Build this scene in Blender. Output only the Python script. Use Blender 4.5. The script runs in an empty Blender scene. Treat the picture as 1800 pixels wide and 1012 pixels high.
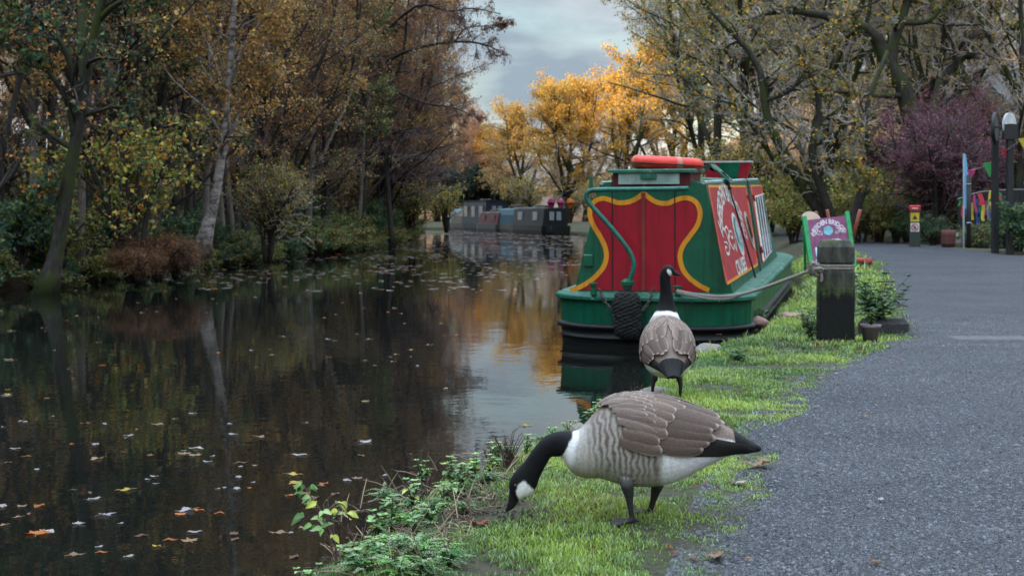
import bpy, bmesh, math, random
import numpy as np
from mathutils import Vector, Matrix, noise as mnoise
from mathutils.bvhtree import BVHTree
from mathutils.kdtree import KDTree
from math import sin, cos, pi, radians as R

rng = np.random.default_rng(11)
random.seed(11)
SC = bpy.context.scene
COL = SC.collection
F, HX, HY, CH = 2500.0, 900.0, 375.0, 1.2     # focal length (px of an 1800 px frame), horizon, eye height
WATER = -0.23

def at(px, py, Y):
    return np.array([(px - HX) / F * Y, Y, CH - (py - HY) / F * Y])

def nrm(a):
    a = np.asarray(a, float)
    return a / np.maximum(np.linalg.norm(a, axis=-1, keepdims=True), 1e-9)

def sm(a, b, x):
    t = np.clip((np.asarray(x, float) - a) / (b - a), 0, 1)
    return t * t * (3 - 2 * t)

# ---------------------------------------------------------------- mesh helpers
class MB:
    """collects shapes; build() links them as ONE mesh object"""
    def __init__(s):
        s.v, s.c, s.f, s.n = [], [], [], 0
    def add(s, V, faces, col=(1, 1, 1), mi=0):
        V = np.asarray(V, float).reshape(-1, 3)
        c = np.asarray(col, float)
        if c.ndim == 1:
            c = np.tile(c, (len(V), 1))
        s.v.append(V); s.c.append(c)
        if isinstance(faces, np.ndarray):
            s.f.append((faces + s.n, mi))
        else:
            by = {}
            for f in faces:
                by.setdefault(len(f), []).append(f)
            for k, fs in by.items():
                s.f.append((np.array(fs, int) + s.n, mi))
        s.n += len(V)
        return s
    def build(s, name, mats, parent=None, smooth=False, loc=None):
        V = np.concatenate(s.v); C = np.concatenate(s.c)
        me = bpy.data.meshes.new(name)
        lv = np.concatenate([f.ravel() for f, m in s.f])
        tot = np.concatenate([np.full(len(f), f.shape[1]) for f, m in s.f])
        mi = np.concatenate([np.full(len(f), m) for f, m in s.f])
        st = np.concatenate([[0], np.cumsum(tot)[:-1]])
        me.vertices.add(len(V)); me.vertices.foreach_set('co', V.ravel())
        me.loops.add(len(lv)); me.loops.foreach_set('vertex_index', lv.astype(np.int32))
        me.polygons.add(len(tot))
        me.polygons.foreach_set('loop_start', st.astype(np.int32))
        me.polygons.foreach_set('loop_total', tot.astype(np.int32))
        me.polygons.foreach_set('material_index', mi.astype(np.int32))
        me.polygons.foreach_set('use_smooth', np.full(len(tot), bool(smooth)))
        a = me.attributes.new('Col', 'FLOAT_COLOR', 'POINT')
        a.data.foreach_set('color', np.concatenate([C, np.ones((len(C), 1))], 1).ravel())
        me.update(calc_edges=True)
        me.validate()
        for m in (mats if isinstance(mats, (list, tuple)) else [mats]):
            me.materials.append(m)
        o = bpy.data.objects.new(name, me); COL.objects.link(o)
        if parent is not None:
            o.parent = parent
        if loc is not None:
            o.location = loc
        return o

def box(c, s, rz=0.0, M=None):
    c = np.array(c, float); s = np.array(s, float) / 2
    V = np.array([[x, y, z] for x in (-1, 1) for y in (-1, 1) for z in (-1, 1)], float) * s
    if rz:
        V = V @ np.array([[cos(rz), sin(rz), 0], [-sin(rz), cos(rz), 0], [0, 0, 1]])
    V = V + c
    if M is not None:
        V = V @ np.array(M.to_3x3()).T + np.array(M.translation)
    return V, np.array([[0, 1, 3, 2], [4, 6, 7, 5], [0, 4, 5, 1], [2, 3, 7, 6], [0, 2, 6, 4], [1, 5, 7, 3]])

def bbox_bev(c, s, b=0.01, rz=0.0):
    """box with chamfered vertical and top edges"""
    x, y, z = np.array(s, float) / 2
    b = min(b, x * .9, y * .9, z * .9)
    ring = lambda k, zz: [(-x + k, -y + b, zz), (-x + b, -y + k, zz), (x - b, -y + k, zz), (x - k, -y + b, zz), (x - k, y - b, zz), (x - b, y - k, zz), (-x + b, y - k, zz), (-x + k, y - b, zz)]
    V = np.array(ring(0, -z) + ring(0, z - b) + ring(b, z))
    f = []
    for r in range(2):
        for i in range(8):
            j = (i + 1) % 8
            f.append((r * 8 + i, r * 8 + j, r * 8 + 8 + j, r * 8 + 8 + i))
    f.append(tuple(range(16, 24))); f.append(tuple(range(7, -1, -1)))
    if rz:
        V = V @ np.array([[cos(rz), sin(rz), 0], [-sin(rz), cos(rz), 0], [0, 0, 1]])
    return V + np.array(c, float), f

def tube(P, r, k=8, cap=True, flat=1.0):
    P = np.asarray(P, float); n = len(P)
    r = np.full(n, r, float) if np.isscalar(r) else np.asarray(r, float)
    t = nrm(np.gradient(P, axis=0))
    ref = np.eye(3)[np.argmin(np.abs(t[0]))]
    S = np.zeros((n, 3)); s = nrm(np.cross(t[0], ref))
    for i in range(n):
        s = s - t[i] * np.dot(s, t[i]); s = s / max(np.linalg.norm(s), 1e-9); S[i] = s
    U = np.cross(t, S)
    a = np.arange(k) / k * 2 * pi
    V = P[:, None] + r[:, None, None] * (np.cos(a)[None, :, None] * S[:, None] + flat * np.sin(a)[None, :, None] * U[:, None])
    V = V.reshape(-1, 3)
    i, j = np.meshgrid(np.arange(n - 1), np.arange(k), indexing='ij')
    q = np.stack([i * k + j, i * k + (j + 1) % k, (i + 1) * k + (j + 1) % k, (i + 1) * k + j], -1).reshape(-1, 4)
    f = [tuple(x) for x in q]
    if cap:
        f += [tuple(range(k - 1, -1, -1)), tuple(range((n - 1) * k, n * k))]
    return V, f

def lathe(prof, k=24, c=(0, 0, 0)):
    """prof: list of (radius, z)"""
    n = len(prof); a = np.arange(k) / k * 2 * pi
    V = np.array([[r * cos(x) + c[0], r * sin(x) + c[1], z + c[2]] for r, z in prof for x in a])
    f = [(i * k + j, i * k + (j + 1) % k, (i + 1) * k + (j + 1) % k, (i + 1) * k + j) for i in range(n - 1) for j in range(k)]
    f += [tuple(range(k - 1, -1, -1)), tuple(range((n - 1) * k, n * k))]
    return V, f

def grid_faces(n, m, wrap=False):
    mm = m if wrap else m - 1
    i, j = np.meshgrid(np.arange(n - 1), np.arange(mm), indexing='ij')
    return np.stack([i * m + j, i * m + (j + 1) % m, (i + 1) * m + (j + 1) % m, (i + 1) * m + j], -1).reshape(-1, 4)

def smooth_poly(pts, n, closed=False):
    """Catmull-Rom through pts (any dimension)"""
    P = np.asarray(pts, float)
    if closed:
        Q = np.concatenate([P[-1:], P, P[:2]]); segs = len(P)
    else:
        Q = np.concatenate([2 * P[:1] - P[1:2], P, 2 * P[-1:] - P[-2:-1]]); segs = len(P) - 1
    t = np.linspace(0, segs, n, endpoint=not closed)
    i = np.minimum(t.astype(int), segs - 1); u = (t - i)[:, None]
    a, b, c, d = Q[i], Q[i + 1], Q[i + 2], Q[i + 3]
    return .5 * (2 * b + (c - a) * u + (2 * a - 5 * b + 4 * c - d) * u ** 2 + (3 * b - a - 3 * c + d) * u ** 3)

def prism(poly, z0, z1):
    """2D outline -> solid between z0 and z1 with tessellated caps"""
    poly = np.asarray(poly, float); n = len(poly)
    bm = bmesh.new()
    vs = [bm.verts.new((p[0], p[1], 0)) for p in poly]
    es = [bm.edges.new((vs[i], vs[(i + 1) % n])) for i in range(n)]
    bmesh.ops.triangle_fill(bm, use_beauty=True, use_dissolve=False, edges=es)
    bm.verts.index_update()
    tr = [tuple(v.index for v in f.verts) for f in bm.faces]
    bm.free()
    V = np.concatenate([np.c_[poly, np.full(n, z0)], np.c_[poly, np.full(n, z1)]])
    f = [t[::-1] for t in tr] + [tuple(i + n for i in t) for t in tr]
    f += [(i, (i + 1) % n, n + (i + 1) % n, n + i) for i in range(n)]
    return V, f

def ribbon(poly, w, z0, z1, closed=True):
    """band of width w along a 2D line, solid between z0 and z1"""
    P = np.asarray(poly, float); n = len(P)
    t = nrm(np.roll(P, -1, 0) - np.roll(P, 1, 0)) if closed else nrm(np.gradient(P, axis=0))
    nn = np.c_[-t[:, 1], t[:, 0]]
    A, B = P + nn * w / 2, P - nn * w / 2
    V = np.concatenate([np.c_[A, np.full(n, z0)], np.c_[B, np.full(n, z0)], np.c_[A, np.full(n, z1)], np.c_[B, np.full(n, z1)]])
    f = []
    for i in range(n if closed else n - 1):
        j = (i + 1) % n
        f += [(2 * n + i, 2 * n + j, 3 * n + j, 3 * n + i), (i, n + i, n + j, j), (i, j, 2 * n + j, 2 * n + i), (n + i, 3 * n + i, 3 * n + j, n + j)]
    return V, f

# ---------------------------------------------------------------- tagging
def tag(o, label=None, cat=None, group=None, kind=None):
    if label: o['label'] = label
    if cat: o['category'] = cat
    if group: o['group'] = group
    if kind: o['kind'] = kind
    return o

def thing(name, label, cat, loc=(0, 0, 0), rz=0.0, group=None):
    o = bpy.data.objects.new(name, None); COL.objects.link(o)
    o.empty_display_size = .1
    o.location = loc; o.rotation_euler = (0, 0, rz)
    return tag(o, label, cat, group)

KIDS = {}
def copy_tree(o, parent=None):
    c = o.copy(); COL.objects.link(c)
    if parent is not None:
        c.parent = parent
    for ch in list(o.children):
        copy_tree(ch, c)
    return c

def put(o, loc, rz=0.0, s=1.0, label=None, group=None, rx=0.0):
    o.location = loc; o.rotation_euler = (rx, 0, rz); o.scale = (s, s, s) if np.isscalar(s) else s
    if label: o['label'] = label
    if group: o['group'] = group
    return o

# ---------------------------------------------------------------- materials
def newmat(name):
    m = bpy.data.materials.new(name); m.use_nodes = True
    nt = m.node_tree
    b = nt.nodes['Principled BSDF']
    return m, nt, b

def N(nt, t, **kw):
    n = nt.nodes.new(t)
    for k, v in kw.items():
        if k in n.inputs: n.inputs[k].default_value = v
        else: setattr(n, k, v)
    return n

def ramp(nt, stops):
    r = nt.nodes.new('ShaderNodeValToRGB')
    e = r.color_ramp.elements
    while len(e) < len(stops): e.new(.5)
    for i, (p, c) in enumerate(stops):
        e[i].position = p; e[i].color = (*c, 1) if len(c) == 3 else c
    return r

def mix(nt, a, b, fac, mode='MIX'):
    m = nt.nodes.new('ShaderNodeMix'); m.data_type = 'RGBA'; m.blend_type = mode
    for sock, v in ((m.inputs[6], a), (m.inputs[7], b), (m.inputs[0], fac)):
        if hasattr(v, 'links') or isinstance(v, bpy.types.NodeSocket): nt.links.new(v, sock)
        elif isinstance(v, (tuple, list)): sock.default_value = (*v, 1) if len(v) == 3 else v
        else: sock.default_value = v
    return m.outputs[2]

def coords(nt, kind='Object', scale=(1, 1, 1)):
    tc = nt.nodes.new('ShaderNodeTexCoord'); mp = nt.nodes.new('ShaderNodeMapping')
    mp.inputs['Scale'].default_value = scale
    nt.links.new(tc.outputs[kind], mp.inputs[0])
    return mp.outputs[0]

def noise(nt, scale, detail=6, rough=.6, vec=None, dist=0.0):
    n = N(nt, 'ShaderNodeTexNoise', Scale=scale, Detail=detail, Roughness=rough, Distortion=dist)
    nt.links.new(vec if vec is not None else coords(nt), n.inputs['Vector'])
    return n.outputs['Fac']

def bump(nt, b, h, strength=.4, dist=.01):
    n = N(nt, 'ShaderNodeBump', Strength=strength, Distance=dist)
    nt.links.new(h, n.inputs['Height']); nt.links.new(n.outputs[0], b.inputs['Normal'])
    return n

def pmat(name, c1, c2=None, rough=.6, scale=6, detail=8, bs=.3, bd=.006, c3=None, stretch=(1, 1, 1), metal=0.0, spec=.5, usecol=False, patch=None, coat=0.0):
    """plain weathered surface: two or three tones mixed by noise, plus a fine bump; patch = (colour, amount, scale) chips"""
    m, nt, b = newmat(name)
    v = coords(nt, 'Object', stretch)
    f = noise(nt, scale, detail, .65, v)
    c2 = c2 or tuple(x * .7 for x in c1)
    stops = [(.3, c2), (.68, c1)] if c3 is None else [(.28, c2), (.5, c1), (.74, c3)]
    r = ramp(nt, stops); nt.links.new(f, r.inputs[0])
    out = r.outputs[0]
    if usecol:
        a = N(nt, 'ShaderNodeAttribute', attribute_name='Col')
        out = mix(nt, a.outputs['Color'], out, 1.0, 'MULTIPLY')
    if patch:
        pf = noise(nt, patch[2], 8, .7, v)
        pr = ramp(nt, [(patch[1], (0, 0, 0)), (patch[1] + .04, (1, 1, 1))]); nt.links.new(pf, pr.inputs[0])
        out = mix(nt, out, patch[0], pr.outputs[0])
    nt.links.new(out, b.inputs['Base Color'])
    rr = ramp(nt, [(.2, (rough * .75,) * 3), (.8, (min(1, rough * 1.2),) * 3)]); nt.links.new(noise(nt, scale * 2.3, 5, .6, v), rr.inputs[0])
    nt.links.new(rr.outputs[0], b.inputs['Roughness'])
    b.inputs['Metallic'].default_value = metal
    b.inputs['Specular IOR Level'].default_value = spec
    b.inputs['Coat Weight'].default_value = coat
    if bs: bump(nt, b, noise(nt, scale * 5, 6, .6, v), bs, bd)
    return m

def leafmat(name, trans=.35, rough=.5, spec=.35):
    m, nt, b = newmat(name)
    a = N(nt, 'ShaderNodeAttribute', attribute_name='Col')
    oi = nt.nodes.new('ShaderNodeObjectInfo')
    rr = ramp(nt, [(0, (.85, .8, .85)), (.5, (1, 1, 1)), (1, (1.12, 1.05, .9))]); nt.links.new(oi.outputs['Random'], rr.inputs[0])
    c = mix(nt, a.outputs['Color'], rr.outputs[0], 1.0, 'MULTIPLY')
    nt.links.new(c, b.inputs['Base Color'])
    b.inputs['Roughness'].default_value = rough
    b.inputs['Specular IOR Level'].default_value = spec
    t = nt.nodes.new('ShaderNodeBsdfTranslucent'); nt.links.new(c, t.inputs['Color'])
    mx = nt.nodes.new('ShaderNodeMixShader'); mx.inputs[0].default_value = trans
    nt.links.new(b.outputs[0], mx.inputs[1]); nt.links.new(t.outputs[0], mx.inputs[2])
    nt.links.new(mx.outputs[0], nt.nodes['Material Output'].inputs['Surface'])
    return m

M_LEAF = leafmat('leaf', .35, .5)
M_GRASS = leafmat('grass_blade', .3, .45)
M_HERB = leafmat('herb_leaf', .25, .5)
def barkmat(name, c1, c2, c3, scale=3.0, moss=None):
    m, nt, b = newmat(name)
    v = coords(nt, 'Object', (1, 1, .3))
    f = noise(nt, scale * 6, 8, .7, v)
    r = ramp(nt, [(.3, c2), (.52, c1), (.72, c3)]); nt.links.new(f, r.inputs[0])
    out = r.outputs[0]
    if moss:
        mf = noise(nt, 1.3, 6, .6)
        mr = ramp(nt, [(.48, (0, 0, 0)), (.6, (1, 1, 1))]); nt.links.new(mf, mr.inputs[0])
        out = mix(nt, out, moss, mr.outputs[0])
    nt.links.new(out, b.inputs['Base Color'])
    b.inputs['Roughness'].default_value = .85
    b.inputs['Specular IOR Level'].default_value = .25
    bump(nt, b, f, .9, .03)
    return m
M_BARK = barkmat('dark_bark', (.04, .034, .03), (.016, .014, .013), (.085, .072, .06))
M_BARKM = barkmat('mossy_bark', (.04, .036, .03), (.014, .013, .012), (.085, .075, .058), moss=(.042, .056, .014))
M_TWIG = pmat('twig', (.095, .08, .072), (.055, .046, .042), .8, 4, bs=0)
M_TWIGP = pmat('purple_twig', (.12, .095, .10), (.07, .055, .06), .8, 4, bs=0)
M_TWIGL = pmat('grey_twig', (.40, .365, .33), (.23, .205, .18), .8, 4, bs=0)
def birchmat():
    m, nt, b = newmat('birch_bark')
    f = noise(nt, 5, 8, .7, coords(nt, 'Object', (1, 1, 2.2)))
    r = ramp(nt, [(.40, (.035, .03, .027)), (.5, (.22, .19, .17)), (.7, (.42, .37, .34))]); nt.links.new(f, r.inputs[0])
    nt.links.new(r.outputs[0], b.inputs['Base Color']); b.inputs['Roughness'].default_value = .8
    bump(nt, b, f, .6, .02)
    return m
M_BIRCH = birchmat()
# ================================================================ terrain
RE = np.array([(-60, -18.5), (-20, -7.5), (-6, -3.6), (0, -2.05), (3, -1.28), (4.7, -.82), (6.3, -.42), (8, .26), (9.5, .82), (11.2, 1.2), (12.8, 1.68), (14.2, 2.32),
               (15.3, 2.72), (17, 3.1), (19, 3.6), (23, 4.65), (27, 5.6), (32, 6.3), (45, 7.8), (60, 8.2), (78, 7.2), (90, 5.6), (97, 4.3), (105, 2.9), (116, .6), (125, -3), (131, -8), (136, -16), (140, -30), (143, -60), (146, -120)], float)
LE = np.array([(-190, -50), (-120, -36), (-60, -22), (-20, -15), (5, -11.3), (15, -10.3), (26, -9.4), (38, -7.9), (47, -6.8), (56, -6.0), (66, -5.5), (76, -5.6), (90, -6.6), (102, -8.6), (112, -13), (119, -20), (124, -34), (128, -60), (131, -120)], float)  # first points run on unseen behind the camera, so the hill blocks the sun
def Xe(Y): return np.interp(Y, RE[:20, 0], RE[:20, 1])
def rise(Y): return .4 * sm(16, 36, Y)
def hill_r(d):
    e = np.maximum(d - 12, 0)
    return .10 * np.minimum(e, 8) + .34 * np.maximum(e - 8, 0) - .0009 * np.maximum(e - 8, 0) ** 2
def hill_l(d, Y):
    T = np.interp(Y, [-60, -10, 24, 60, 90, 130], [1.36, 1.2, .6, .34, .15, .1])  # ridge shaped for shade: unseen part raised, far end lowered to let sun through
    d = np.minimum(d, 62)
    return .12 * sm(0, .5, d) + .26 * np.minimum(d, 14) + (np.maximum(.26 * (d - 14), 0) + .0068 * np.maximum(d - 6, 0) ** 2) * T

def n2(x, y, s, seed=0.0):
    return np.array([mnoise.noise(Vector((a * s + seed, b * s - seed, seed))) for a, b in zip(np.ravel(x), np.ravel(y))]).reshape(np.shape(x))

# materials of the setting
def groundmat():
    m, nt, b = newmat('turf_soil')
    v = coords(nt)
    f1 = noise(nt, 1.6, 8, .65, v); f2 = noise(nt, 22, 8, .7, v)
    r1 = ramp(nt, [(.3, (.025, .019, .013)), (.45, (.05, .042, .022)), (.62, (.055, .085, .022))]); nt.links.new(f2, r1.inputs[0])
    r2 = ramp(nt, [(.35, (.03, .021, .015)), (.6, (.085, .054, .032))]); nt.links.new(f2, r2.inputs[0])
    rr = ramp(nt, [(.5, (0, 0, 0)), (.66, (1, 1, 1))]); nt.links.new(f1, rr.inputs[0])
    nt.links.new(mix(nt, r1.outputs[0], r2.outputs[0], rr.outputs[0]), b.inputs['Base Color'])
    b.inputs['Roughness'].default_value = .9
    bump(nt, b, f2, 1.0, .035)
    return m
def hillmat(name, cols, scale=.35):
    m, nt, b = newmat(name)
    v = coords(nt)
    f = noise(nt, scale, 10, .7, v)
    r = ramp(nt, cols); nt.links.new(f, r.inputs[0])
    g = noise(nt, 9, 8, .75, v)
    gr = ramp(nt, [(.3, (.55, .55, .55)), (.7, (1.25, 1.25, 1.25))]); nt.links.new(g, gr.inputs[0])
    nt.links.new(mix(nt, r.outputs[0], gr.outputs[0], 1.0, 'MULTIPLY'), b.inputs['Base Color'])
    b.inputs['Roughness'].default_value = .95
    b.inputs['Specular IOR Level'].default_value = .1
    bump(nt, b, g, 1, .15)
    return m
M_TURF = groundmat()
M_LITTER = hillmat('leaf_mould', [(.3, (.03, .022, .015)), (.5, (.06, .04, .025)), (.7, (.05, .055, .022))], 1.5)
M_HILLL = hillmat('meadow', [(.3, (.035, .065, .03)), (.5, (.05, .085, .04)), (.68, (.075, .08, .035))])
M_HILLR = hillmat('bracken_slope', [(.3, (.1, .065, .03)), (.5, (.22, .12, .06)), (.7, (.3, .17, .08))], .2)

def land(name, E, side, offs, hf, mats, midx=None, step=None):
    ys = []
    for a, b_ in zip(E[:-1], E[1:]):
        L = np.hypot(*(b_ - a)); mid = (a[0] + b_[0]) / 2
        st = .22 if 3 < mid < 20 and abs(mid) < 20 else (.8 if mid < 60 and mid > 0 else 3)
        k = max(1, int(L / st))
        ys.append(a + (b_ - a) * np.linspace(0, 1, k, endpoint=False)[:, None])
    P = np.concatenate(ys + [E[-1:]])[:, ::-1]            # (x, y)
    # light smoothing of the polyline
    Q = P.copy()
    for _ in range(4): Q[1:-1] = (Q[:-2] + 2 * Q[1:-1] + Q[2:]) / 4
    s = np.r_[0, np.cumsum(np.linalg.norm(np.diff(Q, axis=0), axis=1))]
    # normals from a broad average so that far offsets do not cross
    w = 6.0
    a = np.array([np.interp(s + w, s, Q[:, i]) - np.interp(s - w, s, Q[:, i]) for i in (0, 1)]).T
    nn = nrm(a); nn = np.c_[nn[:, 1], -nn[:, 0]] * side
    V = []
    for zoff, d in offs:
        p = Q + nn * d
        dd = np.maximum(d, 0)
        jit = n2(p[:, 0], p[:, 1], .9) * min(.05, .03 + .02 * dd) + n2(p[:, 0], p[:, 1], 3.1, 7) * .012
        z = hf(dd, p[:, 0], p[:, 1]) + zoff + (jit if d > .05 else jit * .5)
        if d > 20: z = z + n2(p[:, 0], p[:, 1], .06, 3) * min(3.0, d * .03)
        if zoff > -.2 and d < .3:
            e = n2(p[:, 0], p[:, 1], 1.3, 5)[:, None] * .07 + n2(p[:, 0], p[:, 1], 4.0, 9)[:, None] * .03
            p = p + nn * e
        V.append(np.c_[p, z])
    V = np.array(V); n, m = V.shape[:2]
    f = grid_faces(n, m)
    if side > 0: f = f[:, ::-1]
    mb = MB()
    if midx is None: mb.add(V.reshape(-1, 3), f)
    else:
        row = f.min(1) // m
        mb.add(V.reshape(-1, 3), f[row < midx]); base = mb.n
        mb.f.append((f[row >= midx], 1))
    return mb.build(name, mats, smooth=True)

offR = [(-1.2, -.02), (-.16, 0), (-.05, .05), (-.02, .14), (0, .3)] + [(0, d) for d in (.5, .75, 1.05, 1.4, 1.8, 2.3, 3, 4, 5, 6.5, 8, 10, 12, 14, 17, 21, 26, 33, 42, 55, 75, 100, 130, 180, 260, 400)]
ground = land('ground', RE, 1, offR, lambda d, X, Y: rise(Y) * sm(0, 1.2, d) + hill_r(min(d, 150)) * (.12 + .88 * sm(8, 36, X - .1 * Y)), [M_TURF, M_HILLR], midx=19)
ground['kind'] = 'structure'
offL = [(-1.2, -.02), (-.1, 0), (-.02, .1), (0, .3)] + [(0, d) for d in (.6, 1, 1.5, 2.2, 3, 4, 5.5, 7, 9, 11, 14, 18, 23, 30, 38, 48, 60, 75, 100, 150, 250)]
hillside = land('hillside', LE, -1, offL, lambda d, X, Y: hill_l(d, Y) - .12, [M_LITTER, M_HILLL], midx=9)
hillside['kind'] = 'structure'
bpy.context.view_layer.update()
def bvh(o):
    me = o.data
    return BVHTree.FromPolygons([v.co[:] for v in me.vertices], [p.vertices[:] for p in me.polygons])
BV = [bvh(ground), bvh(hillside)]
def zg(x, y, default=0.0):
    best = None
    for t in BV:
        h = t.ray_cast(Vector((x, y, 200)), Vector((0, 0, -1)))
        if h[0] is not None and (best is None or h[0].z > best): best = h[0].z
    return default if best is None else best

# ---- water
def watermat():
    m, nt, b = newmat('canal_water')
    b.inputs['Base Color'].default_value = (.006, .007, .006, 1)
    b.inputs['Roughness'].default_value = .015
    b.inputs['IOR'].default_value = 1.33
    b.inputs['Specular IOR Level'].default_value = .44
    v = coords(nt, 'Object', (1, 1, 1))
    a = noise(nt, 2.2, 3, .5, v, .4); c = noise(nt, 9, 3, .5, v, .3)
    mm = N(nt, 'ShaderNodeMath', operation='MULTIPLY_ADD'); mm.inputs[1].default_value = .22
    nt.links.new(c, mm.inputs[0]); nt.links.new(a, mm.inputs[2])
    big = noise(nt, .25, 3, .5, v)
    rr = ramp(nt, [(.35, (.35,) * 3), (.65, (1, 1, 1))]); nt.links.new(big, rr.inputs[0])
    m2 = N(nt, 'ShaderNodeMath', operation='MULTIPLY'); nt.links.new(mm.outputs[0], m2.inputs[0]); nt.links.new(rr.outputs[0], m2.inputs[1])
    bump(nt, b, m2.outputs[0], .16, .02)
    return m
mb = MB(); xs = np.linspace(-140, 40, 61); ys = np.linspace(-190, 160, 81)
X, Y = np.meshgrid(xs, ys, indexing='ij')
mb.add(np.c_[X.ravel(), Y.ravel(), np.full(X.size, WATER)], grid_faces(61, 81))
water = mb.build('water', watermat(), smooth=True); water['kind'] = 'structure'

# ---- towpath
def pathmat():
    m, nt, b = newmat('gravel_path')
    v = coords(nt)
    vo = N(nt, 'ShaderNodeTexVoronoi', Scale=95.0, Randomness=1.0); nt.links.new(v, vo.inputs['Vector'])
    vo2 = N(nt, 'ShaderNodeTexVoronoi', Scale=42.0, Randomness=1.0); nt.links.new(v, vo2.inputs['Vector'])
    f = noise(nt, 60, 8, .75, v); big = noise(nt, .8, 6, .6, v)
    cr = ramp(nt, [(0, (.028, .032, .038)), (.35, (.06, .069, .085)), (.6, (.105, .115, .135)), (.85, (.15, .157, .175)), (1, (.25, .25, .26))])
    sp = nt.nodes.new('ShaderNodeSeparateColor'); nt.links.new(vo.outputs['Color'], sp.inputs[0]); nt.links.new(sp.outputs[0], cr.inputs[0])
    cr2 = ramp(nt, [(.35, (.5, .5, .52)), (.7, (1.2, 1.18, 1.15))]); nt.links.new(f, cr2.inputs[0])
    out = mix(nt, cr.outputs[0], cr2.outputs[0], 1.0, 'MULTIPLY')
    br = ramp(nt, [(.30, (.5, .52, .55)), (.45, (.85, .86, .88)), (.68, (1.14, 1.12, 1.1))]); nt.links.new(big, br.inputs[0])
    out = mix(nt, out, br.outputs[0], 1.0, 'MULTIPLY')
    fine = mix(nt, (.048, .061, .086), out, .82)
    nt.links.new(fine, b.inputs['Base Color'])
    b.inputs['Roughness'].default_value = .62
    b.inputs['Specular IOR Level'].default_value = .4
    ma = N(nt, 'ShaderNodeMath', operation='ADD'); nt.links.new(vo.outputs['Distance'], ma.inputs[0])
    mb2 = N(nt, 'ShaderNodeMath', operation='MULTIPLY_ADD'); mb2.inputs[1].default_value = .9
    nt.links.new(vo2.outputs['Distance'], mb2.inputs[0]); nt.links.new(f, mb2.inputs[2]); nt.links.new(mb2.outputs[0], ma.inputs[1])
    bump(nt, b, ma.outputs[0], 1.0, .024)
    return m
PLt = np.array([(-20, -4.5), (0, -.55), (3, .1), (4.71, .63), (5.71, .84), (7.4, 1.23), (9.5, 1.87), (12.2, 2.94), (13.6, 3.75), (15, 4.1), (20, 5.25), (26, 6.75), (33, 7.7), (45, 8.8), (60, 9.6)])
PRt = np.array([(-20, 3), (0, 4.6), (10, 7.6), (20, 10.2), (31, 10.5), (36, 10.3), (45, 11), (60, 11.8)])
def XL(Y): return np.interp(Y, PLt[:, 0], PLt[:, 1])
def XR(Y): return np.interp(Y, PRt[:, 0], PRt[:, 1])
ys = np.r_[np.linspace(-20, 3, 24), np.arange(3.05, 22, .05), np.linspace(22, 60, 120)]
us = np.r_[np.linspace(0, .2, 16), np.linspace(.24, 1, 26)]
xl = XL(ys) + n2(ys, ys * 0, 1.1, 2) * .20 + n2(ys, ys * 0, 4.5, 4) * .13
xr = XR(ys) + n2(ys, ys * 0, .5, 8) * .3
X = xl[:, None] + (xr - xl)[:, None] * us[None]; Y = np.repeat(ys[:, None], len(us), 1)
Z = np.array([zg(a, b) for a, b in zip(X.ravel(), Y.ravel())]).reshape(X.shape)
for _ in range(3): Z[1:-1] = (Z[:-2] + Z[1:-1] + Z[2:]) / 3
Z += -.03 + .05 * sm(0, .022, us)[None] - .02 * sm(.93, 1, us)[None] + n2(X, Y, .7, 6) * .01
mb = MB(); mb.add(np.c_[X.ravel(), Y.ravel(), Z.ravel()], grid_faces(*X.shape)[:, ::-1])
path = mb.build('path', pathmat(), smooth=True); path['kind'] = 'structure'
BV.append(bvh(path))

# ---- loose gravel on the path (nobody could count it)
def pebbles():
    n = 75000
    Yp = 4.3 + (rng.random(n) ** 1.5) * 12
    lo = np.maximum(XL(Yp) - .12, -9); hi = np.minimum(Yp * .37, XR(Yp))
    k = rng.random(n); Xp = lo + (hi - lo) * np.where(rng.random(n) < .35, k ** 3, k)
    s = np.exp(rng.normal(-5.4, .38, n))
    Zp = np.array([zg(a, b) for a, b in zip(Xp, Yp)])
    base = np.array([[1, 0, 0], [.3, .9, 0], [-.8, .6, 0], [-.9, -.5, 0], [.2, -1, 0], [.1, .1, .65], [-.3, -.2, .5], [.4, -.3, .55]])
    fs = np.array([[0, 1, 5], [1, 2, 5], [2, 6, 5], [2, 3, 6], [3, 4, 6], [4, 7, 6], [4, 0, 7], [0, 5, 7], [5, 6, 7]])
    V = base[None] * (1 + rng.normal(0, .18, (n, 8, 1))) * s[:, None, None]
    V[:, :, 2] *= rng.uniform(.6, 1.2, (n, 1))
    a = rng.random(n) * 2 * pi; c_, s_ = np.cos(a)[:, None], np.sin(a)[:, None]
    V = np.stack([V[:, :, 0] * c_ - V[:, :, 1] * s_, V[:, :, 0] * s_ + V[:, :, 1] * c_, V[:, :, 2]], -1)
    V += np.stack([Xp, Yp, Zp], -1)[:, None]
    g = np.clip(rng.normal(.068, .04, n), .015, .19); C = np.stack([g, g * rng.uniform(1.0, 1.1, n), g * rng.uniform(1.05, 1.28, n)], -1)
    mb = MB(); mb.add(V.reshape(-1, 3), (fs[None] + (np.arange(n) * 8)[:, None, None]).reshape(-1, 3), np.repeat(C, 8, 0))
    o = mb.build('gravel', pmat('pebble', (1.1, 1.1, 1.1), (.7, .7, .7), .6, 60, usecol=True, bs=.2), smooth=False)
    tag(o, 'loose grey chippings scattered over the towpath', 'gravel', kind='stuff')
pebbles()

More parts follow.
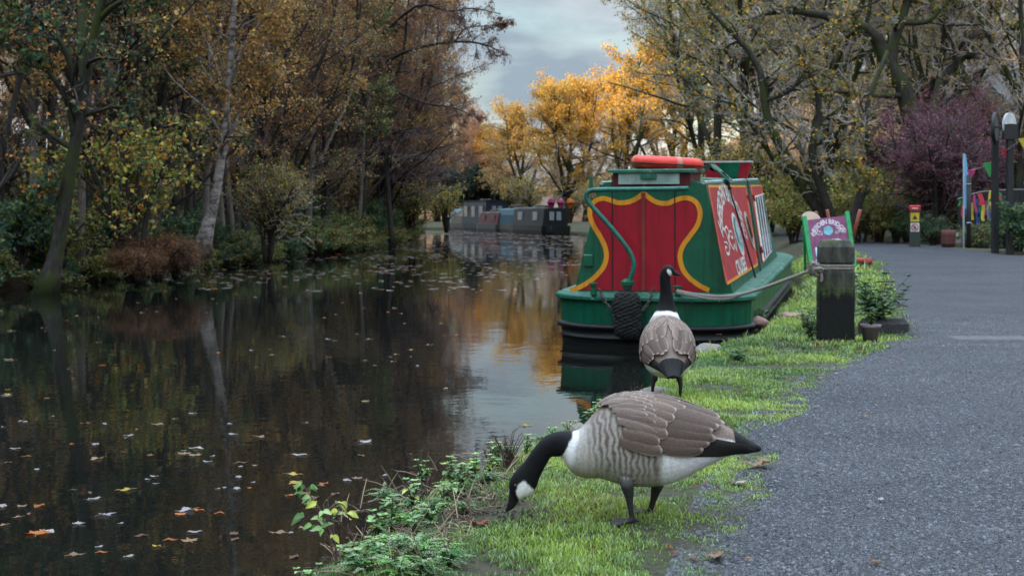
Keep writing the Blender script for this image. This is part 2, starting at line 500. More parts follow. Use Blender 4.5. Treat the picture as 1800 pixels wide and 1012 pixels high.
# ================================================================ grass
def grass():
    mb = MB()
    specs = [(4.3, 7.5, 105000, .0155, .0022), (7.5, 12, 80000, .020, .0034), (12, 19, 45000, .030, .0056), (19, 34, 26000, .055, .011)]
    for y0, y1, n, h, w in specs:
        Yg = rng.uniform(y0, y1, n)
        lo = Xe(Yg) + .0; hi = XL(Yg) + .16 + n2(Yg, Yg * 0, 1.1, 2) * .16
        u = rng.random(n)
        Xg = lo + (hi - lo) * u
        cl = n2(Xg, Yg, 2.2, 31); cl2 = n2(Xg, Yg, 9, 13)
        edge = np.minimum((hi - Xg) / .4, 1)
        keep = (rng.random(n) < np.clip(.72 + cl * 1.5 + cl2 * .8, .05, 1) * np.clip(edge + cl2 * .9, .05, 1))
        Xg, Yg, cl, cl2, edge = Xg[keep], Yg[keep], cl[keep], cl2[keep], edge[keep]
        n = len(Xg)
        Zg = np.array([zg(a, b) for a, b in zip(Xg, Yg)]) - .004
        hh = h * rng.uniform(.5, 1.5, n) * (1 + 1.1 * np.clip(cl, -.6, 1) + .7 * np.clip(cl2, -.5, 1)) * (.45 + .55 * np.clip(edge, 0, 1))
        tall = rng.random(n) < .02; hh[tall] *= 2.0
        a = rng.random(n) * 2 * pi; lean = rng.uniform(.1, 1.1, n) * hh
        d = np.stack([np.cos(a), np.sin(a)], -1); s = np.stack([-d[:, 1], d[:, 0]], -1) * w * rng.uniform(.6, 1.5, (n, 1))
        P = np.stack([Xg, Yg], -1)
        z3 = lambda xy, z: np.concatenate([xy, z[:, None]], 1)
        V = np.stack([z3(P - s, Zg), z3(P + s, Zg), z3(P + d * (lean * .35)[:, None] + s * .8, Zg + hh * .62), z3(P + d * (lean * .35)[:, None] - s * .8, Zg + hh * .62), z3(P + d * lean[:, None], Zg + hh)], 1)
        t = np.clip(.46 + cl * .7 + n2(Xg, Yg, .75, 17) * .8 + rng.normal(0, .24, n), 0, 1)[:, None]
        C = (1 - t) * np.array([.075, .18, .05]) + t * np.array([.36, .50, .085])
        yel = rng.random(n) < np.clip(.12 + .35 * n2(Xg, Yg, 1.6, 23), .03, .5); C[yel] = np.array([.26, .22, .08]) * rng.uniform(.6, 1.1, (yel.sum(), 1))
        fr = rng.random(n) < np.clip(.13 + .4 * cl2, 0, .5)
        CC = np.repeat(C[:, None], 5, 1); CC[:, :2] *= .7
        CC[fr, 3:] = CC[fr, 3:] * .35 + np.array([.42, .52, .46]) * .7
        i = (np.arange(n) * 5)[:, None]
        base = mb.n
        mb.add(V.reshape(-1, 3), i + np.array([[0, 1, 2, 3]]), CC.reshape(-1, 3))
        mb.f.append((i + np.array([[3, 2, 4]]) + base, 0))
    o = mb.build('grass', M_GRASS, smooth=True)
    tag(o, 'short frosted green grass along the canal edge', 'grass', kind='stuff')
grass()

# ================================================================ world, sun, camera
w = bpy.data.worlds.new('World'); SC.world = w; w.use_nodes = True
nt = w.node_tree; bg = nt.nodes['Background']
SUN_DIR = nrm(np.array([-.60, -.80, 0.0])); SUN_EL = R(13.5)
sky = N(nt, 'ShaderNodeTexSky', sky_type='NISHITA', sun_disc=False, sun_elevation=SUN_EL, sun_rotation=math.atan2(SUN_DIR[0], SUN_DIR[1]), air_density=1.2, dust_density=1.0, ozone_density=2.0)
tc = nt.nodes.new('ShaderNodeTexCoord'); mp = nt.nodes.new('ShaderNodeMapping'); mp.inputs['Scale'].default_value = (1.0, 1.0, 2.2)
nt.links.new(tc.outputs['Generated'], mp.inputs[0])
cn = N(nt, 'ShaderNodeTexNoise', Scale=3.4, Detail=7, Roughness=.52, Distortion=.25); nt.links.new(mp.outputs[0], cn.inputs['Vector'])
cn2 = N(nt, 'ShaderNodeTexNoise', Scale=5.5, Detail=6, Roughness=.5, Distortion=.2); nt.links.new(mp.outputs[0], cn2.inputs['Vector'])
cover = ramp(nt, [(.36, (0, 0, 0)), (.50, (1, 1, 1))]); nt.links.new(cn.outputs['Fac'], cover.inputs[0])
tone = ramp(nt, [(.37, (2.6, 3.2, 3.7)), (.50, (4.4, 4.8, 5.1)), (.60, (7.3, 7.2, 7.1))]); nt.links.new(cn2.outputs['Fac'], tone.inputs[0])
sx = nt.nodes.new('ShaderNodeSeparateXYZ'); nt.links.new(tc.outputs['Generated'], sx.inputs[0])
zen = ramp(nt, [(.0, (.62, .63, .65)), (.2, (.66, .67, .69)), (.45, (1.3, 1.4, 1.55)), (1.0, (3.9, 4.4, 5.1))]); nt.links.new(sx.outputs[2], zen.inputs[0])
cl = mix(nt, tone.outputs[0], zen.outputs[0], 1.0, 'MULTIPLY')
hs = N(nt, 'ShaderNodeHueSaturation', Saturation=1.0, Value=1.0); nt.links.new(sky.outputs[0], hs.inputs['Color'])
out = mix(nt, hs.outputs[0], cl, cover.outputs[0])
nt.links.new(out, bg.inputs['Color']); bg.inputs['Strength'].default_value = .1

sd = bpy.data.lights.new('sun', 'SUN'); sd.energy = 3.7; sd.angle = R(.5); sd.color = (1.0, .80, .56)
so = bpy.data.objects.new('sun', sd); COL.objects.link(so)
tosun = Vector((SUN_DIR[0] * cos(SUN_EL), SUN_DIR[1] * cos(SUN_EL), sin(SUN_EL)))
so.rotation_euler = tosun.to_track_quat('Z', 'Y').to_euler()

cd = bpy.data.cameras.new('camera'); cam = bpy.data.objects.new('camera', cd); COL.objects.link(cam)
cam.location = (0, 0, CH); cam.rotation_euler = (R(90), 0, 0)
cd.sensor_width = 36; cd.lens = F / 1800 * 36; cd.shift_y = -(506 - HY) / 1800
cd.clip_start = .1; cd.clip_end = 2000
cd.dof.use_dof = True; cd.dof.focus_distance = 6.6; cd.dof.aperture_fstop = 7.0
SC.camera = cam
SC.view_settings.view_transform = 'Standard'; SC.view_settings.look = 'None'
SC.view_settings.exposure = 1.1; SC.view_settings.gamma = 1.0
SC.cycles.use_denoising = True
SC.cycles.max_bounces = 6; SC.cycles.diffuse_bounces = 2; SC.cycles.glossy_bounces = 3; SC.cycles.transmission_bounces = 3
SC.cycles.caustics_reflective = False; SC.cycles.caustics_refractive = False
# ================================================================ trees
def tubes(mb, P, Rr, k, col=(1, 1, 1), mi=0):
    """many branches at once: P (B,n,3), Rr (B,n)"""
    B, n = P.shape[:2]
    if not B: return
    t = nrm(np.gradient(P, axis=1))
    m = nrm(t.mean(1))
    ref = np.eye(3)[np.argmin(np.abs(m), 1)]
    S = nrm(np.cross(t, ref[:, None])); U = np.cross(t, S)
    a = np.arange(k) / k * 2 * pi
    V = P[:, :, None] + Rr[:, :, None, None] * (np.cos(a)[None, None, :, None] * S[:, :, None] + np.sin(a)[None, None, :, None] * U[:, :, None])
    f = grid_faces(n, k, True)
    mb.add(V.reshape(-1, 3), (f[None] + (np.arange(B) * n * k)[:, None, None]).reshape(-1, 4), col, mi)

def sprout(P, Rr, c, t0, t1, ratio, ang, n, wob, trop, rr, rmin, g, droop=0.0, absl=None):
    """children branches of the branches P"""
    B, m = P.shape[:2]
    t = np.sort(g.uniform(t0, t1, (B, c)), 1) * (m - 1)
    i = np.clip(t.astype(int), 0, m - 2); u = (t - i)[..., None]
    bi = np.arange(B)[:, None]
    p = P[bi, i] * (1 - u) + P[bi, i + 1] * u
    d = nrm(P[bi, i + 1] - P[bi, i])
    r = Rr[bi, i] * (1 - u[..., 0]) + Rr[bi, i + 1] * u[..., 0]
    L = np.linalg.norm(np.diff(P, axis=1), axis=2).sum(1)[:, None] * ratio * (1.15 - .65 * t / (m - 1)) * g.uniform(.55, 1.25, (B, c))
    if absl: L = absl * g.uniform(.5, 1.3, (B, c))
    p, d, r, L = p.reshape(-1, 3), d.reshape(-1, 3), r.ravel(), L.ravel()
    q = g.normal(0, 1, p.shape); q = nrm(q - d * (q * d).sum(1, keepdims=True))
    a = (ang * g.uniform(.7, 1.3, len(p)))[:, None]
    d = nrm(d * np.cos(a) + q * np.sin(a))
    pts = [p]
    for _ in range(n - 1):
        d = nrm(d + g.normal(0, wob, d.shape) + np.array([0, 0, trop]))
        p = p + d * (L / (n - 1))[:, None]; pts.append(p)
    C = np.stack(pts, 1)
    r0 = np.maximum(r * rr, rmin)
    R2 = r0[:, None] * np.linspace(1, .35, n)[None]
    return C, np.maximum(R2, rmin * .55)

def leaves(mb, P, per, size, pal, g, spread=.0, mi=1, droop=.5, aspect=.62, t0=.1, keep=None):
    """leaf blades along the twigs P; pal: list of (colour, weight)"""
    B, m = P.shape[:2]
    t = g.uniform(t0, 1, (B, per)) * (m - 1)
    i = np.clip(t.astype(int), 0, m - 2); u = (t - i)[..., None]
    bi = np.arange(B)[:, None]
    p = (P[bi, i] * (1 - u) + P[bi, i + 1] * u).reshape(-1, 3)
    p = p + g.normal(0, 1, p.shape) * spread
    if keep is not None:
        p = p[keep(p)]
    n = len(p)
    d = nrm(g.normal(0, 1, (n, 3)) + np.array([0, 0, -droop]))
    q = g.normal(0, 1, (n, 3)); s = nrm(np.cross(d, q)); up = np.cross(s, d)
    l = size * g.uniform(.6, 1.35, n)[:, None]; w = l * aspect
    V = np.stack([p, p + d * l * .45 + s * w * .5 + up * l * .1, p + d * l, p + d * l * .45 - s * w * .5 + up * l * .1], 1)
    cols = np.array([c for c, _ in pal]); wt = np.array([x for _, x in pal], float); wt /= wt.sum()
    C = cols[g.choice(len(pal), n, p=wt)] * np.exp(g.normal(0, .22, (n, 1)))
    mb.add(V.reshape(-1, 3), (np.array([[0, 1, 2, 3]])[None] + (np.arange(n) * 4)[:, None, None]).reshape(-1, 4), np.repeat(C, 4, 0), mi)

TAN = (.54, .33, .14); ORA = (.52, .22, .05); YEL = (.60, .42, .08); YG = (.34, .36, .07); GRN = (.11, .19, .05); TEAL = (.055, .12, .085); RED = (.25, .09, .045); OLV = (.21, .21, .07); GOLD = (.66, .40, .04); PUR = (.25, .075, .125); BRN = (.24, .15, .08)

def limb(pts, r0, r1, n=14):
    P = smooth_poly(pts, n)
    return P, np.linspace(r0, r1, n)

def make_tree(name, label, cat, limbs, lv, seed, lf=None, bark=None, twig=None, group=None, flare=True):
    """limbs: hand-laid (points, r0, r1); lv: list of sprout settings; lf: (per, size, palette, spread)"""
    g = np.random.default_rng(seed)
    root = thing(name, label, cat, group=group)
    tb = MB(); cb = MB()
    Ps, Rs = zip(*[limb(*l) for l in limbs])
    for P, r in zip(Ps, Rs):
        r = r.copy()
        if flare and P is Ps[0]: r[:2] *= [1.7, 1.2]
        V, f = tube(P, r * (1 + g.normal(0, .05, len(r))), 9); tb.add(V, f)
    P = np.stack(Ps); Rr = np.stack(Rs)
    for k, s in enumerate(lv):
        s = dict(s); src = s.pop('src', None); sides = s.pop('sides', 4 if k == 0 else 3)
        P, Rr = sprout(P, Rr, g=g, **s)
        tubes(tb if k == 0 else cb, P, Rr, sides, mi=0)
    if lf:
        for l in (lf if isinstance(lf, list) else [lf]):
            leaves(cb, P, l[0], l[1], l[2], g, *l[3:])
    tb.build('trunk', bark or M_BARK, root, smooth=True)
    cb.build('crown', [twig or M_TWIG, M_LEAF], root)
    return root

def L(c, t0, t1, ratio, ang, n=5, wob=.16, trop=.05, rr=.6, rmin=.006, **k):
    return dict(c=c, t0=t0, t1=t1, ratio=ratio, ang=ang, n=n, wob=wob, trop=trop, rr=rr, rmin=rmin, **k)

# -- prototypes (each stands at its own base; copies are moved and turned)
def stem(h, lean=.06, seed=0, r=.12, fork=0, bend=.25):
    g = np.random.default_rng(seed)
    pts = [(0, 0, -.3)]
    a = g.uniform(0, 6.3)
    for k in range(1, 6):
        t = k / 5
        pts.append((cos(a) * lean * h * t + g.normal(0, bend) * t, sin(a) * lean * h * t + g.normal(0, bend) * t, h * t))
    out = [(pts, r, r * .12)]
    for q in range(fork):
        b = np.array(pts[1 + q % 3]); e = g.uniform(0, 6.3)
        k = h - b[2]
        out.append(([b, b + np.array([cos(e), sin(e), 2.0]) * k * .22, b + np.array([cos(e) * 1.2, sin(e) * 1.2, 3.6]) * k * .22, b + np.array([cos(e) * 1.4, sin(e) * 1.4, 4.6]) * k * .21], r * .6, r * .1))
    return out

def slim(seed, h, pal, per=9, size=.085, label='', bark=None, twig=None, c=(15, 7, 5), spread=.06, r=.12):
    return make_tree('woodland_tree', label, 'tree', stem(h, .07, seed, r, 1), [
        L(c[0], .10, .98, .30, .9, 6, .15, .03, .5), L(c[1], .1, 1, .42, .75, 5, .2, .0, .6, .005), L(c[2], .1, 1, .5, .7, 4, .25, -.05, .7, .004)],
        seed, (per, size, pal, spread), bark, twig)

LW = []   # left wood prototypes
LW.append(slim(21, 11.5, [(TAN, 5), (ORA, 2), (YEL, 2), (OLV, 2)], 7, .08, c=(20, 9, 6), r=.1))
LW.append(slim(22, 12.5, [(TAN, 4), (BRN, 4), (OLV, 3), (YG, 1)], 6, .08, c=(20, 9, 6), r=.1))
LW.append(slim(23, 11, [(BRN, 3), (RED, 2), (TAN, 2)], 3, .075, twig=M_TWIGP, c=(22, 10, 8), r=.1))
LW.append(slim(24, 13, [(RED, 3), (ORA, 2), (BRN, 3)], 3, .075, twig=M_TWIGP, c=(22, 10, 8), r=.1))
LW.append(slim(25, 10, [(GRN, 4), (OLV, 4), (TAN, 2), (TEAL, 2)], 7, .09, c=(20, 9, 6), r=.1))
def pole(seed, h, pal, bark, r):
    return make_tree('slender_tree', '', 'tree', stem(h, .09, seed, r, 1, .35), [L(13, .38, .98, .26, .85, 6, .14, .03, .5), L(7, .1, 1, .42, .75, 5, .2, -.02, .6, .005), L(5, .1, 1, .5, .7, 4, .25, -.05, .7, .004)], seed, (6, .085, pal, .06), bark, M_TWIG)
M_PALEB = barkmat('grey_bark', (.17, .145, .125), (.07, .06, .052), (.27, .235, .205))
POLE = [pole(27, 11.5, [(TAN, 5), (YEL, 2), (OLV, 3)], M_BARK, .115), pole(28, 12, [(TAN, 5), (ORA, 2), (OLV, 3)], M_PALEB, .10)]
WIDE = make_tree('woodland_tree', '', 'tree', stem(11, .06, 29, .15, 2), [L(22, .12, .98, .40, .95, 6, .15, .03, .5), L(11, .1, 1, .42, .75, 5, .2, .0, .6, .006), L(8, .1, 1, .5, .7, 4, .25, -.05, .7, .005)], 29, (3, .08, [(RED, 4), (BRN, 3), (ORA, 1.5), (OLV, 1.5)], .06), M_BARK, M_TWIGP)
BIRCH = slim(26, 11, [(YEL, 3), (TAN, 5), (ORA, 3)], 11, .075, bark=M_BIRCH, r=.15, c=(15, 8, 5))
RW = []   # right wood prototypes
RW.append(make_tree('woodland_tree', '', 'tree', stem(14, .05, 31, .22, 3), [
    L(16, .1, .98, .34, .95, 6, .15, .02, .5), L(10, .1, 1, .42, .75, 5, .2, 0, .6, .006), L(6, .1, 1, .5, .7, 4, .25, -.03, .7, .005)], 31, (4, .105, [(YG, 3), (OLV, 4), (GOLD, 3), (ORA, 1.5), (GRN, 2)], .1), M_BARKM, M_TWIGL))
RW.append(make_tree('woodland_tree', '', 'tree', stem(13, .06, 32, .2, 2), [
    L(16, .1, .98, .34, .95, 6, .17, .02, .5), L(10, .1, 1, .42, .75, 5, .2, 0, .6, .006), L(7, .1, 1, .5, .7, 4, .25, -.03, .7, .005)], 32, (2, .11, [(YG, 2), (OLV, 3), (GOLD, 2), (BRN, 2)], .1), M_BARKM, M_TWIGL))
RW.append(make_tree('woodland_tree', '', 'tree', stem(14, .05, 33, .2, 2), [
    L(17, .08, .98, .36, .95, 6, .17, .01, .5), L(10, .1, 1, .42, .75, 5, .22, 0, .6, .006), L(8, .1, 1, .5, .7, 4, .28, -.03, .7, .005)], 33, (1, .11, [(OLV, 2), (GOLD, 2), (BRN, 2)], .1), M_BARKM, M_TWIGL))
GOLDT = []
for q in range(2):
    GOLDT.append(make_tree('golden_tree', '', 'tree', stem(10.5, .04, 41 + q, .26, 4), [
        L(16, .06, .98, .42, 1.0, 6, .15, .03, .55), L(9, .1, 1, .42, .75, 5, .18, .02, .6, .012), L(6, .1, 1, .5, .7, 4, .25, -.03, .7, .009)], 41 + q,
        (5, .15, [((.62, .33, .025), 5), (ORA, 2.2), (YG, 2.5), ((.60, .38, .04), 3), ((.45, .25, .10), 2)], .15), M_BARKM, M_TWIGL))

def bush(name, label, cat, seed, h, wd, pal, per=10, size=.09, stems=9, twig=None, c=(8, 6), trop=.0, spread=.05, aspect=.62):
    g = np.random.default_rng(seed); limbs = []
    for q in range(stems):
        a = g.uniform(0, 6.3); e = g.uniform(.15, 1) * wd; x, y = cos(a), sin(a); b = .12 * wd
        limbs.append(([(x * b * .5, y * b * .5, -.1), (x * e * .35, y * e * .35, h * .45), (x * e * .75, y * e * .75, h * g.uniform(.6, .85)), (x * e, y * e, h * g.uniform(.6, 1))], .02 + .012 * h, .006))
    return make_tree(name, label, cat, limbs, [L(c[0], .15, 1, .42, .8, 5, .2, trop, .6, .004), L(c[1], .1, 1, .5, .8, 4, .25, -.02, .7, .0035)], seed, (per, size, pal, spread, 1, .5, aspect), M_BARK, twig or M_TWIG, flare=False)

BU = [bush('bush', '', 'bush', 51, 1.5, 1.1, [(TEAL, 5), (GRN, 3), (OLV, 1)], 11, .085),
      bush('bush', '', 'bush', 52, 1.1, 1.2, [(GRN, 3), (OLV, 3), (TEAL, 3), (TAN, 1)], 10, .08),
      bush('bush', '', 'bush', 53, 1.7, 1.2, [(YG, 4), (OLV, 3), (TAN, 2), (GRN, 3)], 9, .09)]
FERN = [bush('bracken', '', 'bracken', 61, 1.0, .8, [((.17, .06, .028), 5), ((.34, .16, .05), 2), ((.10, .06, .035), 4), ((.12, .13, .05), 1)], 10, .06, 16, c=(9, 7), trop=-.22, aspect=.28)]
THICK = [bush('thicket_bush', '', 'bush', 54, 3.4, 1.5, [(TAN, 4), (BRN, 3), (OLV, 3)], 3, .075, 10, c=(11, 8), twig=M_TWIGP), bush('thicket_bush', '', 'bush', 55, 2.6, 1.6, [(TAN, 3), (ORA, 2), (GRN, 2), (BRN, 3)], 5, .08, 11, c=(10, 8)),
         bush('thicket_bush', '', 'bush', 56, 3.2, 1.7, [(OLV, 3), (YG, 3), (GOLD, 2), (BRN, 2)], 4, .085, 11, c=(11, 8), twig=M_TWIGL)]
HAZEL = bush('hazel_bush', 'yellow green leaved bush on the far bank beside the leaning trunk', 'bush', 71, 3.0, 1.5, [(YG, 3), (YEL, 2), (GRN, 3), (OLV, 3), (ORA, 1.5)], 6, .10, 10)
EVER = bush('evergreen_bush', '', 'bush', 72, 3.6, 2.4, [((.012, .028, .022), 5), ((.02, .04, .03), 3)], 14, .2, 14, c=(10, 8))
SPIN = bush('purple_bush', 'tall bush with purple red leaves behind the towpath posts', 'bush', 73, 3.6, 1.8, [(PUR, 5), ((.27, .08, .125), 3), ((.14, .065, .10), 4), (BRN, 1), (OLV, 1)], 8, .05, 20, twig=M_TWIGP, c=(14, 10))

def gz(x, y, dz=-.05): return zg(x, y, 0) + dz

USED = set()
def plant(proto, x, y, rz, s, label, group, dz=-.05):
    o = proto
    if proto in USED: o = copy_tree(proto)
    USED.add(proto)
    return put(o, (x, y, gz(x, y, dz)), rz, s, label, group)

# -- the two big trees of the left bank, laid limb by limb
def wp(lst, base=None):
    P = [at(*q) for q in lst]
    if base is not None: P = [p - base for p in P]
    return [tuple(p) for p in P]
b0 = at(88, 495, 25.2)
alder = make_tree('alder_tree', 'thick dark leaning tree with mossy base on the far bank', 'tree', [
    (wp([(80, 520, 25.2), (100, 440, 25.2), (118, 330, 25.1), (138, 220, 25), (152, 130, 25), (172, 30, 24.9), (205, -80, 24.8), (240, -260, 24.6)], b0), .145, .05),
    (wp([(150, 150, 25), (143, 60, 25.2), (145, -30, 25.4), (120, -160, 25.6)], b0), .10, .04),
    (wp([(130, 250, 25), (118, 180, 24.8), (80, 120, 24.5), (30, 75, 24.3), (-30, 50, 24)], b0), .055, .02),
    (wp([(138, 200, 25), (122, 110, 24.6), (95, 60, 24.4), (30, 0, 24.2), (-20, -60, 24)], b0), .06, .02),
    (wp([(108, 285, 25), (98, 300, 24.9), (80, 325, 24.8), (58, 330, 24.7)], b0), .03, .012),
    (wp([(170, 40, 25), (210, 5, 24.6), (280, -15, 24.3), (340, -40, 24)], b0), .06, .02)],
    [L(9, .35, 1, .22, .8, 6, .18, .02, .5, .006), L(6, .1, 1, .5, .8, 5, .22, -.02, .6, .005), L(4, .1, 1, .5, .7, 4, .25, -.05, .7, .004)], 81,
    [(3, .10, [(TEAL, 4), (GRN, 4), (TAN, 1), (ORA, 1)], .05)], M_BARKM)
put(alder, tuple(b0))
b1 = at(362, 428, 31)
birch = make_tree('birch_tree', 'pale barked birch with orange yellow leaves on the far bank', 'tree', [
    (wp([(352, 450, 31), (372, 370, 31), (386, 300, 31), (394, 220, 31), (404, 120, 31), (410, 20, 31), (418, -120, 31), (420, -260, 31)], b1), .135, .03),
    (wp([(388, 290, 31), (420, 200, 31.2), (455, 130, 31.4), (480, 40, 31.5)], b1), .05, .015),
    (wp([(402, 150, 31), (430, 80, 30.8), (470, 20, 30.6), (500, -70, 30.4)], b1), .045, .015),
    (wp([(400, 180, 31), (370, 90, 31.2), (340, 20, 31.4), (330, -60, 31.5)], b1), .04, .012)],
    [L(15, .3, 1, .26, .8, 6, .18, -.04, .5, .006), L(8, .1, 1, .5, .8, 5, .22, -.06, .6, .005), L(4, .1, 1, .5, .7, 4, .25, -.08, .7, .004)], 82,
    (5, .08, [(TAN, 5), (YEL, 2), (ORA, 2), (OLV, 3)], .06), M_BIRCH, M_TWIG)
put(birch, tuple(b1))
# slim bare trunks of the front row: (px of base, py of base, px at the top, depth, radius, prototype)
k = 0
rowlab = ['with orange brown leaves', 'with tan and olive leaves', 'with bare purplish twigs', 'with russet twigs', 'with green and olive leaves']
front = [(20, 470, 26.5, 0), (270, 445, 31, 4), (325, 440, 33, 1), (415, 440, 36, 0), (500, 436, 38, 1), (535, 432, 41, 2), (585, 436, 45, 0), (612, 430, 48, 1), (640, 425, 52, 2), (690, 420, 60, 3), (725, 415, 68, 2), (752, 408, 80, 3), (150, 470, 29, 2), (215, 460, 34, 3), (455, 436, 44, 3), (560, 430, 55, 4), (665, 420, 66, 0)]
place = ['at the left end of the far bank', 'between the leaning trunk and the birch', 'just left of the pale birch', 'just right of the pale birch', 'second right of the pale birch', 'third right of the pale birch', 'at the middle of the far bank', 'right of the middle of the far bank', 'near the bend of the far bank', 'close to the bend of the canal', 'beside the bend of the canal', 'at the very end of the left wood', 'behind the leaning trunk', 'behind the yellow green bush', 'behind the birch foliage', 'in the second row mid wood', 'in the second row near the bend']
for q, (px, py, Y, pi_) in enumerate(front):
    p = at(px, py, Y)
    x = min(p[0], np.interp(Y, LE[:, 0], LE[:, 1]) - .5)
    plant(LW[pi_], x, Y, q * 1.7, .9 + .25 * rng.random(), 'slim dark tree ' + rowlab[pi_] + ' ' + place[q], 'slim trees along the left bank')
for q, (px, Y, t, s, lb) in enumerate([(262, 30.5, 1, .95, 'between the yellow green bush and the birch'), (330, 32, 0, 1.05, 'dark and straight just left of the birch'), (432, 35, 1, .9, 'just right of the birch'), (500, 37, 0, .95, 'left of the middle of the far bank'), (532, 40, 1, .95, 'at the middle of the far bank'), (604, 46, 1, 1.0, 'leaning, left of a second leaning one'), (628, 49, 1, .95, 'leaning, right of the other leaning one'), (655, 52, 0, 1.0, 'right of the two leaning ones'), (40, 27, 0, .9, 'left of the thick leaning trunk'), (470, 42, 0, 1.1, 'in the gap right of the birch'), (570, 44, 0, 1.0, 'right of the middle of the far bank'), (690, 58, 1, 1.0, 'close to the bend'), (300, 35, 0, 1.0, 'second left of the birch'), (410, 33.5, 1, .85, 'touching the birch foliage on its right'), (448, 36, 0, .9, 'third right of the birch'), (552, 41, 1, .9, 'second right of the middle of the far bank'), (520, 38, 1, 1.05, 'just left of the middle of the far bank'), (215, 28.5, 1, .85, 'behind the yellow green bush')]):
    p = at(px, 440, Y); x = min(p[0], np.interp(Y, LE[:, 0], LE[:, 1]) - .45)
    plant(POLE[t], x, Y, q * 2.4, s, ['dark slender trunk ', 'pale grey slender trunk '][t] + lb, 'slender trunks along the far bank')
for q, (x, y, s) in enumerate([(-6.3, 59, 1.0), (-5.9, 64, 1.0), (-5.8, 69, .98), (-6.0, 74, 1.0), (-6.0, 79, .95), (-6.4, 85, .95), (-6.9, 91, .9), (-8.5, 62, 1.1), (-8.2, 72, 1.1), (-8.6, 82, 1.1)]):
    plant(WIDE, x, y, q * 2.0, s, 'wide purplish twiggy tree beside the far end of the left wood', 'purplish trees at the far end of the left wood')
for q, (x, y, s) in enumerate([(-6.5, 141, .75), (-3.6, 142, .8), (-1.0, 140, .6), (-9.5, 143, .9), (-12.5, 142, 1.0), (-6.2, 146, 1.05), (-4.6, 149, 1.0), (-7.6, 148, 1.1), (-3.2, 147, .9), (-8.8, 145, 1.0), (-5.4, 144, .9)]):
    plant([LW[0], LW[3], WIDE][q % 3], x, y, q * 2.0, s, 'russet tree standing behind the dark evergreens', 'russet trees behind the evergreens')
# deeper rows of the left wood
spots = []
g = np.random.default_rng(5)
for Y in np.arange(29, 118, 4.1):
    xe = np.interp(Y, LE[:, 0], LE[:, 1])
    for d in ((3.5, 7.5, 13, 20, 27) if Y < 70 else (1.2, 4, 8, 14, 21, 29)):
        x = xe - d * g.uniform(.8, 1.2); y = Y + g.uniform(-1.5, 1.5)
        if x < -.40 * y - 4: continue
        if Y < 58 and x / y < -.27 and d < 9 and Y > 36: continue     # leaves the meadow in view
        spots.append((x, y))
for q, (x, y) in enumerate(spots):
    pi_ = [2, 3, 1, 0, 2, 4, 3, 1][q % 8]
    plant(LW[pi_], x, y, q * 2.1, g.uniform(.95, 1.3), 'tree ' + rowlab[pi_] + ' deep in the wood beyond the far bank', 'trees deep in the left wood, ' + rowlab[pi_])
q = 0
for Y in np.arange(27, 112, 2.7):
    xe = np.interp(Y, LE[:, 0], LE[:, 1])
    for dd in (1.8, 4.2, 7.0, 11.0):
        x = xe - dd * g.uniform(.8, 1.2); y = Y + g.uniform(-1, 1)
        if x / y < -.41 or (x / y < -.285 and Y > 33) : continue
        t = [0, 1, 0, 1, 2][q % 5]
        plant(THICK[t], x, y, q * 1.7, g.uniform(.7, 1.15), ['tall thin purplish thicket', 'leafy russet thicket', 'olive leaved thicket'][t] + ' under the trees of the far bank', 'thicket under the left wood, ' + str(['purplish', 'russet', 'olive'][t])); q += 1
# overhanging bare branches near the bend
b2 = at(700, 420, 58)
over = make_tree('overhanging_tree', 'bare tree whose thin branches reach out over the canal against the sky', 'tree', [
    (wp([(690, 440, 58), (680, 300, 58), (672, 150, 58), (650, -50, 58)], b2), .11, .06),
    (wp([(676, 110, 58), (730, 85, 57), (800, 74, 56), (850, 78, 55), (880, 92, 54.5)], b2), .075, .02),
    (wp([(672, 60, 58), (735, 10, 57), (790, 20, 56), (830, 15, 55), (880, 25, 54)], b2), .07, .018),
    (wp([(800, 74, 56), (820, 50, 55.5), (870, 45, 55), (905, 40, 54.5)], b2), .03, .01),
    (wp([(674, 20, 58), (740, -40, 57), (800, -60, 56), (860, -50, 55)], b2), .07, .018),
    (wp([(676, 150, 58), (740, 180, 57), (800, 190, 56.5), (840, 210, 56)], b2), .05, .012)],
    [L(14, .3, 1, .20, .75, 6, .2, -.03, .5, .011), L(9, .05, 1, .55, .7, 5, .22, -.08, .6, .008), L(6, .1, 1, .55, .6, 4, .22, -.1, .7, .006)], 83, (1, .08, [(RED, 2), (BRN, 2)], .05), M_BARK, M_TWIGP)
put(over, tuple(b2))
# undergrowth of the left bank
q = 0
for Y in np.arange(24, 100, 1.25):
    xe = np.interp(Y, LE[:, 0], LE[:, 1])
    for dd in (.12, 1.3, 3.0) if Y < 60 else (.3,):
        x = xe - dd - g.uniform(0, .6); y = Y + g.uniform(-.7, .7)
        if x / y < -.40 or (x / y < -.27 and dd > 1 and y > 27): continue
        pi_ = [0, 1, 0, 2, 1, 0][q % 6]; s = g.uniform(.55, 1.05)
        plant(BU[pi_], x, y, q * 1.3, s, ['dark green ivy bush', 'low mixed green bush', 'olive and tan bush'][pi_] + ' in the undergrowth of the far bank', 'undergrowth bushes on the far bank, ' + ['dark', 'low', 'olive'][pi_]); q += 1
for q, (px, py, Y, s) in enumerate([(278, 470, 27.5, .95), (245, 480, 26.6, .7), (308, 465, 28.6, .75)]):
    p = at(px, py, Y)
    plant(FERN[0], p[0], Y, q * 2.2, (s, s, s * .8), 'clump of rust brown bracken ' + ['hanging over the water below the yellow green bush', 'beside the leaning trunk', 'left of the birch base', 'in front of the leaning trunk', 'at the left end of the far bank', 'under the pale birch'][q], 'rust brown bracken on the far bank')
p = at(235, 470, 27.4); plant(HAZEL, p[0], 27.4, 0, 1.0, HAZEL['label'], None)
p = at(470, 440, 38); plant(THICK[2], p[0], 38, 2, .8, 'olive bush under the slim trees mid bank', None)
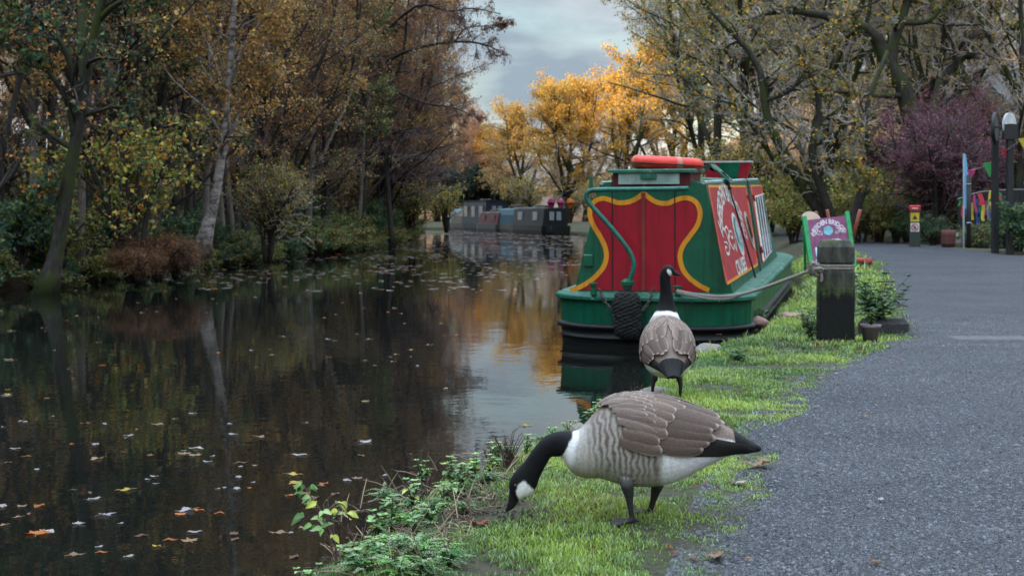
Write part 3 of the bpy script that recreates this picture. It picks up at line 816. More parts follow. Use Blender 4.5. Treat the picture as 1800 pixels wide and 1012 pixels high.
p = at(720, 410, 72); plant(HAZEL, p[0], 72, 4, 1.0, 'yellow green bush near the bend of the canal', None)
p = at(760, 400, 100); plant(HAZEL, p[0] + 1, 100, 1, 1.1, 'yellow green bush at the far end of the left bank', None)
q = 0
for Y in list(np.arange(24.3, 58, .8)) + list(np.arange(58, 100, 1.5)):
    x = np.interp(Y, LE[:, 0], LE[:, 1]) + g.uniform(-.25, .12); t = [1, 0, 1, 2][q % 4]; s = g.uniform(.55, 1.0)
    plant(BU[t], x, Y, q * 2.7, (s, s, s * .62), ['dark green ivy', 'low mixed green', 'olive and tan'][t] + ' growth trailing over the water of the far bank', 'growth trailing over the far water edge, ' + ['dark', 'low', 'olive'][t], -.28); q += 1
# dark evergreens across the end of the canal
for q, (x, y, s) in enumerate([(-7.2, 137, 1.25), (-4.6, 136, 1.35), (-2.0, 136, 1.1), (-9.5, 136, 1.3), (.5, 134, .8)]):
    plant(EVER, x, y, q * 1.1, s, ['dark evergreen bush behind the small child', 'tallest dark evergreen bush at the canal end', 'dark evergreen bush behind the pale cabin boat', 'dark evergreen bush against the end of the left wood', 'smallest evergreen bush behind the moored boats'][q], 'dark evergreens at the end of the canal')
# golden trees in the sun
for q, (x, y, s, t) in enumerate([(4.3, 113, 1.0, 0), (8.6, 109, 1.05, 1), (1.2, 128, .95, 1), (13, 118, 1.35, 0), (-2.5, 146, .85, 0), (7, 134, 1.2, 1), (-8, 152, .8, 1)]):
    plant(GOLDT[t], x, y, q * 1.9 + .5, s, ['sunlit golden tree right behind the moored boats', 'large golden orange tree left of the near boat roof', 'golden tree over the pale cabin boat', 'tall golden tree behind the green boat', 'small golden tree beyond the dark evergreens', 'golden tree behind the big golden orange one', 'low golden tree at the end of the left wood'][q], 'sunlit golden trees beyond the moored boats')
# right wood
wl = ['leafy green gold tree', 'thin leaved tree with grey twigs', 'almost bare tree with grey twigs']
rs = [(9.0, 56, 0, 1.05), (9.6, 66, 0, 1.15), (11, 50, 1, 1.0), (13, 60, 0, 1.2), (14.5, 47, 2, 1.0), (17, 55, 1, 1.2), (12.4, 42, 1, .8), (21, 52, 1, 1.1), (16, 70, 0, 1.3), (23, 62, 2, 1.2), (10.5, 78, 0, 1.15), (19, 82, 0, 1.3), (14, 39.5, 2, .7), (10.2, 46, 2, .85), (12, 90, 1, 1.2), (20, 41, 2, .8), (15, 52, 1, .9), (18.5, 60, 0, 1.1), (22, 70, 0, 1.2), (27, 57, 2, 1.1), (24, 95, 0, 1.3), (17, 100, 0, 1.3), (12.5, 72, 1, 1.1), (15, 84, 0, 1.2)]
for q, (x, y, t, s) in enumerate(rs):
    plant(RW[t], x, y, q * 2.3, s, wl[t] + ' ' + (['hanging over the canal behind the boat', 'second back behind the boat roof', 'standing close behind the green boat', 'behind the front leafy tree'][q] if q < 4 else 'in the wood behind the towpath'), 'trees behind the towpath, ' + wl[t])
q = 0
for (x, y) in [(8.6, 51), (9.5, 54), (10.5, 58), (9, 62), (10, 70), (11.5, 45), (13, 48), (12.5, 53), (14, 42), (15.5, 45.5), (16, 50), (17.5, 42), (18.5, 48), (20, 45), (21.5, 41), (22, 49), (24, 45), (14, 57), (17, 58), (20, 56), (24, 54), (27, 50), (9, 78), (7.6, 86), (13, 66), (16, 65), (20, 64), (26, 62), (8.5, 94), (6.5, 103), (10, 104), (4.8, 118), (7.5, 116), (1.5, 124), (11, 112)]:
    far_ = y > 100
    plant(THICK[[2, 1, 2, 0, 2][q % 5] if not far_ else 2], x, y, q * 1.7, g.uniform(.8, 1.3), ['tall thin purplish thicket', 'leafy russet thicket', 'olive leaved thicket'][[2, 1, 2, 0, 2][q % 5] if not far_ else 2] + (' in the wood behind the towpath' if not far_ else ' at the foot of the golden trees'), 'thicket under the right wood, ' + str([2, 1, 2, 0, 2][q % 5] if not far_ else 'far')); q += 1
# the big mossy oak
b3 = at(1600, 300, 40)
oak = make_tree('oak_tree', 'big mossy bare oak with forking limbs above the purple bush', 'tree', [
    (wp([(1640, 470, 40), (1625, 320, 40), (1592, 165, 40), (1562, 115, 40), (1535, 60, 40), (1480, 35, 39.5), (1400, 20, 39), (1340, 25, 38.5)], b3), .34, .06),
    (wp([(1566, 122, 40), (1572, 70, 40), (1590, 20, 40), (1604, -60, 40), (1600, -160, 40)], b3), .18, .07),
    (wp([(1625, 320, 40), (1650, 160, 40.4), (1690, 100, 40.6), (1720, 66, 40.6), (1770, 50, 40.4), (1840, 40, 40)], b3), .19, .07),
    (wp([(1592, 168, 40), (1540, 168, 39.5), (1480, 162, 39.2), (1430, 158, 39)], b3), .08, .03),
    (wp([(1722, 66, 40.6), (1740, 20, 40.6), (1760, -60, 40.4)], b3), .1, .05),
    (wp([(1584, 40, 40), (1630, 38, 39.7), (1660, 10, 39.5), (1720, -50, 39.3)], b3), .09, .03)],
    [L(14, .3, 1, .2, .85, 7, .25, .02, .5, .012), L(8, .1, 1, .55, .8, 6, .25, 0, .6, .008), L(5, .1, 1, .55, .7, 4, .28, -.03, .7, .006)], 84, (1, .1, [(GRN, 1), (OLV, 2), (GOLD, 1)], .1), M_BARKM, M_TWIGL)
put(oak, tuple(b3))
b4 = at(1440, 425, 37)
leaner = make_tree('mossy_tree', 'mossy many stemmed tree leaning left behind the purple sign board', 'tree', [
    (wp([(1490, 440, 37), (1440, 370, 37), (1395, 300, 37), (1350, 210, 37), (1330, 110, 37), (1250, 20, 37)], b4), .2, .06),
    (wp([(1475, 430, 37), (1450, 350, 36.6), (1428, 270, 36.5), (1440, 180, 36.4), (1400, 80, 36.2)], b4), .17, .05),
    (wp([(1432, 285, 36.5), (1480, 280, 36.3), (1500, 292, 36.2), (1530, 320, 36)], b4), .09, .03),
    (wp([(1490, 430, 37), (1510, 350, 37.3), (1530, 280, 37.5), (1520, 200, 37.6), (1560, 90, 37.8)], b4), .15, .05),
    (wp([(1400, 310, 37), (1360, 280, 36.6), (1300, 190, 36.2), (1240, 170, 36), (1180, 120, 35.8)], b4), .08, .02),
    (wp([(1340, 180, 37), (1400, 150, 36.6), (1450, 60, 36.3), (1500, 20, 36)], b4), .07, .02)],
    [L(14, .2, 1, .24, .85, 7, .25, .02, .5, .01), L(9, .1, 1, .55, .8, 6, .25, 0, .6, .007), L(6, .1, 1, .55, .7, 4, .28, -.03, .7, .005)], 85, (1, .09, [(GRN, 1), (OLV, 3), (GOLD, 2)], .1), M_BARKM, M_TWIGL)
put(leaner, tuple(b4))
# shrubs behind and beside the path
p = at(1650, 400, 37); plant(SPIN, p[0], 37, 0, 1.0, SPIN['label'], None)
p = at(1720, 400, 41); plant(SPIN, p[0], 41, 2, 1.1, 'second purple bush farther back behind the two tall posts', None)
q = 0
for (px, Y, s, t) in [(1515, 38, .7, 2), (1545, 38.5, .8, 2), (1575, 38, .75, 0), (1610, 37, .6, 0), (1640, 35.5, .5, 0), (1690, 35, .5, 1), (1730, 33.5, .55, 1), (1790, 31.5, .75, 0), (1815, 30.6, .8, 0), (1500, 41, .9, 2), (1450, 42, .9, 2), (1395, 42, .8, 2), (1770, 34, .6, 0), (1600, 39.5, 1.1, 2), (1540, 43, 1.3, 2), (1480, 47, 1.3, 2), (1660, 41, 1.2, 0), (1390, 48, 1.2, 2), (1740, 44, 1.4, 2), (1350, 52, 1.2, 2)]:
    p = at(px, 430, Y)
    plant(BU[t], p[0], Y, q * 1.9, s, ['dark green', 'mixed green', 'olive and tan'][t] + ' hedge bush ' + ['left of the striped marker post', 'near the bend of the path', 'right of the marker post', 'behind the marker post', 'left of the barrel', 'right of the barrel', 'under the bunting', 'right of the two tall posts', 'at the right edge beside the path', 'behind the trestle', 'behind the sign board', 'right of the boat', 'behind the tall posts'][q] if q < 13 else 'bush at the foot of the wood behind the towpath', 'bushes along the towpath' if q < 13 else 'bushes under the right wood'); q += 1
print('tris', sum(len(m.polygons) for m in bpy.data.meshes))
# ================================================================ the green narrowboat
def paint(name, c, c2=None, rough=.42, chips=None, scale=3.5, bs=.12):
    m = pmat(name, c, c2 or tuple(x * .72 for x in c), rough, scale, bs=bs, bd=.004, patch=chips, spec=.32)
    nt = m.node_tree; b = nt.nodes['Principled BSDF']; src = b.inputs['Base Color'].links[0].from_socket
    st = noise(nt, 16, 6, .65, coords(nt, 'Object', (1, 1, .07))); r = ramp(nt, [(.34, (.62, .60, .56)), (.52, (1, 1, 1)), (.72, (1.12, 1.12, 1.14))]); nt.links.new(st, r.inputs[0])
    nt.links.new(mix(nt, src, r.outputs[0], .8, 'MULTIPLY'), b.inputs['Base Color'])
    return m
M_GREEN = paint('green_paint', (.004, .105, .056), (.003, .075, .040), .4, ((.09, .17, .14), .66, 8))
M_GREEN2 = paint('faded_green_paint', (.015, .135, .085), (.008, .085, .055), .5, ((.28, .36, .33), .60, 6))
M_PALEG = paint('pale_weathered_paint', (.36, .45, .43), (.16, .25, .22), .6, ((.06, .13, .1), .62, 5))
M_RED = paint('red_paint', (.34, .007, .022), (.26, .006, .018), .45, ((.16, .06, .05), .69, 11))
M_REDS = paint('side_red_paint', (.44, .035, .045), (.34, .022, .03), .42, ((.4, .2, .18), .76, 9))
M_ORANGE = paint('orange_line_paint', (.72, .30, .02), (.62, .24, .015), .45)
M_BLACK = paint('black_hull_paint', (.009, .011, .012), (.005, .006, .007), .5, ((.10, .10, .09), .745, 7))
M_DARK = pmat('dark_gap', (.006, .006, .006), (.003, .003, .003), .8)
M_WHITE = paint('white_lettering', (.72, .68, .62), (.55, .52, .48), .5, ((.3, .07, .07), .74, 14))
M_STEEL = pmat('rusty_steel', (.07, .05, .04), (.035, .03, .028), .7, 20)
M_ROPEB = pmat('black_rope', (.014, .014, .014), (.006, .006, .006), .85, 60, bs=.8)
def glassmat(name, c=(.02, .03, .035), rough=.06):
    m, nt, b = newmat(name); b.inputs['Base Color'].default_value = (*c, 1); b.inputs['Roughness'].default_value = rough
    b.inputs['Specular IOR Level'].default_value = .8
    return m
M_GLASS = glassmat('window_glass')

boat = thing('narrowboat', 'green and red narrowboat with swan neck tiller moored by the grass bank', 'boat', (1.45, 15.1, WATER))
boat.rotation_euler = (R(1.6), 0, R(-14.5))
BM = Matrix.Translation((1.45, 15.1, WATER)) @ Matrix.Rotation(R(-14.5), 4, 'Z') @ Matrix.Rotation(R(1.6), 4, 'X')
BI = BM.inverted()
def onp(px, py, p0, n):
    """where the sight line of a photo point meets a plane of the boat (boat coordinates)"""
    o = BI @ Vector((0, 0, CH)); d = (BI @ Vector(at(px, py, 10))) - o
    p0, n = Vector(p0), Vector(n)
    return np.array(o + d * ((p0 - o).dot(n) / d.dot(n)))
YF = .30
FACE = ((0, YF, 0), (0, 1, 0))
TW, BW, ZB, ZT = .575, .865, .60, 1.735            # cabin half widths and heights
sn = nrm(np.array([ZT - ZB, 0, BW - TW]))
SIDE = ((BW, 0, ZB), tuple(sn))
def fc(zx, zy):          # photo crop -> end wall (x, z)
    p = onp(950 + zx / 2.7356, 250 + zy / 2.7356, *FACE); return p[0], p[2]
def sd_(zx, zy):         # photo crop -> side wall (y, z)
    p = onp(1230 + zx / 4.213, 300 + zy / 4.213, *SIDE); return p[1], p[2]
def facemap(V):          # (x, z, proud) -> boat
    V = np.asarray(V); return np.c_[V[:, 0], YF - V[:, 2], V[:, 1]]
def sidemap(V):          # (y, z, proud) -> boat
    V = np.asarray(V); t = (V[:, 1] - ZB) / (ZT - ZB)
    return np.c_[BW + (TW - BW) * t + sn[0] * V[:, 2], V[:, 0], V[:, 1] + sn[2] * V[:, 2]]

def outline(hw, y0, bulge, ylen=9.4, inset=0.0):
    hw = hw - inset
    xs = hw * np.sin(np.linspace(-pi / 2, pi / 2, 33))
    st = np.c_[xs, y0 + inset + bulge * (np.abs(xs) / hw) ** 4]
    ys = np.linspace(1, 7.4, 8)
    bow = np.linspace(0, 1, 9)[1:]
    r = [(hw, y) for y in ys] + [(hw * (1 - b ** 2.0), 7.4 + (ylen - 7.4 - inset) * b) for b in bow]
    l = [(-x, y) for x, y in r[::-1]][1:]
    return np.array(list(map(tuple, st)) + r + l)
def hull_loft(mb, levels, cap=None, mi=0):
    rings = [np.c_[outline(1.05, 0, .42, inset=i), np.full(len(outline(1.05, 0, .42)), z)] for z, i in levels]
    n = len(rings[0]); V = np.concatenate(rings)
    mb.add(V, grid_faces(len(levels), n, True), mi=mi)
    if cap is not None:
        mb.add(rings[cap], [tuple(range(n))], mi=mi)
mb = MB(); hull_loft(mb, [(.225, .012), (.50, .0)]); mb.build('hull', M_GREEN, boat, smooth=False)
mb = MB(); hull_loft(mb, [(-.35, .10), (-.06, .03), (.02, .018), (.075, .015), (.082, -.002), (.098, -.002), (.106, .014), (.175, .010), (.185, -.02), (.20, -.03), (.225, -.03), (.24, .014)])
mb.build('lower_hull', M_BLACK, boat, smooth=True)
mb = MB(); hull_loft(mb, [(.485, .002), (.49, -.03), (.505, -.042), (.535, -.042), (.552, -.03), (.560, .0), (.572, .012), (.572, .03)], cap=7)
mb.build('gunwale', M_GREEN2, boat, smooth=False)
# cabin
sec = [(-BW, ZB - .04), (-TW, ZT), (-TW * .6, ZT + .045), (0, ZT + .06), (TW * .6, ZT + .045), (TW, ZT), (BW, ZB - .04)]
def cabin_run(y0, y1):
    V = np.array([(x, y, z) for y in (y0, y1) for x, z in sec]); n = len(sec)
    return V, [(i, i + 1, n + i + 1, n + i) for i in range(n - 1)] + [tuple(range(n - 1, -1, -1)), tuple(range(n, 2 * n))]
mb = MB(); mb.add(*cabin_run(YF, 7.1)); mb.add(*box((0, 7.9, .75), (1.3, 1.5, .36)))
mb.build('cabin', M_GREEN, boat)
mb = MB()
for s in (-1, 1):
    mb.add(*tube([(s * (TW - .02), YF - .012, ZT + .015), (s * (TW - .02), 7.11, ZT + .015)], .022, 6))
mb.build('roof_rail', M_PALEG, boat)
# shield on the end wall
zr_ = [(497, 245), (530, 272), (565, 290), (610, 294), (645, 280), (690, 268), (730, 275), (760, 305), (768, 350), (755, 400), (720, 450), (690, 490), (675, 525), (672, 560), (685, 610), (715, 650), (760, 685), (812, 712)]
zl_ = [(497, 245), (460, 272), (420, 288), (375, 291), (340, 280), (300, 270), (265, 282), (243, 310), (238, 350), (255, 400), (285, 450), (310, 500), (318, 545), (308, 590), (280, 630), (235, 670), (180, 700), (142, 712)]
cr = smooth_poly([fc(*p) for p in zr_], 90); cl_ = smooth_poly([fc(*p) for p in zl_], 90)
zbot = .585
line = np.concatenate([cl_[::-1], cr[1:]])
out_ = np.concatenate([[(line[0][0], zbot)], line, [(line[-1][0], zbot)]])
V, f = prism(out_, 0, .004); mb = MB(); mb.add(facemap(V), f); mb.build('red_panel', M_RED, boat)
V, f = ribbon(line, .052, .004, .0075, closed=False); mb = MB(); mb.add(facemap(V), f)
pk = np.array([fc(487, 250), fc(497, 198), fc(507, 250), fc(497, 262)]); V, f = prism(pk, .0075, .0095); mb.add(facemap(V), f)
mb.build('shield_border', M_ORANGE, boat)
for zx in (345, 646):
    x, z1 = fc(zx, 160); V, f = box((x, (z1 + zbot) / 2, .0085), (.011, z1 - zbot, .005)); mb = MB(); mb.add(facemap(V), f); mb.build('door_seam', M_DARK, boat)
x, z1 = fc(495, 242); V, f = box((x, (z1 + zbot) / 2, .012), (.042, z1 - zbot, .009)); mb = MB(); mb.add(facemap(V), f)
mb.build('door_strip', paint('strip_red', (.26, .035, .035), (.17, .02, .02), .5, ((.2, .12, .08), .68, 9)), boat)
x, z = fc(230, 566); V, f = bbox_bev((x, 0, z), (.115, .03, .125), .012); V[:, 1] += YF - .014; mb = MB(); mb.add(V, f); mb.build('locker_plate', M_GREEN, boat)
# hatch on the roof
mb = MB(); V, f = bbox_bev((-.01, .75, ZT + .145), (.93, 1.05, .04), .012); mb.add(V, f)
hat = mb.build('hatch', M_GREEN2, boat)
mb = MB(); mb.add(*box((-.03, .27, ZT + .06), (.66, .045, .115))); mb.build('hatch_front', M_PALEG, hat)
mb = MB(); mb.add(*box((-.03, .238, ZT + .085), (.17, .03, .05))); mb.build('hatch_handle', M_GREEN2, hat)
mb = MB(); mb.add(*box((-.01, .74, ZT + .055), (.84, .9, .14))); mb.build('hatch_runner', paint('dark_red', (.12, .008, .015), None, .5), hat)
# swan neck tiller and rudder post
def fp(px, py, y=-.06): return onp(px, py, (0, y, 0), (0, 1, 0))
tp = smooth_poly([fp(1104, 500), fp(1110, 484), fp(1114, 470), fp(1113, 458), fp(1105, 440), fp(1085, 413), fp(1060, 384), fp(1040, 362), fp(1032, 350), fp(1032, 341), fp(1040, 335), fp(1060, 333.5), fp(1110, 333), fp(1160, 332.5), fp(1210, 331.5)], 90)
mb = MB(); mb.add(*tube(tp, .026, 10)); til = mb.build('tiller', paint('tiller_green', (.02, .15, .115), (.012, .09, .065), .32, ((.16, .13, .1), .70, 12)), boat, smooth=True)
q0 = fp(1103, 505)
mb = MB(); mb.add(*lathe([(.09, .56), (.09, .6), (.05, .61), (.05, .66), (.075, .67), (.075, .71), (.05, .725), (.03, .74)], 8, (q0[0], q0[1], 0))); mb.build('rudder_post', M_GREEN, boat)
q1 = fp(1041, 505)
mb = MB(); mb.add(*lathe([(.035, .56), (.03, .66), (.05, .665), (.05, .685), (.01, .69)], 12, (q1[0], q1[1] + .06, 0))); mb.build('mooring_dolly', M_GREEN, boat)
q2 = fp(1190, 510)
mb = MB(); mb.add(*lathe([(.035, .56), (.03, .64), (.05, .645), (.05, .665), (.01, .67)], 12, (q2[0], q2[1] + .06, 0))); mb.build('mooring_dolly', M_GREEN, boat)
mb = MB(); p = fp(1035, 318, .3); mb.add(*box((p[0] + .02, .33, ZT + .02), (.04, .05, .13))); mb.build('roof_cleat', M_GREEN2, boat)

def text_mesh(s, size=1.0, bold=.03):
    cu = bpy.data.curves.new('lettering', 'FONT'); cu.body = s; cu.size = size; cu.offset = bold; cu.resolution_u = 4
    o = bpy.data.objects.new('lettering', cu); COL.objects.link(o)
    bpy.context.view_layer.update()
    dg = bpy.context.evaluated_depsgraph_get()
    me = bpy.data.meshes.new_from_object(o.evaluated_get(dg))
    V = np.array([v.co[:] for v in me.vertices]); f = [tuple(p.vertices) for p in me.polygons]
    bpy.data.objects.remove(o); bpy.data.curves.remove(cu); bpy.data.meshes.remove(me)
    return V[:, :2], f
def text_line(mb, s, ctr, w, h, mapf, proud, shear=0.0):
    V, f = text_mesh(s); lo, hi = V.min(0), V.max(0); U = (V - (lo + hi) / 2) / (hi - lo)
    P = np.c_[ctr[0] + U[:, 0] * w, ctr[1] + U[:, 1] * h + shear * U[:, 0] * w, np.full(len(U), proud)]
    mb.add(mapf(P), f)
def text_arc(mb, s, ctr, rad, a0, a1, h, mapf, proud, ell=1.0, flip=1):
    V, f = text_mesh(s); lo, hi = V.min(0), V.max(0); U = (V - lo) / (hi - lo)
    a = a0 + (a1 - a0) * U[:, 0]; r = rad + h * U[:, 1]
    mb.add(mapf(np.c_[ctr[0] + flip * r * np.cos(a), ctr[1] + r * np.sin(a) * ell, np.full(len(U), proud)]), f)
def curl(mb, pts, w, mapf, proud):
    P = smooth_poly(pts, 40); t = nrm(np.gradient(P, axis=0)); n_ = np.c_[-t[:, 1], t[:, 0]]
    ww = w * (.35 + .65 * np.sin(np.linspace(.1, pi - .1, 40)))[:, None]
    V = np.concatenate([P + n_ * ww / 2, P - n_ * ww / 2]); V = np.c_[V, np.full(80, proud)]
    mb.add(mapf(V), [(i, i + 1, 41 + i, 40 + i) for i in range(39)])
def spiral(c, r0, r1, a0, a1, n=9, ey=1.0):
    a = np.linspace(a0, a1, n); r = np.linspace(r0, r1, n)
    return np.c_[c[0] + r * np.cos(a), c[1] + ey * r * np.sin(a)]
def scroll_word(mb, c, w, h, mapf, proud, flip=1):
    """ornate curled lettering: loops and swashes"""
    T = lambda P: np.c_[c[0] + flip * np.asarray(P)[:, 0] * w, c[1] + np.asarray(P)[:, 1] * h]
    curl(mb, T(spiral((-.32, -.2), .03, .24, 0, 8.2)), .09 * h, mapf, proud)
    curl(mb, T([(-.22, -.36), (-.05, -.1), (-.1, .3), (-.25, .42), (-.34, .28)]), .12 * h, mapf, proud)
    curl(mb, T([(-.1, .38), (.08, .42), (.14, .2), (.0, .05), (.1, -.2), (.22, -.34)]), .12 * h, mapf, proud)
    curl(mb, T(spiral((.28, .12), .02, .17, 2, 9)), .09 * h, mapf, proud)
    curl(mb, T([(.2, -.3), (.34, -.18), (.4, -.36), (.5, -.1), (.46, .1)]), .11 * h, mapf, proud)

# painted side: two red panels, lettering, oval picture, porthole, windows
def side_poly(name, pts, mat_, a, b, parent=boat, **k):
    V, f = prism(np.array([sd_(*p) for p in pts]), a, b); mb = MB(); mb.add(sidemap(V), f); return mb.build(name, mat_, parent)
pan1 = side_poly('side_panel', [(58, 112), (342, 112), (432, 700), (197, 842)], M_REDS, 0, .004)
pan2 = side_poly('side_panel', [(372, 108), (458, 106), (530, 600), (466, 684)], M_REDS, 0, .004)
for pts, nm in (([(63, 117), (338, 117), (426, 694), (201, 835)], pan1), ([(377, 113), (454, 111), (525, 596), (469, 677)], pan2)):
    V, f = ribbon(np.array([sd_(*p) for p in pts]), .03, .004, .007); mb = MB(); mb.add(sidemap(V), f); mb.build('panel_border', M_ORANGE, nm)
V, f = ribbon(np.array([sd_(351, 78), sd_(450, 745)]), .05, .001, .012, False); mb = MB(); mb.add(sidemap(V), f); mb.build('side_seam', M_DARK, boat)
for p in ((352, 205), (392, 205), (418, 625), (448, 588)):
    y, z = sd_(*p); V, f = box((y, z, .02), (.06, .09, .025)); mb = MB(); mb.add(sidemap(V), f); mb.build('hinge', paint('hinge_red', (.3, .01, .015), None, .5), boat)
A, B_, C_ = (np.array(sd_(*p)) for p in ((152, 450), (238, 222), (318, 380)))
def circ(a, b, c):
    M_ = 2 * np.array([b - a, c - a]); v = np.array([b @ b - a @ a, c @ c - a @ a]); o = np.linalg.solve(M_, v); return o, np.linalg.norm(a - o)
ctr, rad = circ(A, B_, C_)
a0 = math.atan2(A[1] - ctr[1], A[0] - ctr[0]); a1 = math.atan2(C_[1] - ctr[1], C_[0] - ctr[0])
if a0 < 0: a0 += 2 * pi
let = MB(); text_arc(let, 'HEBDEN BRIDGE', ctr, rad - .10, a0, a1, .22, sidemap, .0085); let.build('lettering', M_WHITE, pan1); let = MB()
y, z = sd_(300, 705); ya, za = sd_(262, 705); yb, zb = sd_(342, 700)
text_line(let, 'CRUISES', ((ya + yb) / 2, z), yb - ya, .17, sidemap, .0085); let.build('lettering', M_WHITE, pan1); let = MB()
y, z = sd_(212, 520); ya = sd_(170, 520)[0]; yb = sd_(252, 520)[0]
scroll_word(let, (y, z), (yb - ya) * 1.2, .36, sidemap, .0085); let.build('scrollwork', M_WHITE, pan1); let = MB()
y2, z2 = sd_(325, 470); scroll_word(let, (y2, z2 + .02), .55, .26, sidemap, .0085)
let.build('scrollwork', M_WHITE, pan1)
def ov(c, hy, hz, name, mat_, a, b, parent):
    y, z = sd_(*c); t = np.linspace(0, 2 * pi, 40, endpoint=False); V, f = prism(np.c_[y + hy * np.cos(t), z + hz * np.sin(t)], a, b); mb = MB(); mb.add(sidemap(V), f); return mb.build(name, mat_, parent)
def scenic():
    m, nt, b = newmat('painted_landscape')
    f = noise(nt, 5, 4, .5, coords(nt, 'Object', (1, .7, 2)), .6)
    r = ramp(nt, [(.32, (.02, .10, .09)), (.42, (.05, .2, .13)), (.5, (.12, .3, .42)), (.57, (.5, .55, .52)), (.66, (.16, .1, .24))]); nt.links.new(f, r.inputs[0])
    nt.links.new(r.outputs[0], b.inputs['Base Color']); b.inputs['Roughness'].default_value = .4
    return m
hz_ = abs(sd_(270, 300)[1] - sd_(285, 650)[1]) / 2
em = ov((277, 472), .33, hz_, 'emblem_rim', M_WHITE, .0085, .012, pan1)
ov((277, 472), .28, hz_ - .045, 'emblem_picture', scenic(), .012, .015, pan1)
po = ov((360, 442), .21, hz_ * .92, 'porthole', paint('cream_rim', (.45, .40, .33), None, .5), .0085, .02, boat)
ov((360, 442), .16, hz_ * .92 - .05, 'glass', M_GLASS, .02, .024, po)
for k in range(4):
    u0, u1 = k / 4 + .01, (k + 1) / 4 - .01
    tl = lambda u: (398 + (465 - 398) * u, 192 - 22 * u); bl = lambda u: (466 + (528 - 466) * u, 672 - 76 * u)
    fr = side_poly('window', [tl(u0), tl(u1), bl(u1), bl(u0)], M_WHITE, .004, .02)
    e = .035
    def inn(u, v): return tuple(np.array(tl(u)) * (1 - v) + np.array(bl(u)) * v)
    V, f = prism(np.array([sd_(*inn(u0 + .03, .02)), sd_(*inn(u1 - .03, .02)), sd_(*inn(u1 - .03, .98)), sd_(*inn(u0 + .03, .98))]), .02, .023)
    mb = MB(); mb.add(sidemap(V), f); mb.build('pane', glassmat('pane_glass', (.10, .16, .18), .15), fr)
# black rope with a knotted end slung down the side
pr = [sd_(*p) for p in ((170, 40), (190, 95), (208, 150), (222, 205), (243, 268), (285, 420), (335, 590), (385, 760), (420, 880))]
P = sidemap(np.c_[np.array(pr), np.full(len(pr), .03)]); P = np.concatenate([[P[0] + [-.18, .02, .09]], P]); P = smooth_poly(P, 60)
mb = MB(); mb.add(*tube(P, np.where(np.linspace(0, 1, 60) < .32, .02 + .008 * np.sin(np.arange(60) * 1.5), .011), 7)); mb.build('side_rope', M_ROPEB, boat, smooth=True)
# folding frame on the roof
mb = MB()
for q, (a, b) in enumerate((((.15, 2.3, ZT + .06), (.42, 2.0, ZT + .21)), ((.42, 2.0, ZT + .21), (.62, 2.1, ZT + .02)))):
    d = nrm(np.array(b) - np.array(a)); n_ = np.array([-d[2], 0, d[0]])
    P = np.array([a, b, np.array(b) + n_ * .02, np.array(a) + n_ * .02]); P2 = P + [0, .5, 0]
    mb.add(np.concatenate([P, P2]), [(0, 3, 2, 1), (4, 5, 6, 7), (0, 1, 5, 4), (1, 2, 6, 5), (2, 3, 7, 6), (3, 0, 4, 7)])
mb.build('roof_vent', M_GREEN2, boat)

def world_of(p): return BM @ Vector(p)
# lifebuoy lying on the hatch
def torus(mb, c, r1, r2, n=48, k=14, colf=None, mi=0):
    a = np.arange(n) / n * 2 * pi; b = np.arange(k) / k * 2 * pi
    A_, B2 = np.meshgrid(a, b, indexing='ij')
    V = np.stack([(r1 + r2 * np.cos(B2)) * np.cos(A_), (r1 + r2 * np.cos(B2)) * np.sin(A_), r2 * np.sin(B2)], -1).reshape(-1, 3) + np.array(c)
    i, j = np.meshgrid(np.arange(n), np.arange(k), indexing='ij')
    f = np.stack([i * k + j, ((i + 1) % n) * k + j, ((i + 1) % n) * k + (j + 1) % k, i * k + (j + 1) % k], -1).reshape(-1, 4)
    mb.add(V, f, mi=mi)
M_BUOY = pmat('red_orange_buoy', (.75, .035, .014), (.62, .025, .012), .42, 5, bs=.1, patch=((.75, .5, .42), .72, 7))
lb = thing('lifebuoy', 'red orange lifebuoy lying flat on the roof hatch of the green boat', 'lifebuoy', world_of((.10, .72, ZT + .225)))
lb.rotation_euler = (R(1), R(3.5), R(-14))
mb = MB(); torus(mb, (0, 0, 0), .33, .075); ring_o = mb.build('ring', M_BUOY, lb, smooth=True)
for a in (.5, 2.07, 3.64, 5.21):
    P = [(.33 * cos(a + t), .33 * sin(a + t), 0) for t in np.linspace(-.09, .09, 5)]
    mb = MB(); mb.add(*tube(P, .0785, 16)); mb.build('reflective_band', pmat('worn_band', (.62, .20, .14), None, .5), lb, smooth=True)
P = [((.405 + .03 * abs(sin(a * 2 + 1))) * cos(a), (.405 + .03 * abs(sin(a * 2 + 1))) * sin(a), -.01) for a in np.linspace(0, 2 * pi, 80)]
mb = MB(); mb.add(*tube(P, .008, 5, cap=False)); mb.build('grab_line', M_ROPEB, lb)
# planter on the roof
pb = thing('roof_planter', 'small red and green painted box on the roof of the green boat', 'planter', world_of((.30, 5.2, ZT + .04)), R(-14.5))
mb = MB()
a_ = np.array([(-.27, -.12, 0), (.27, -.12, 0), (.27, .12, 0), (-.27, .12, 0), (-.34, -.17, .22), (.34, -.17, .22), (.34, .17, .22), (-.34, .17, .22)])
mb.add(a_, [(0, 3, 2, 1), (0, 1, 5, 4), (1, 2, 6, 5), (2, 3, 7, 6), (3, 0, 4, 7), (4, 5, 6, 7)]); mb.build('box', paint('planter_red', (.4, .012, .03), None, .45), pb)
mb = MB(); mb.add(np.array([(-.07, -.135, .005), (.16, -.135, .005), (.2, -.182, .225), (-.1, -.182, .225), (-.07, -.12, .005), (.16, -.12, .005), (.2, -.16, .225), (-.1, -.16, .225)]), [(0, 1, 2, 3), (7, 6, 5, 4), (0, 4, 5, 1), (1, 5, 6, 2), (2, 6, 7, 3), (3, 7, 4, 0)]); mb.build('green_diamond', M_GREEN, pb)
mb = MB()
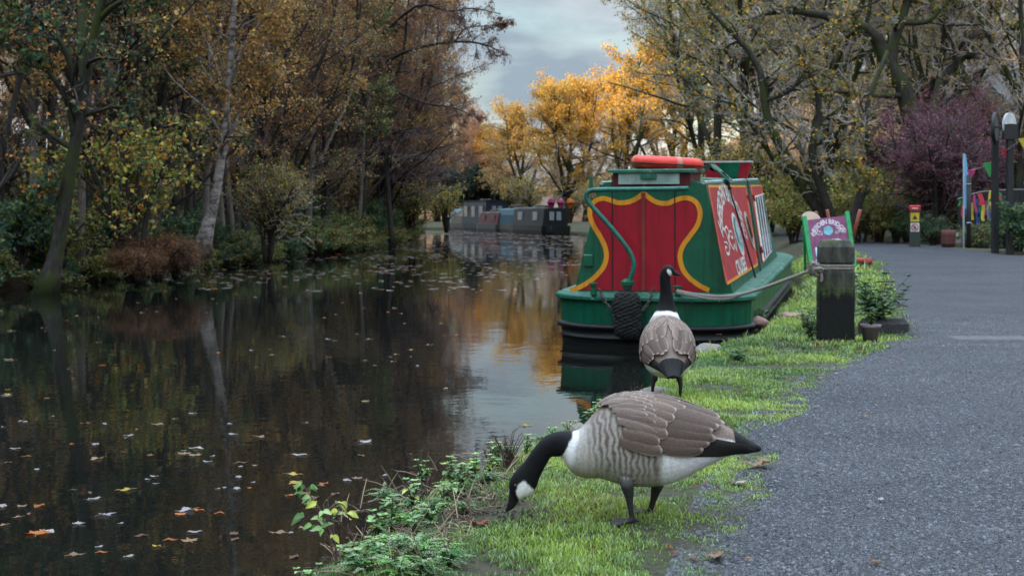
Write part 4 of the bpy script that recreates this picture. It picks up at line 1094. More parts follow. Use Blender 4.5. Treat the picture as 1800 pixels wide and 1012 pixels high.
for c, s in (((0, -.176, .23), (.70, .02, .025)), ((0, .176, .23), (.70, .02, .025)), ((-.345, 0, .23), (.02, .33, .025)), ((.345, 0, .23), (.02, .33, .025))): mb.add(*box(c, s))
mb.build('rim', paint('rim_grey', (.5, .48, .45), None, .5), pb)

# rope fender hanging at the stern
fq = fp(1102, 552, -.17)
fw_ = world_of(fq)
fen = thing('rope_fender', 'dark bulky rope fender hanging by chains at the boat stern', 'fender', fw_, R(-14.5))
mb = MB(); n, k = 26, 36
zz = np.linspace(-.255, .24, n); prof = .150 * np.clip(1 - np.abs((zz + .005) / .262) ** 4.5, .02, 1) ** .5
A_, I_ = np.meshgrid(np.arange(k) / k * 2 * pi, np.arange(n))
rr_ = prof[I_] * (1 + .07 * np.sin(A_ * 9 + (I_ % 2) * 3.1) + rng.normal(0, .035, A_.shape))
mb.add(np.stack([rr_ * np.cos(A_), .85 * rr_ * np.sin(A_), zz[I_]], -1).reshape(-1, 3), grid_faces(n, k, True))
mb.add(*tube([(0, 0, .2), (0, 0, .29)], .03, 8))
m_f = pmat('fender_rope', (.012, .014, .011), (.004, .005, .004), .9, 26, bs=1.0, bd=.02, patch=((.035, .045, .018), .63, 9))
mb.build('woven_body', m_f, fen, smooth=False)
def chain(a, b, nl, r=.028, w=.007):
    mb = MB(); a, b = np.array(a), np.array(b)
    for q in range(nl):
        c = a + (b - a) * (q + .5) / nl; c[2] -= .05 * sin(pi * (q + .5) / nl)
        L_ = np.linalg.norm(b - a) / nl * .75; d = nrm(b - a); s = nrm(np.cross(d, [0, 1, .2])) if q % 2 else nrm(np.cross(d, [1, 0, .2]))
        t = np.linspace(0, 2 * pi, 11)
        mb.add(*tube([c + d * L_ * cos(x) + s * L_ * .5 * sin(x) for x in t], w, 5, cap=False))
    return mb
loc = lambda px, py, y: np.array(Matrix.Rotation(R(14.5), 3, 'Z') @ (world_of(fp(px, py, y)) - fw_))
chain(loc(1053, 506, -.02), loc(1080, 545, -.12), 9).build('chain', M_STEEL, fen)
chain(loc(1150, 504, -.02), loc(1128, 545, -.12), 9).build('chain', M_STEEL, fen)

# ================================================================ bollard, rope, pots
def boxloft(mb, prof, k=4, cx=0, cy=0, corner=.25):
    ring = []
    for q in range(4):
        a0 = q * pi / 2
        for t in np.linspace(0, pi / 2, k):
            ring.append(((1 - corner) * (1 if q in (0, 3) else -1) + corner * cos(a0 + t), (1 - corner) * (1 if q in (0, 1) else -1) + corner * sin(a0 + t)))
    ring = np.array(ring); n = len(ring)
    V = np.concatenate([np.c_[ring * h + [cx, cy], np.full(n, z)] for z, h in prof])
    f = [tuple(x) for x in grid_faces(len(prof), n, True)] + [tuple(range(n - 1, -1, -1)), tuple(range((len(prof) - 1) * n, len(prof) * n))]
    mb.add(V, f)
def bollardmat():
    m, nt, b = newmat('mossy_wet_timber')
    v = coords(nt, 'Object', (1, 1, .22)); f = noise(nt, 16, 9, .7, v)
    wood = ramp(nt, [(.3, (.010, .012, .010)), (.5, (.045, .047, .038)), (.72, (.115, .11, .085))]); nt.links.new(f, wood.inputs[0])
    tc = nt.nodes.new('ShaderNodeTexCoord'); s = nt.nodes.new('ShaderNodeSeparateXYZ'); nt.links.new(tc.outputs['Object'], s.inputs[0])
    wob = noise(nt, 14, 4, .6, coords(nt, 'Object', (1.4, 1.4, .06)))
    ma = N(nt, 'ShaderNodeMath', operation='MULTIPLY_ADD'); ma.inputs[1].default_value = .34; nt.links.new(wob, ma.inputs[0]); nt.links.new(s.outputs[2], ma.inputs[2])
    wet = ramp(nt, [(.64, (1, 1, 1)), (.68, (0, 0, 0))]); nt.links.new(ma.outputs[0], wet.inputs[0])
    moss = ramp(nt, [(.60, (0, 0, 0)), (.655, (1, 1, 1)), (.72, (.5, .5, .5)), (.80, (0, 0, 0))]); nt.links.new(ma.outputs[0], moss.inputs[0])
    fine = noise(nt, 30, 6, .7); mr = ramp(nt, [(.42, (0, 0, 0)), (.58, (1, 1, 1))]); nt.links.new(fine, mr.inputs[0])
    c = mix(nt, wood.outputs[0], (.0045, .006, .0055), wet.outputs[0])
    mf = N(nt, 'ShaderNodeMath', operation='MULTIPLY'); nt.links.new(moss.outputs[0], mf.inputs[0]); nt.links.new(mr.outputs[0], mf.inputs[1])
    c = mix(nt, c, (.055, .085, .012), mf.outputs[0])
    alg = noise(nt, 5, 6, .6); ar = ramp(nt, [(.52, (0, 0, 0)), (.66, (.7, .7, .7))]); nt.links.new(alg, ar.inputs[0])
    up = ramp(nt, [(.70, (0, 0, 0)), (.78, (1, 1, 1))]); nt.links.new(s.outputs[2], up.inputs[0])
    m3 = N(nt, 'ShaderNodeMath', operation='MULTIPLY'); nt.links.new(ar.outputs[0], m3.inputs[0]); nt.links.new(up.outputs[0], m3.inputs[1])
    c = mix(nt, c, (.075, .085, .03), m3.outputs[0])
    nt.links.new(c, b.inputs['Base Color']); b.inputs['Roughness'].default_value = .75; b.inputs['Specular IOR Level'].default_value = .3
    bump(nt, b, f, .9, .012)
    return m
bx, by = at(1476, 606, 12.99)[:2]; by += .17
bz = gz(bx, by, 0)
bo = thing('mooring_bollard', 'thick square mossy timber mooring bollard with chamfered top', 'bollard', (bx, by, bz), R(-7))
mb = MB(); boxloft(mb, [(-.3, .161)] + [(z, .161) for z in np.linspace(0, .64, 14)] + [(.66, .159), (.675, .153), (.688, .138), (.715, .138), (.73, .152), (.745, .160), (.79, .161), (.84, .161), (.885, .160), (.94, .126), (.95, .112)], 6, corner=.2)
V = mb.v[0]; V[:, :2] += (n2(V[:, 0] * 3 + V[:, 2] * .7, V[:, 1] * 3, 3.0) * .009 + n2(V[:, 0] * 2 + V[:, 2] * .3, V[:, 1] * 2 + V[:, 2] * .2, 14.0, 5) * .005)[:, None]
mb.build('timber_post', bollardmat(), bo)
mb = MB(); P = np.array([(.03, -.02, .948), (.06, .02, .948), (.02, .05, .948), (-.01, .01, .948)])
mb.add(*lathe([(.028, .945), (.022, .953), (.004, .956)], 9, (.02, -.08, 0))); mb.build('bird_dropping', pmat('dropping', (.55, .55, .52), None, .8), bo)

M_ROPE = pmat('old_rope', (.34, .30, .26), (.18, .16, .14), .9, 60, bs=.9, bd=.006)
def rope_mesh(mb, P, r, turns=40, k=7):
    """three strands laid round a centre line"""
    P = np.asarray(P); t = nrm(np.gradient(P, axis=0)); ref = np.array([.13, .2, 1.0]); s = nrm(np.cross(t, ref)); u = np.cross(t, s)
    Ls = np.r_[0, np.cumsum(np.linalg.norm(np.diff(P, axis=0), axis=1))]
    for q in range(3):
        a = Ls * turns + q * 2 * pi / 3
        C = P + r * .52 * (np.cos(a)[:, None] * s + np.sin(a)[:, None] * u)
        mb.add(*tube(C, r * .56, k))
mr_ = thing('mooring_rope', 'grey laid mooring rope tied from the boat stern to the timber bollard', 'rope', (bx, by, bz))
def wl_(p): return np.array(p) - np.array((bx, by, bz))
rb = Matrix.Rotation(R(-7), 3, 'Z')
pts = [at(1190, 511, 14.95), at(1215, 516, 14.85), at(1252, 520.5, 14.7), at(1285, 520, 14.55), at(1315, 514, 14.2), at(1350, 503, 13.8), at(1385, 490, 13.4), at(1412, 480, 13.15), at(1432, 473, 13.0), at(1445, 471.5, 12.93)]
mb = MB(); rope_mesh(mb, smooth_poly([wl_(p) for p in pts], 420), .017, 55); mb.build('rope_span', M_ROPE, mr_)
pts = [at(1190, 514, 14.95), at(1215, 519, 14.84), at(1250, 525, 14.7), at(1280, 524.5, 14.58), at(1300, 519.5, 14.4)]
mb = MB(); rope_mesh(mb, smooth_poly([wl_(p) for p in pts], 160), .014, 55); mb.build('rope_tail', M_ROPE, mr_)
mb = MB()
for dz in (.688, .712):
    t = np.linspace(0, 2 * pi, 161); sq = np.c_[np.clip(1.3 * np.cos(t), -1, 1) * .15, np.clip(1.3 * np.sin(t), -1, 1) * .15, np.full(161, dz)]
    rope_mesh(mb, np.array([tuple(rb @ Vector(p)) for p in sq]), .0135, 60)
mb.build('rope_turns', M_ROPE, mr_)
mb = MB(); kc = np.array([-.21, -.12, .69])
tk = np.linspace(0, 2 * pi * 3, 120)
kn = np.c_[.045 * np.cos(tk) + .02 * np.sin(tk * .37), .035 * np.sin(tk * 1.27), .05 * np.sin(tk) + .015 * np.cos(tk * 2.1)] + kc
rope_mesh(mb, kn, .016, 50); rope_mesh(mb, smooth_poly([kc + [.04, 0, 0], kc + [.05, -.03, -.07], kc + [.045, -.03, -.12]], 30), .014, 50)
mb.build('knot', M_ROPE, mr_)

def leafy(mb, P, n_, size, pal, g, droop=.2, spread=.02, aspect=.7):
    leaves(mb, P, n_, size, pal, g, spread, 1, droop, aspect, .25)
def leaf_shape(mb, p, d, up, l, w, col, mi=1, bend=.25):
    """one pointed leaf, folded along its midrib"""
    d, up = nrm(d), np.asarray(up); s = nrm(np.cross(d, up)); up = np.cross(s, d)
    us = np.array([0, .15, .35, .6, .82, 1]); ws = np.array([.05, .72, 1, .82, .42, 0]) * w / 2
    V = []
    for u, q in zip(us, ws):
        m_ = p + d * l * u - up * l * bend * u * u
        V += [m_ - s * q + up * q * .35, m_, m_ + s * q + up * q * .35]
    f = []
    for i in range(5):
        f += [(3 * i, 3 * i + 3, 3 * i + 4, 3 * i + 1), (3 * i + 1, 3 * i + 4, 3 * i + 5, 3 * i + 2)]
    C = np.array(col) * np.exp(rng.normal(0, .12)) * np.tile([[1], [1.25], [1]], (6, 1))
    mb.add(np.array(V), f, C, mi)
def herb(name, label, loc, h, wd, nst, leaf, pal, seed, group=None, cat='plant', pairs=5, curve=.5, aspect=.6, top=True):
    """upright plant: stems carrying opposite leaves"""
    g = np.random.default_rng(seed); root = thing(name, label, cat, loc, g.uniform(0, 6), group)
    sb, lb_ = MB(), MB(); cols = np.array([c for c, _ in pal]); wt = np.array([x for _, x in pal], float); wt /= wt.sum()
    for q in range(nst):
        a = g.uniform(0, 6.3); e = wd * g.uniform(.1, 1); hh = h * g.uniform(.6, 1.05)
        P = smooth_poly([(e * .15 * cos(a), e * .15 * sin(a), -.03), (e * .4 * cos(a) * curve, e * .4 * sin(a) * curve, hh * .5), (e * cos(a), e * sin(a), hh)], 9)
        sb.add(*tube(P, np.linspace(.0035, .0015, 9) * (1 + h), 5), col=(.10, .075, .05))
        for j in range(pairs):
            t = .25 + .75 * (j + g.uniform(0, .4)) / pairs; i = min(int(t * 8), 8); az = j * 1.6 + g.uniform(0, .6)
            for m_ in (0, pi):
                d = np.array([cos(az + m_), sin(az + m_), g.uniform(-.2, .55)])
                leaf_shape(lb_, P[i], d, (0, 0, 1), leaf * g.uniform(.6, 1.15) * (1.1 - .35 * t), leaf * aspect * g.uniform(.7, 1.1), cols[g.choice(len(pal), p=wt)], 0, g.uniform(.1, .5))
        if top:
            for m_ in range(4):
                az = m_ * 1.57 + g.uniform(0, .8); leaf_shape(lb_, P[-1], (cos(az), sin(az), .6), (0, 0, 1), leaf * .55, leaf * .4, cols[g.choice(len(pal), p=wt)], 0, .2)
    sb.build('stems', M_STEM, root, smooth=True); lb_.build('foliage', M_HERB, root, smooth=True)
    return root
M_STEM = pmat('plant_stem', (1, 1, 1), (.7, .7, .7), .7, 30, usecol=True, bs=0)
PLG = [((.045, .12, .05), 4), ((.03, .085, .045), 3), ((.09, .19, .05), 2)]
x, y = at(1538, 570, 14.2)[:2]
big = herb('leafy_plant', 'large dark green leafy plant right of the timber bollard', (x, y, gz(x, y)), .62, .42, 30, .105, PLG, 101, pairs=7, aspect=.75)
x, y = at(1530, 604, 13.1)[:2]; pz = gz(x, y, 0)
pot = thing('flower_pot', 'small mauve grey plastic flower pot beside the timber bollard', 'flower pot', (x, y, pz))
mb = MB(); mb.add(*lathe([(.062, 0), (.085, .13), (.096, .135), (.098, .165), (.09, .165), (.082, .14), (.02, .135)], 28)); mb.build('pot_shell', pmat('mauve_plastic', (.20, .165, .17), (.13, .105, .11), .6, 8), pot, smooth=True)
mb = MB(); mb.add(*lathe([(.083, .12), (.05, .146), (.001, .15)], 20)); mb.build('soil', pmat('potting_soil', (.03, .022, .016), (.015, .01, .008), .95, 40, bs=1), pot)
herb('pot_plant', 'small bright green plant growing in the mauve flower pot', (x, y, pz + .14), .17, .1, 14, .045, [((.12, .24, .06), 3), ((.07, .15, .04), 2)], 102, pairs=4)
x, y = at(1556, 600, 14.0)[:2]
mb = MB(); pk_ = thing('stone_trough', 'dark broken stone trough under the leafy plant', 'planter', (x + .05, y + .25, gz(x, y)), .3)
V, f = bbox_bev((0, 0, .1), (.46, .3, .22), .05); mb.add(V, f); mb.build('trough_body', pmat('dark_stone', (.045, .043, .045), (.02, .02, .02), .9, 9, bs=.8, bd=.02), pk_)
for q, (px, py, Y, h) in enumerate([(1424, 598, 13.2, .42), (1437, 585, 13.6, .36), (1415, 560, 14.6, .25), (1335, 560, 15.8, .2), (1300, 640, 11.5, .16)]):
    x, y = at(px, py, Y)[:2]
    herb('leafy_weed', ['pale green leafy weed left of the timber bollard', 'green weed touching the left side of the bollard', 'low weed on the grass between boat and bollard', 'low weed at the boat side near the rope', 'small dark tuft plant in the grass below the boat'][q], (x, y, gz(x, y)), h, .16, 9, .07, [((.10, .2, .06), 3), ((.05, .12, .05), 3)], 110 + q, 'weeds near the bollard')
# ================================================================ things along the path, in the distance
# purple sign board
def quad(TL, TR, BL, BR, off):
    TL, TR, BL, BR = map(np.array, (TL, TR, BL, BR)); n_ = nrm(np.cross(TR - TL, BL - TL))
    if n_[1] > 0: n_ = -n_
    def f(V):
        V = np.asarray(V); u, v = V[:, :1], V[:, 1:2]
        return (TL * (1 - u) + TR * u) * (1 - v) + (BL * (1 - u) + BR * u) * v + n_ * V[:, 2:3] - off
    return f
TLp, TRp, BLp, BRp = at(1412, 383, 25.75), at(1490, 374, 25.95), at(1426, 480, 25.3), at(1504, 472, 25.5)
so_ = np.array((BLp + BRp) / 2); so_[2] = zg(so_[0], so_[1]); so_ = so_
ab = thing('sign_board', 'purple wooden sign board with green posts standing behind the bollard', 'sign', tuple(so_))
qm = quad(TLp, TRp, BLp, BRp, so_)
bxq = lambda u0, u1, v0, v1, p0, p1: (np.array([(u, v, p) for u in (u0, u1) for v in (v0, v1) for p in (p0, p1)], float), np.array([[0, 1, 3, 2], [4, 6, 7, 5], [0, 4, 5, 1], [2, 3, 7, 6], [0, 2, 6, 4], [1, 5, 7, 3]]))
V, f = bxq(.05, .95, .05, .97, -.012, .012); mb = MB(); mb.add(qm(V), f)
brd = mb.build('board', paint('plum_paint', (.19, .055, .125), (.15, .042, .1), .5), ab)
M_BRG = paint('bright_green_paint', (.012, .30, .09), (.01, .22, .065), .45)
for u in (0.02, .98):
    V, f = bxq(u - .045, u + .045, -.02, 1.0, -.03, .03); mb = MB(); mb.add(qm(V), f); mb.build('post', M_BRG, ab)
mb = MB(); V, f = bxq(.0, .05, .0, 1.0, -.03, -.06); V = qm(V); V[:, 1] += .5 * (1 - (V[:, 2] - V[:, 2].min())) ; 
for u in (.02, .98):
    a = qm([[u, .02, -.03]])[0]; b = qm([[u, 1.0, -.03]])[0] + [0, .55, 0]; mb.add(*tube([a, b], .025, 6))
mb.build('rear_leg', M_BRG, ab)
mq = lambda V: qm(V)
up = lambda V: np.c_[np.asarray(V)[:, 0], -np.asarray(V)[:, 1], np.asarray(V)[:, 2]]
mv = lambda V: qm(up(V))                       # (u, -v, proud)
let = MB(); text_arc(let, 'HEBDEN BRIDGE', (.5, -.50), .36, R(152), R(28), .10, mv, .016, ell=.92); M_PL = paint('pale_lettering', (.62, .55, .6), None, .5); let.build('lettering', M_PL, brd); let = MB()
text_line(let, 'CRUISES', (.5, -.47), .42, .055, mv, .016); let.build('lettering', M_PL, brd); let = MB()
scroll_word(let, (.24, -.305), .26, .13, mv, .016); let.build('scrollwork', M_PL, brd); let = MB(); scroll_word(let, (.76, -.305), .26, .13, mv, .016); let.build('scrollwork', M_PL, brd); let = MB()
text_line(let, 'SERV', (.27, -.80), .28, .05, mv, .016)
let.build('lettering', M_PL, brd)
t = np.linspace(0, 2 * pi, 30, endpoint=False)
V, f = prism(np.c_[.5 + .105 * np.cos(t), -.285 + .085 * np.sin(t)], .012, .018); mb = MB(); mb.add(mv(V), f); mb.build('emblem', paint('emblem_blue', (.22, .5, .56), (.03, .2, .3), .4, scale=11), brd)
V, f = prism(np.array([(.16, -.56), (.84, -.56), (.84, -.72), (.16, -.72)]), .012, .016); mb = MB(); mb.add(mv(V), f); mb.build('notice', paint('pale_blue_card', (.42, .68, .72), (.36, .6, .66), .5), brd)
# red brown poles behind it
x, y = at(1470, 470, 27)[:2]; tz = gz(x, y, 0)
tr = thing('pole_trestle', 'red brown wooden pole trestle standing behind the purple sign board', 'trestle', (x, y, tz))
M_REDW = pmat('red_stained_wood', (.30, .075, .04), (.2, .045, .025), .65, 9)
lo = lambda *a: tuple(at(*a) - np.array((x, y, tz)))
for a, b, r in ((lo(1434, 372, 26.9), lo(1452, 470, 27.2), .032), (lo(1454, 369, 27.1), lo(1470, 470, 27.4), .032), (lo(1512, 369, 26.9), lo(1496, 430, 27.1), .034), (lo(1496, 425, 27.1), lo(1510, 478, 26.4), .036)):
    mb = MB(); mb.add(*tube([a, (np.array(a) + b) / 2, b], r, 9)); mb.build('pole', M_REDW, tr, smooth=True)
mb = MB(); mb.add(*tube([lo(1490, 458, 27.0), lo(1528, 459.5, 26.0)], .065, 14)); mb.build('cross_log', paint('coral_log', (.42, .085, .065), (.3, .05, .04), .6), tr, smooth=True)
c = at(1426, 386, 26.4); mb = MB(); V, f = lathe([(.001, -.02), (.2, -.02), (.2, .02), (.001, .02)], 26); V = V @ np.array(Matrix.Rotation(R(66), 3, 'X') @ Matrix.Rotation(R(20), 3, 'Y')).T
sl = thing('wooden_disc', 'pale round wooden disc showing above the top of the purple sign', 'disc', tuple(c)); mb.add(V * [1, 1, .8], f); mb.build('disc_plate', pmat('pale_wood', (.5, .36, .28), (.4, .28, .2), .6, 7), sl)
mb = MB(); mb.add(*tube([(0, .1, -.02), (.02, .3, -.95)], .03, 7)); mb.build('disc_stand', M_REDW, sl)

# signposts on the right
M_BPOST = pmat('black_stained_timber', (.016, .016, .018), (.008, .008, .009), .65, 7, stretch=(1, 1, .2))
def signpost(px, Y, pyt, label, disc):
    p = at(px, 440, Y); z = zg(p[0], Y, .3); top = CH - (pyt - HY) / F * Y - z
    o = thing('signpost', label, 'signpost', (p[0], Y, z))
    mb = MB(); boxloft(mb, [(-.2, .07), (top * .8, .068), (top, .066)], 3); mb.build('timber_post', M_BPOST, o)
    t = np.linspace(0, 2 * pi, 40, endpoint=False)
    rot = Matrix.Rotation(R(disc['rz']), 3, 'Z')
    V, f = prism(np.c_[disc['r'] * np.cos(t), disc['r'] * np.sin(t) * disc.get('e', 1)], -.025, .025)
    V = np.array([tuple(rot @ Vector((a, c_, b))) for a, b, c_ in V]) + [disc['dx'], -.03, disc['z'] - z]
    mb = MB(); mb.add(V, f); d = mb.build('round_panel', disc['m'], o)
    V, f = ribbon(np.c_[disc['r'] * np.cos(t), disc['r'] * np.sin(t) * disc.get('e', 1)], .05, -.035, .035)
    V = np.array([tuple(rot @ Vector((a, c_, b))) for a, b, c_ in V]) + [disc['dx'], -.03, disc['z'] - z]
    mb = MB(); mb.add(V, f); mb.build('panel_rim', M_BPOST if disc.get('dark') else disc['m'], d)
    return o, z
zc = CH - (225 - HY) / F * 31
spA, z_ = signpost(1749, 31, 247, 'tall black timber signpost with a round dark grey panel on top', dict(r=.31, rz=62, dx=.0, z=zc, m=paint('slate_panel', (.055, .085, .10), (.045, .07, .085), .4), dark=1))
mb = MB(); p0 = np.array((0, 0, zc - z_ - .33)); mb.add(*box((0, 0, zc - z_ - .4), (.1, .1, .25))); mb.build('bracket', M_BPOST, spA)
spB, z2_ = signpost(1775, 30.6, 218, 'tall black timber signpost with a white dome topped panel', dict(r=.125, e=1.9, rz=12, dx=-.02, z=CH - (220 - HY) / F * 30.6, m=paint('white_panel', (.62, .68, .7), (.5, .56, .58), .4)))
mb = MB(); mb.add(*box((0, -.02, CH - (232 - HY) / F * 30.6 - z2_), (.30, .16, .32))); mb.add(*tube([(-.07, 0, zc - z2_), (-.28, .2, zc - z2_)], .02, 6)); mb.build('bracket', M_BPOST, spB)
# striped marker post
p = at(1608, 432, 34); z = zg(p[0], 34, .4)
mk_ = thing('marker_post', 'short square dark green marker post with red band and two stickers', 'post', (p[0], 34, z), R(-14))
mb = MB(); boxloft(mb, [(-.2, .125), (.86, .125)], 3, corner=.1); mb.build('post_body', pmat('green_black_wood', (.03, .045, .03), (.018, .026, .02), .7, 8, stretch=(1, 1, .3)), mk_)
mb = MB(); boxloft(mb, [(.86, .13), (.965, .13), (.985, .11)], 3, corner=.1); mb.build('red_cap', paint('red_cap', (.52, .02, .04), None, .45), mk_)
mb = MB(); text_line(mb, 'SLOW', (0, .91), .16, .05, lambda V: np.c_[V[:, 0], -.131 - V[:, 2], V[:, 1]], .002)
mb.v = []; mb.c = []; mb.f = []; mb.n = 0
for xx, ww in ((-.05, .035), (0, .05), (.055, .03)): mb.add(*box((xx, -.132, .915), (ww, .004, .03)))
mb.build('cap_mark', M_WHITE, mk_)
mb = MB(); mb.add(*box((0, -.128, .70), (.2, .006, .21))); ys_ = mb.build('yellow_sticker', paint('yellow', (.62, .45, .03), None, .5), mk_)
mb = MB(); V, f = prism(np.array([(-.06, .65), (.06, .65), (0, .76)]), .131, .134); mb.add(np.c_[V[:, 0], -V[:, 2], V[:, 1]], f); mb.build('warning_triangle', pmat('dark_print', (.03, .03, .03)), ys_)
mb = MB(); mb.add(*box((0, -.128, .46), (.2, .006, .21))); ws_ = mb.build('white_sticker', paint('white_sticker', (.68, .68, .68), None, .5), mk_)
t = np.linspace(0, 2 * pi, 24, endpoint=False); V, f = ribbon(np.c_[.075 * np.cos(t), .46 + .075 * np.sin(t)], .02, .131, .134); mb = MB(); mb.add(np.c_[V[:, 0], -V[:, 2], V[:, 1]], f)
V, f = ribbon(np.array([(-.05, .51), (.05, .41)]), .02, .131, .134, False); mb.add(np.c_[V[:, 0], -V[:, 2], V[:, 1]], f); mb.build('red_ring', paint('ring_red', (.5, .03, .03)), ws_)
mb = MB(); mb.add(*box((.0, -.1325, .455), (.05, .003, .07))); mb.build('print', pmat('print_blue', (.05, .06, .12)), ws_)
# barrel and boulder, pole, banner
p = at(1667, 432, 33.5); z = zg(p[0], 33.5, .4)
br_ = thing('barrel', 'rusty red brown barrel standing against the hedge', 'barrel', (p[0], 33.5, z))
mb = MB(); mb.add(*lathe([(.14, 0), (.165, .1), (.172, .2), (.165, .32), (.155, .42), (.145, .42), (.14, .38), (.01, .38)], 22)); mb.build('staves', pmat('rust_red', (.13, .035, .03), (.08, .022, .02), .75, 9), br_, smooth=True)
for zz in (.1, .3):
    mb = MB(); torus(mb, (0, 0, zz), .168, .01, 30, 6); mb.build('hoop', M_STEEL, br_)
M_STONE = pmat('grey_stone', (.24, .215, .19), (.13, .12, .105), .9, 5, bs=.7, bd=.02, patch=((.06, .085, .03), .6, 3))
def rock(name, label, loc, s, seed, group=None, cat='rock', m=None):
    g = np.random.default_rng(seed); bm = bmesh.new(); bmesh.ops.create_icosphere(bm, subdivisions=3, radius=1)
    off = g.uniform(0, 50); pl = nrm(g.normal(0, 1, (9, 3))); dd = g.uniform(.62, .95, 9)
    V = np.array([v.co[:] for v in bm.verts]); f = [tuple(v.index for v in q.verts) for q in bm.faces]; bm.free()
    for q in range(9):
        e = np.maximum(V @ pl[q] - dd[q], 0); V -= e[:, None] * pl[q]
    V *= 1 + np.array([mnoise.noise(Vector(v * 2.2 + off)) for v in V])[:, None] * .10
    mb = MB(); mb.add(V * np.array(s), f); o = mb.build(name, m or M_STONE, smooth=True, loc=loc); o.rotation_euler = (0, 0, g.uniform(0, 6))
    return tag(o, label, cat, group)
p = at(1722, 420, 34.2); rock('boulder', 'big pale boulder under the bunting beside the path', (p[0], 34.2, zg(p[0], 34.2) + .15), (.55, .4, .42), 3)
p = at(1700, 432, 34.6); rock('boulder', 'smaller boulder left of the thin black pole', (p[0] - .1, 34.6, zg(p[0], 34.6) + .1), (.35, .3, .28), 4)
p = at(1703, 436, 33); z = zg(p[0], 33, .4)
tp_ = thing('black_pole', 'thin black pole beside the path with metal clips', 'pole', (p[0], 33, z))
top = CH - (308 - HY) / F * 33 - z
mb = MB(); mb.add(*tube([(0, 0, -.2), (0, 0, top)], .055, 10)); mb.build('pole_shaft', M_BPOST, tp_, smooth=True)
for q in (.35, .88):
    mb = MB(); torus(mb, (0, 0, top * q), .058, .008, 16, 6); mb.build('clip', pmat('bright_metal', (.5, .5, .5), None, .3, metal=.8), tp_)
p = at(1694, 430, 33.6); z = zg(p[0], 33.6, .4)
fl = thing('feather_banner', 'tall narrow pale blue feather banner beside the thin black pole', 'banner', (p[0], 33.6, z))
top = CH - (270 - HY) / F * 33.6 - z
mb = MB(); mb.add(*tube([(0, 0, -.2), (0, 0, top)], .02, 8)); mb.build('mast', paint('mast_grey', (.45, .55, .6), None, .4), fl)
P = np.array([(.02, top), (.05, top - .02), (.11, top - .5), (.15, top - 1.0), (.16, .95), (.1, .85), (.02, .95)]); V, f = prism(P, -.006, .006)
mb = MB(); mb.add(np.c_[V[:, 0], V[:, 2], V[:, 1]], f); ban = mb.build('cloth', paint('banner_blue', (.10, .36, .62), (.14, .42, .66), .7), fl)
# bunting
cols = {'pink': (.42, .04, .16), 'green': (.04, .32, .09), 'red': (.42, .025, .04), 'yellow': (.5, .4, .05), 'blue': (.06, .11, .34), 'white': (.42, .4, .42)}
a_ = at(1700, 300, 32.9)
bu = thing('bunting', 'string of pink, green, red and yellow pennants across the two tall posts', 'bunting', tuple(a_))
SP = [at(1700, 300, 32.9), at(1720, 296, 32.3), at(1745, 283, 31.4), at(1772, 262, 30.5), at(1800, 243, 29.8), at(1840, 215, 29)]
P = smooth_poly([p - a_ for p in SP], 50); mb = MB(); mb.add(*tube(P, .007, 5)); mb.build('cord', pmat('cord', (.4, .38, .36)), bu)
for (px, py, Y, cn_, w_, h_) in ((1707, 299, 32.7, 'pink', .17, .19), (1738, 287, 31.6, 'green', .2, .33), (1769, 264, 30.6, 'red', .17, .2), (1799, 244, 29.8, 'yellow', .18, .24)):
    q = at(px, py, Y) - a_
    w_ *= .72; h_ *= .75
    V, f = prism(np.array([(-w_, 0), (w_, .04), (.02, -h_ * 1.3)]), -.003, .003); V = np.c_[V[:, 0], V[:, 2] + .05 * V[:, 1] + .03 * np.sin(V[:, 0] * 9), V[:, 1]] + q
    mb = MB(); mb.add(V, f); mb.build('pennant', paint(cn_ + '_cloth', cols[cn_], None, .8), bu)
a_ = at(1715, 340, 34.5)
bs_ = thing('streamer_cluster', 'cluster of mixed coloured streamers hanging on the black board fence', 'bunting', tuple(a_))
mb = MB(); mb.add(*tube(smooth_poly([at(1683, 350, 34.4) - a_, at(1720, 338, 34.5) - a_, at(1760, 334, 34.5) - a_, at(1800, 333, 34.5) - a_], 20), .007, 5)); mb.build('cord', pmat('cord', (.4, .38, .36)), bs_)
for q, (px, py, cn_, l) in enumerate([(1687, 352, 'green', .1), (1692, 360, 'red', .22), (1698, 358, 'blue', .2), (1713, 343, 'pink', .3), (1718, 350, 'blue', .45), (1723, 340, 'red', .2), (1722, 356, 'green', .25), (1727, 360, 'yellow', .28), (1731, 353, 'pink', .25), (1740, 335, 'yellow', .4), (1738, 356, 'white', .3), (1742, 372, 'blue', .2), (1758, 338, 'green', .15), (1756, 344, 'red', .2), (1708, 356, 'yellow', .3)]):
    c0 = at(px, py, 34.45) - a_; w_ = .025 + .016 * (q % 3)
    V = np.array([(c0[0] + s * w_ + .02 * sin(k * 1.3 + q), c0[1] - .02 * k * (q % 2), c0[2] - l * 1.4 * k / 4) for k in range(5) for s in (-1, 1)])
    V2 = V + [0, .012, 0]; n_ = len(V)
    f = [(2 * k, 2 * k + 1, 2 * k + 3, 2 * k + 2) for k in range(4)] + [(n_ + 2 * k, n_ + 2 * k + 2, n_ + 2 * k + 3, n_ + 2 * k + 1) for k in range(4)] + [(2 * k, 2 * k + 2, n_ + 2 * k + 2, n_ + 2 * k) for k in range(4)] + [(2 * k + 1, n_ + 2 * k + 1, n_ + 2 * k + 3, 2 * k + 3) for k in range(4)]
    mb = MB(); mb.add(np.concatenate([V, V2]), f); mb.build('streamer', paint(cn_ + '_cloth', cols[cn_], None, .8), bs_)
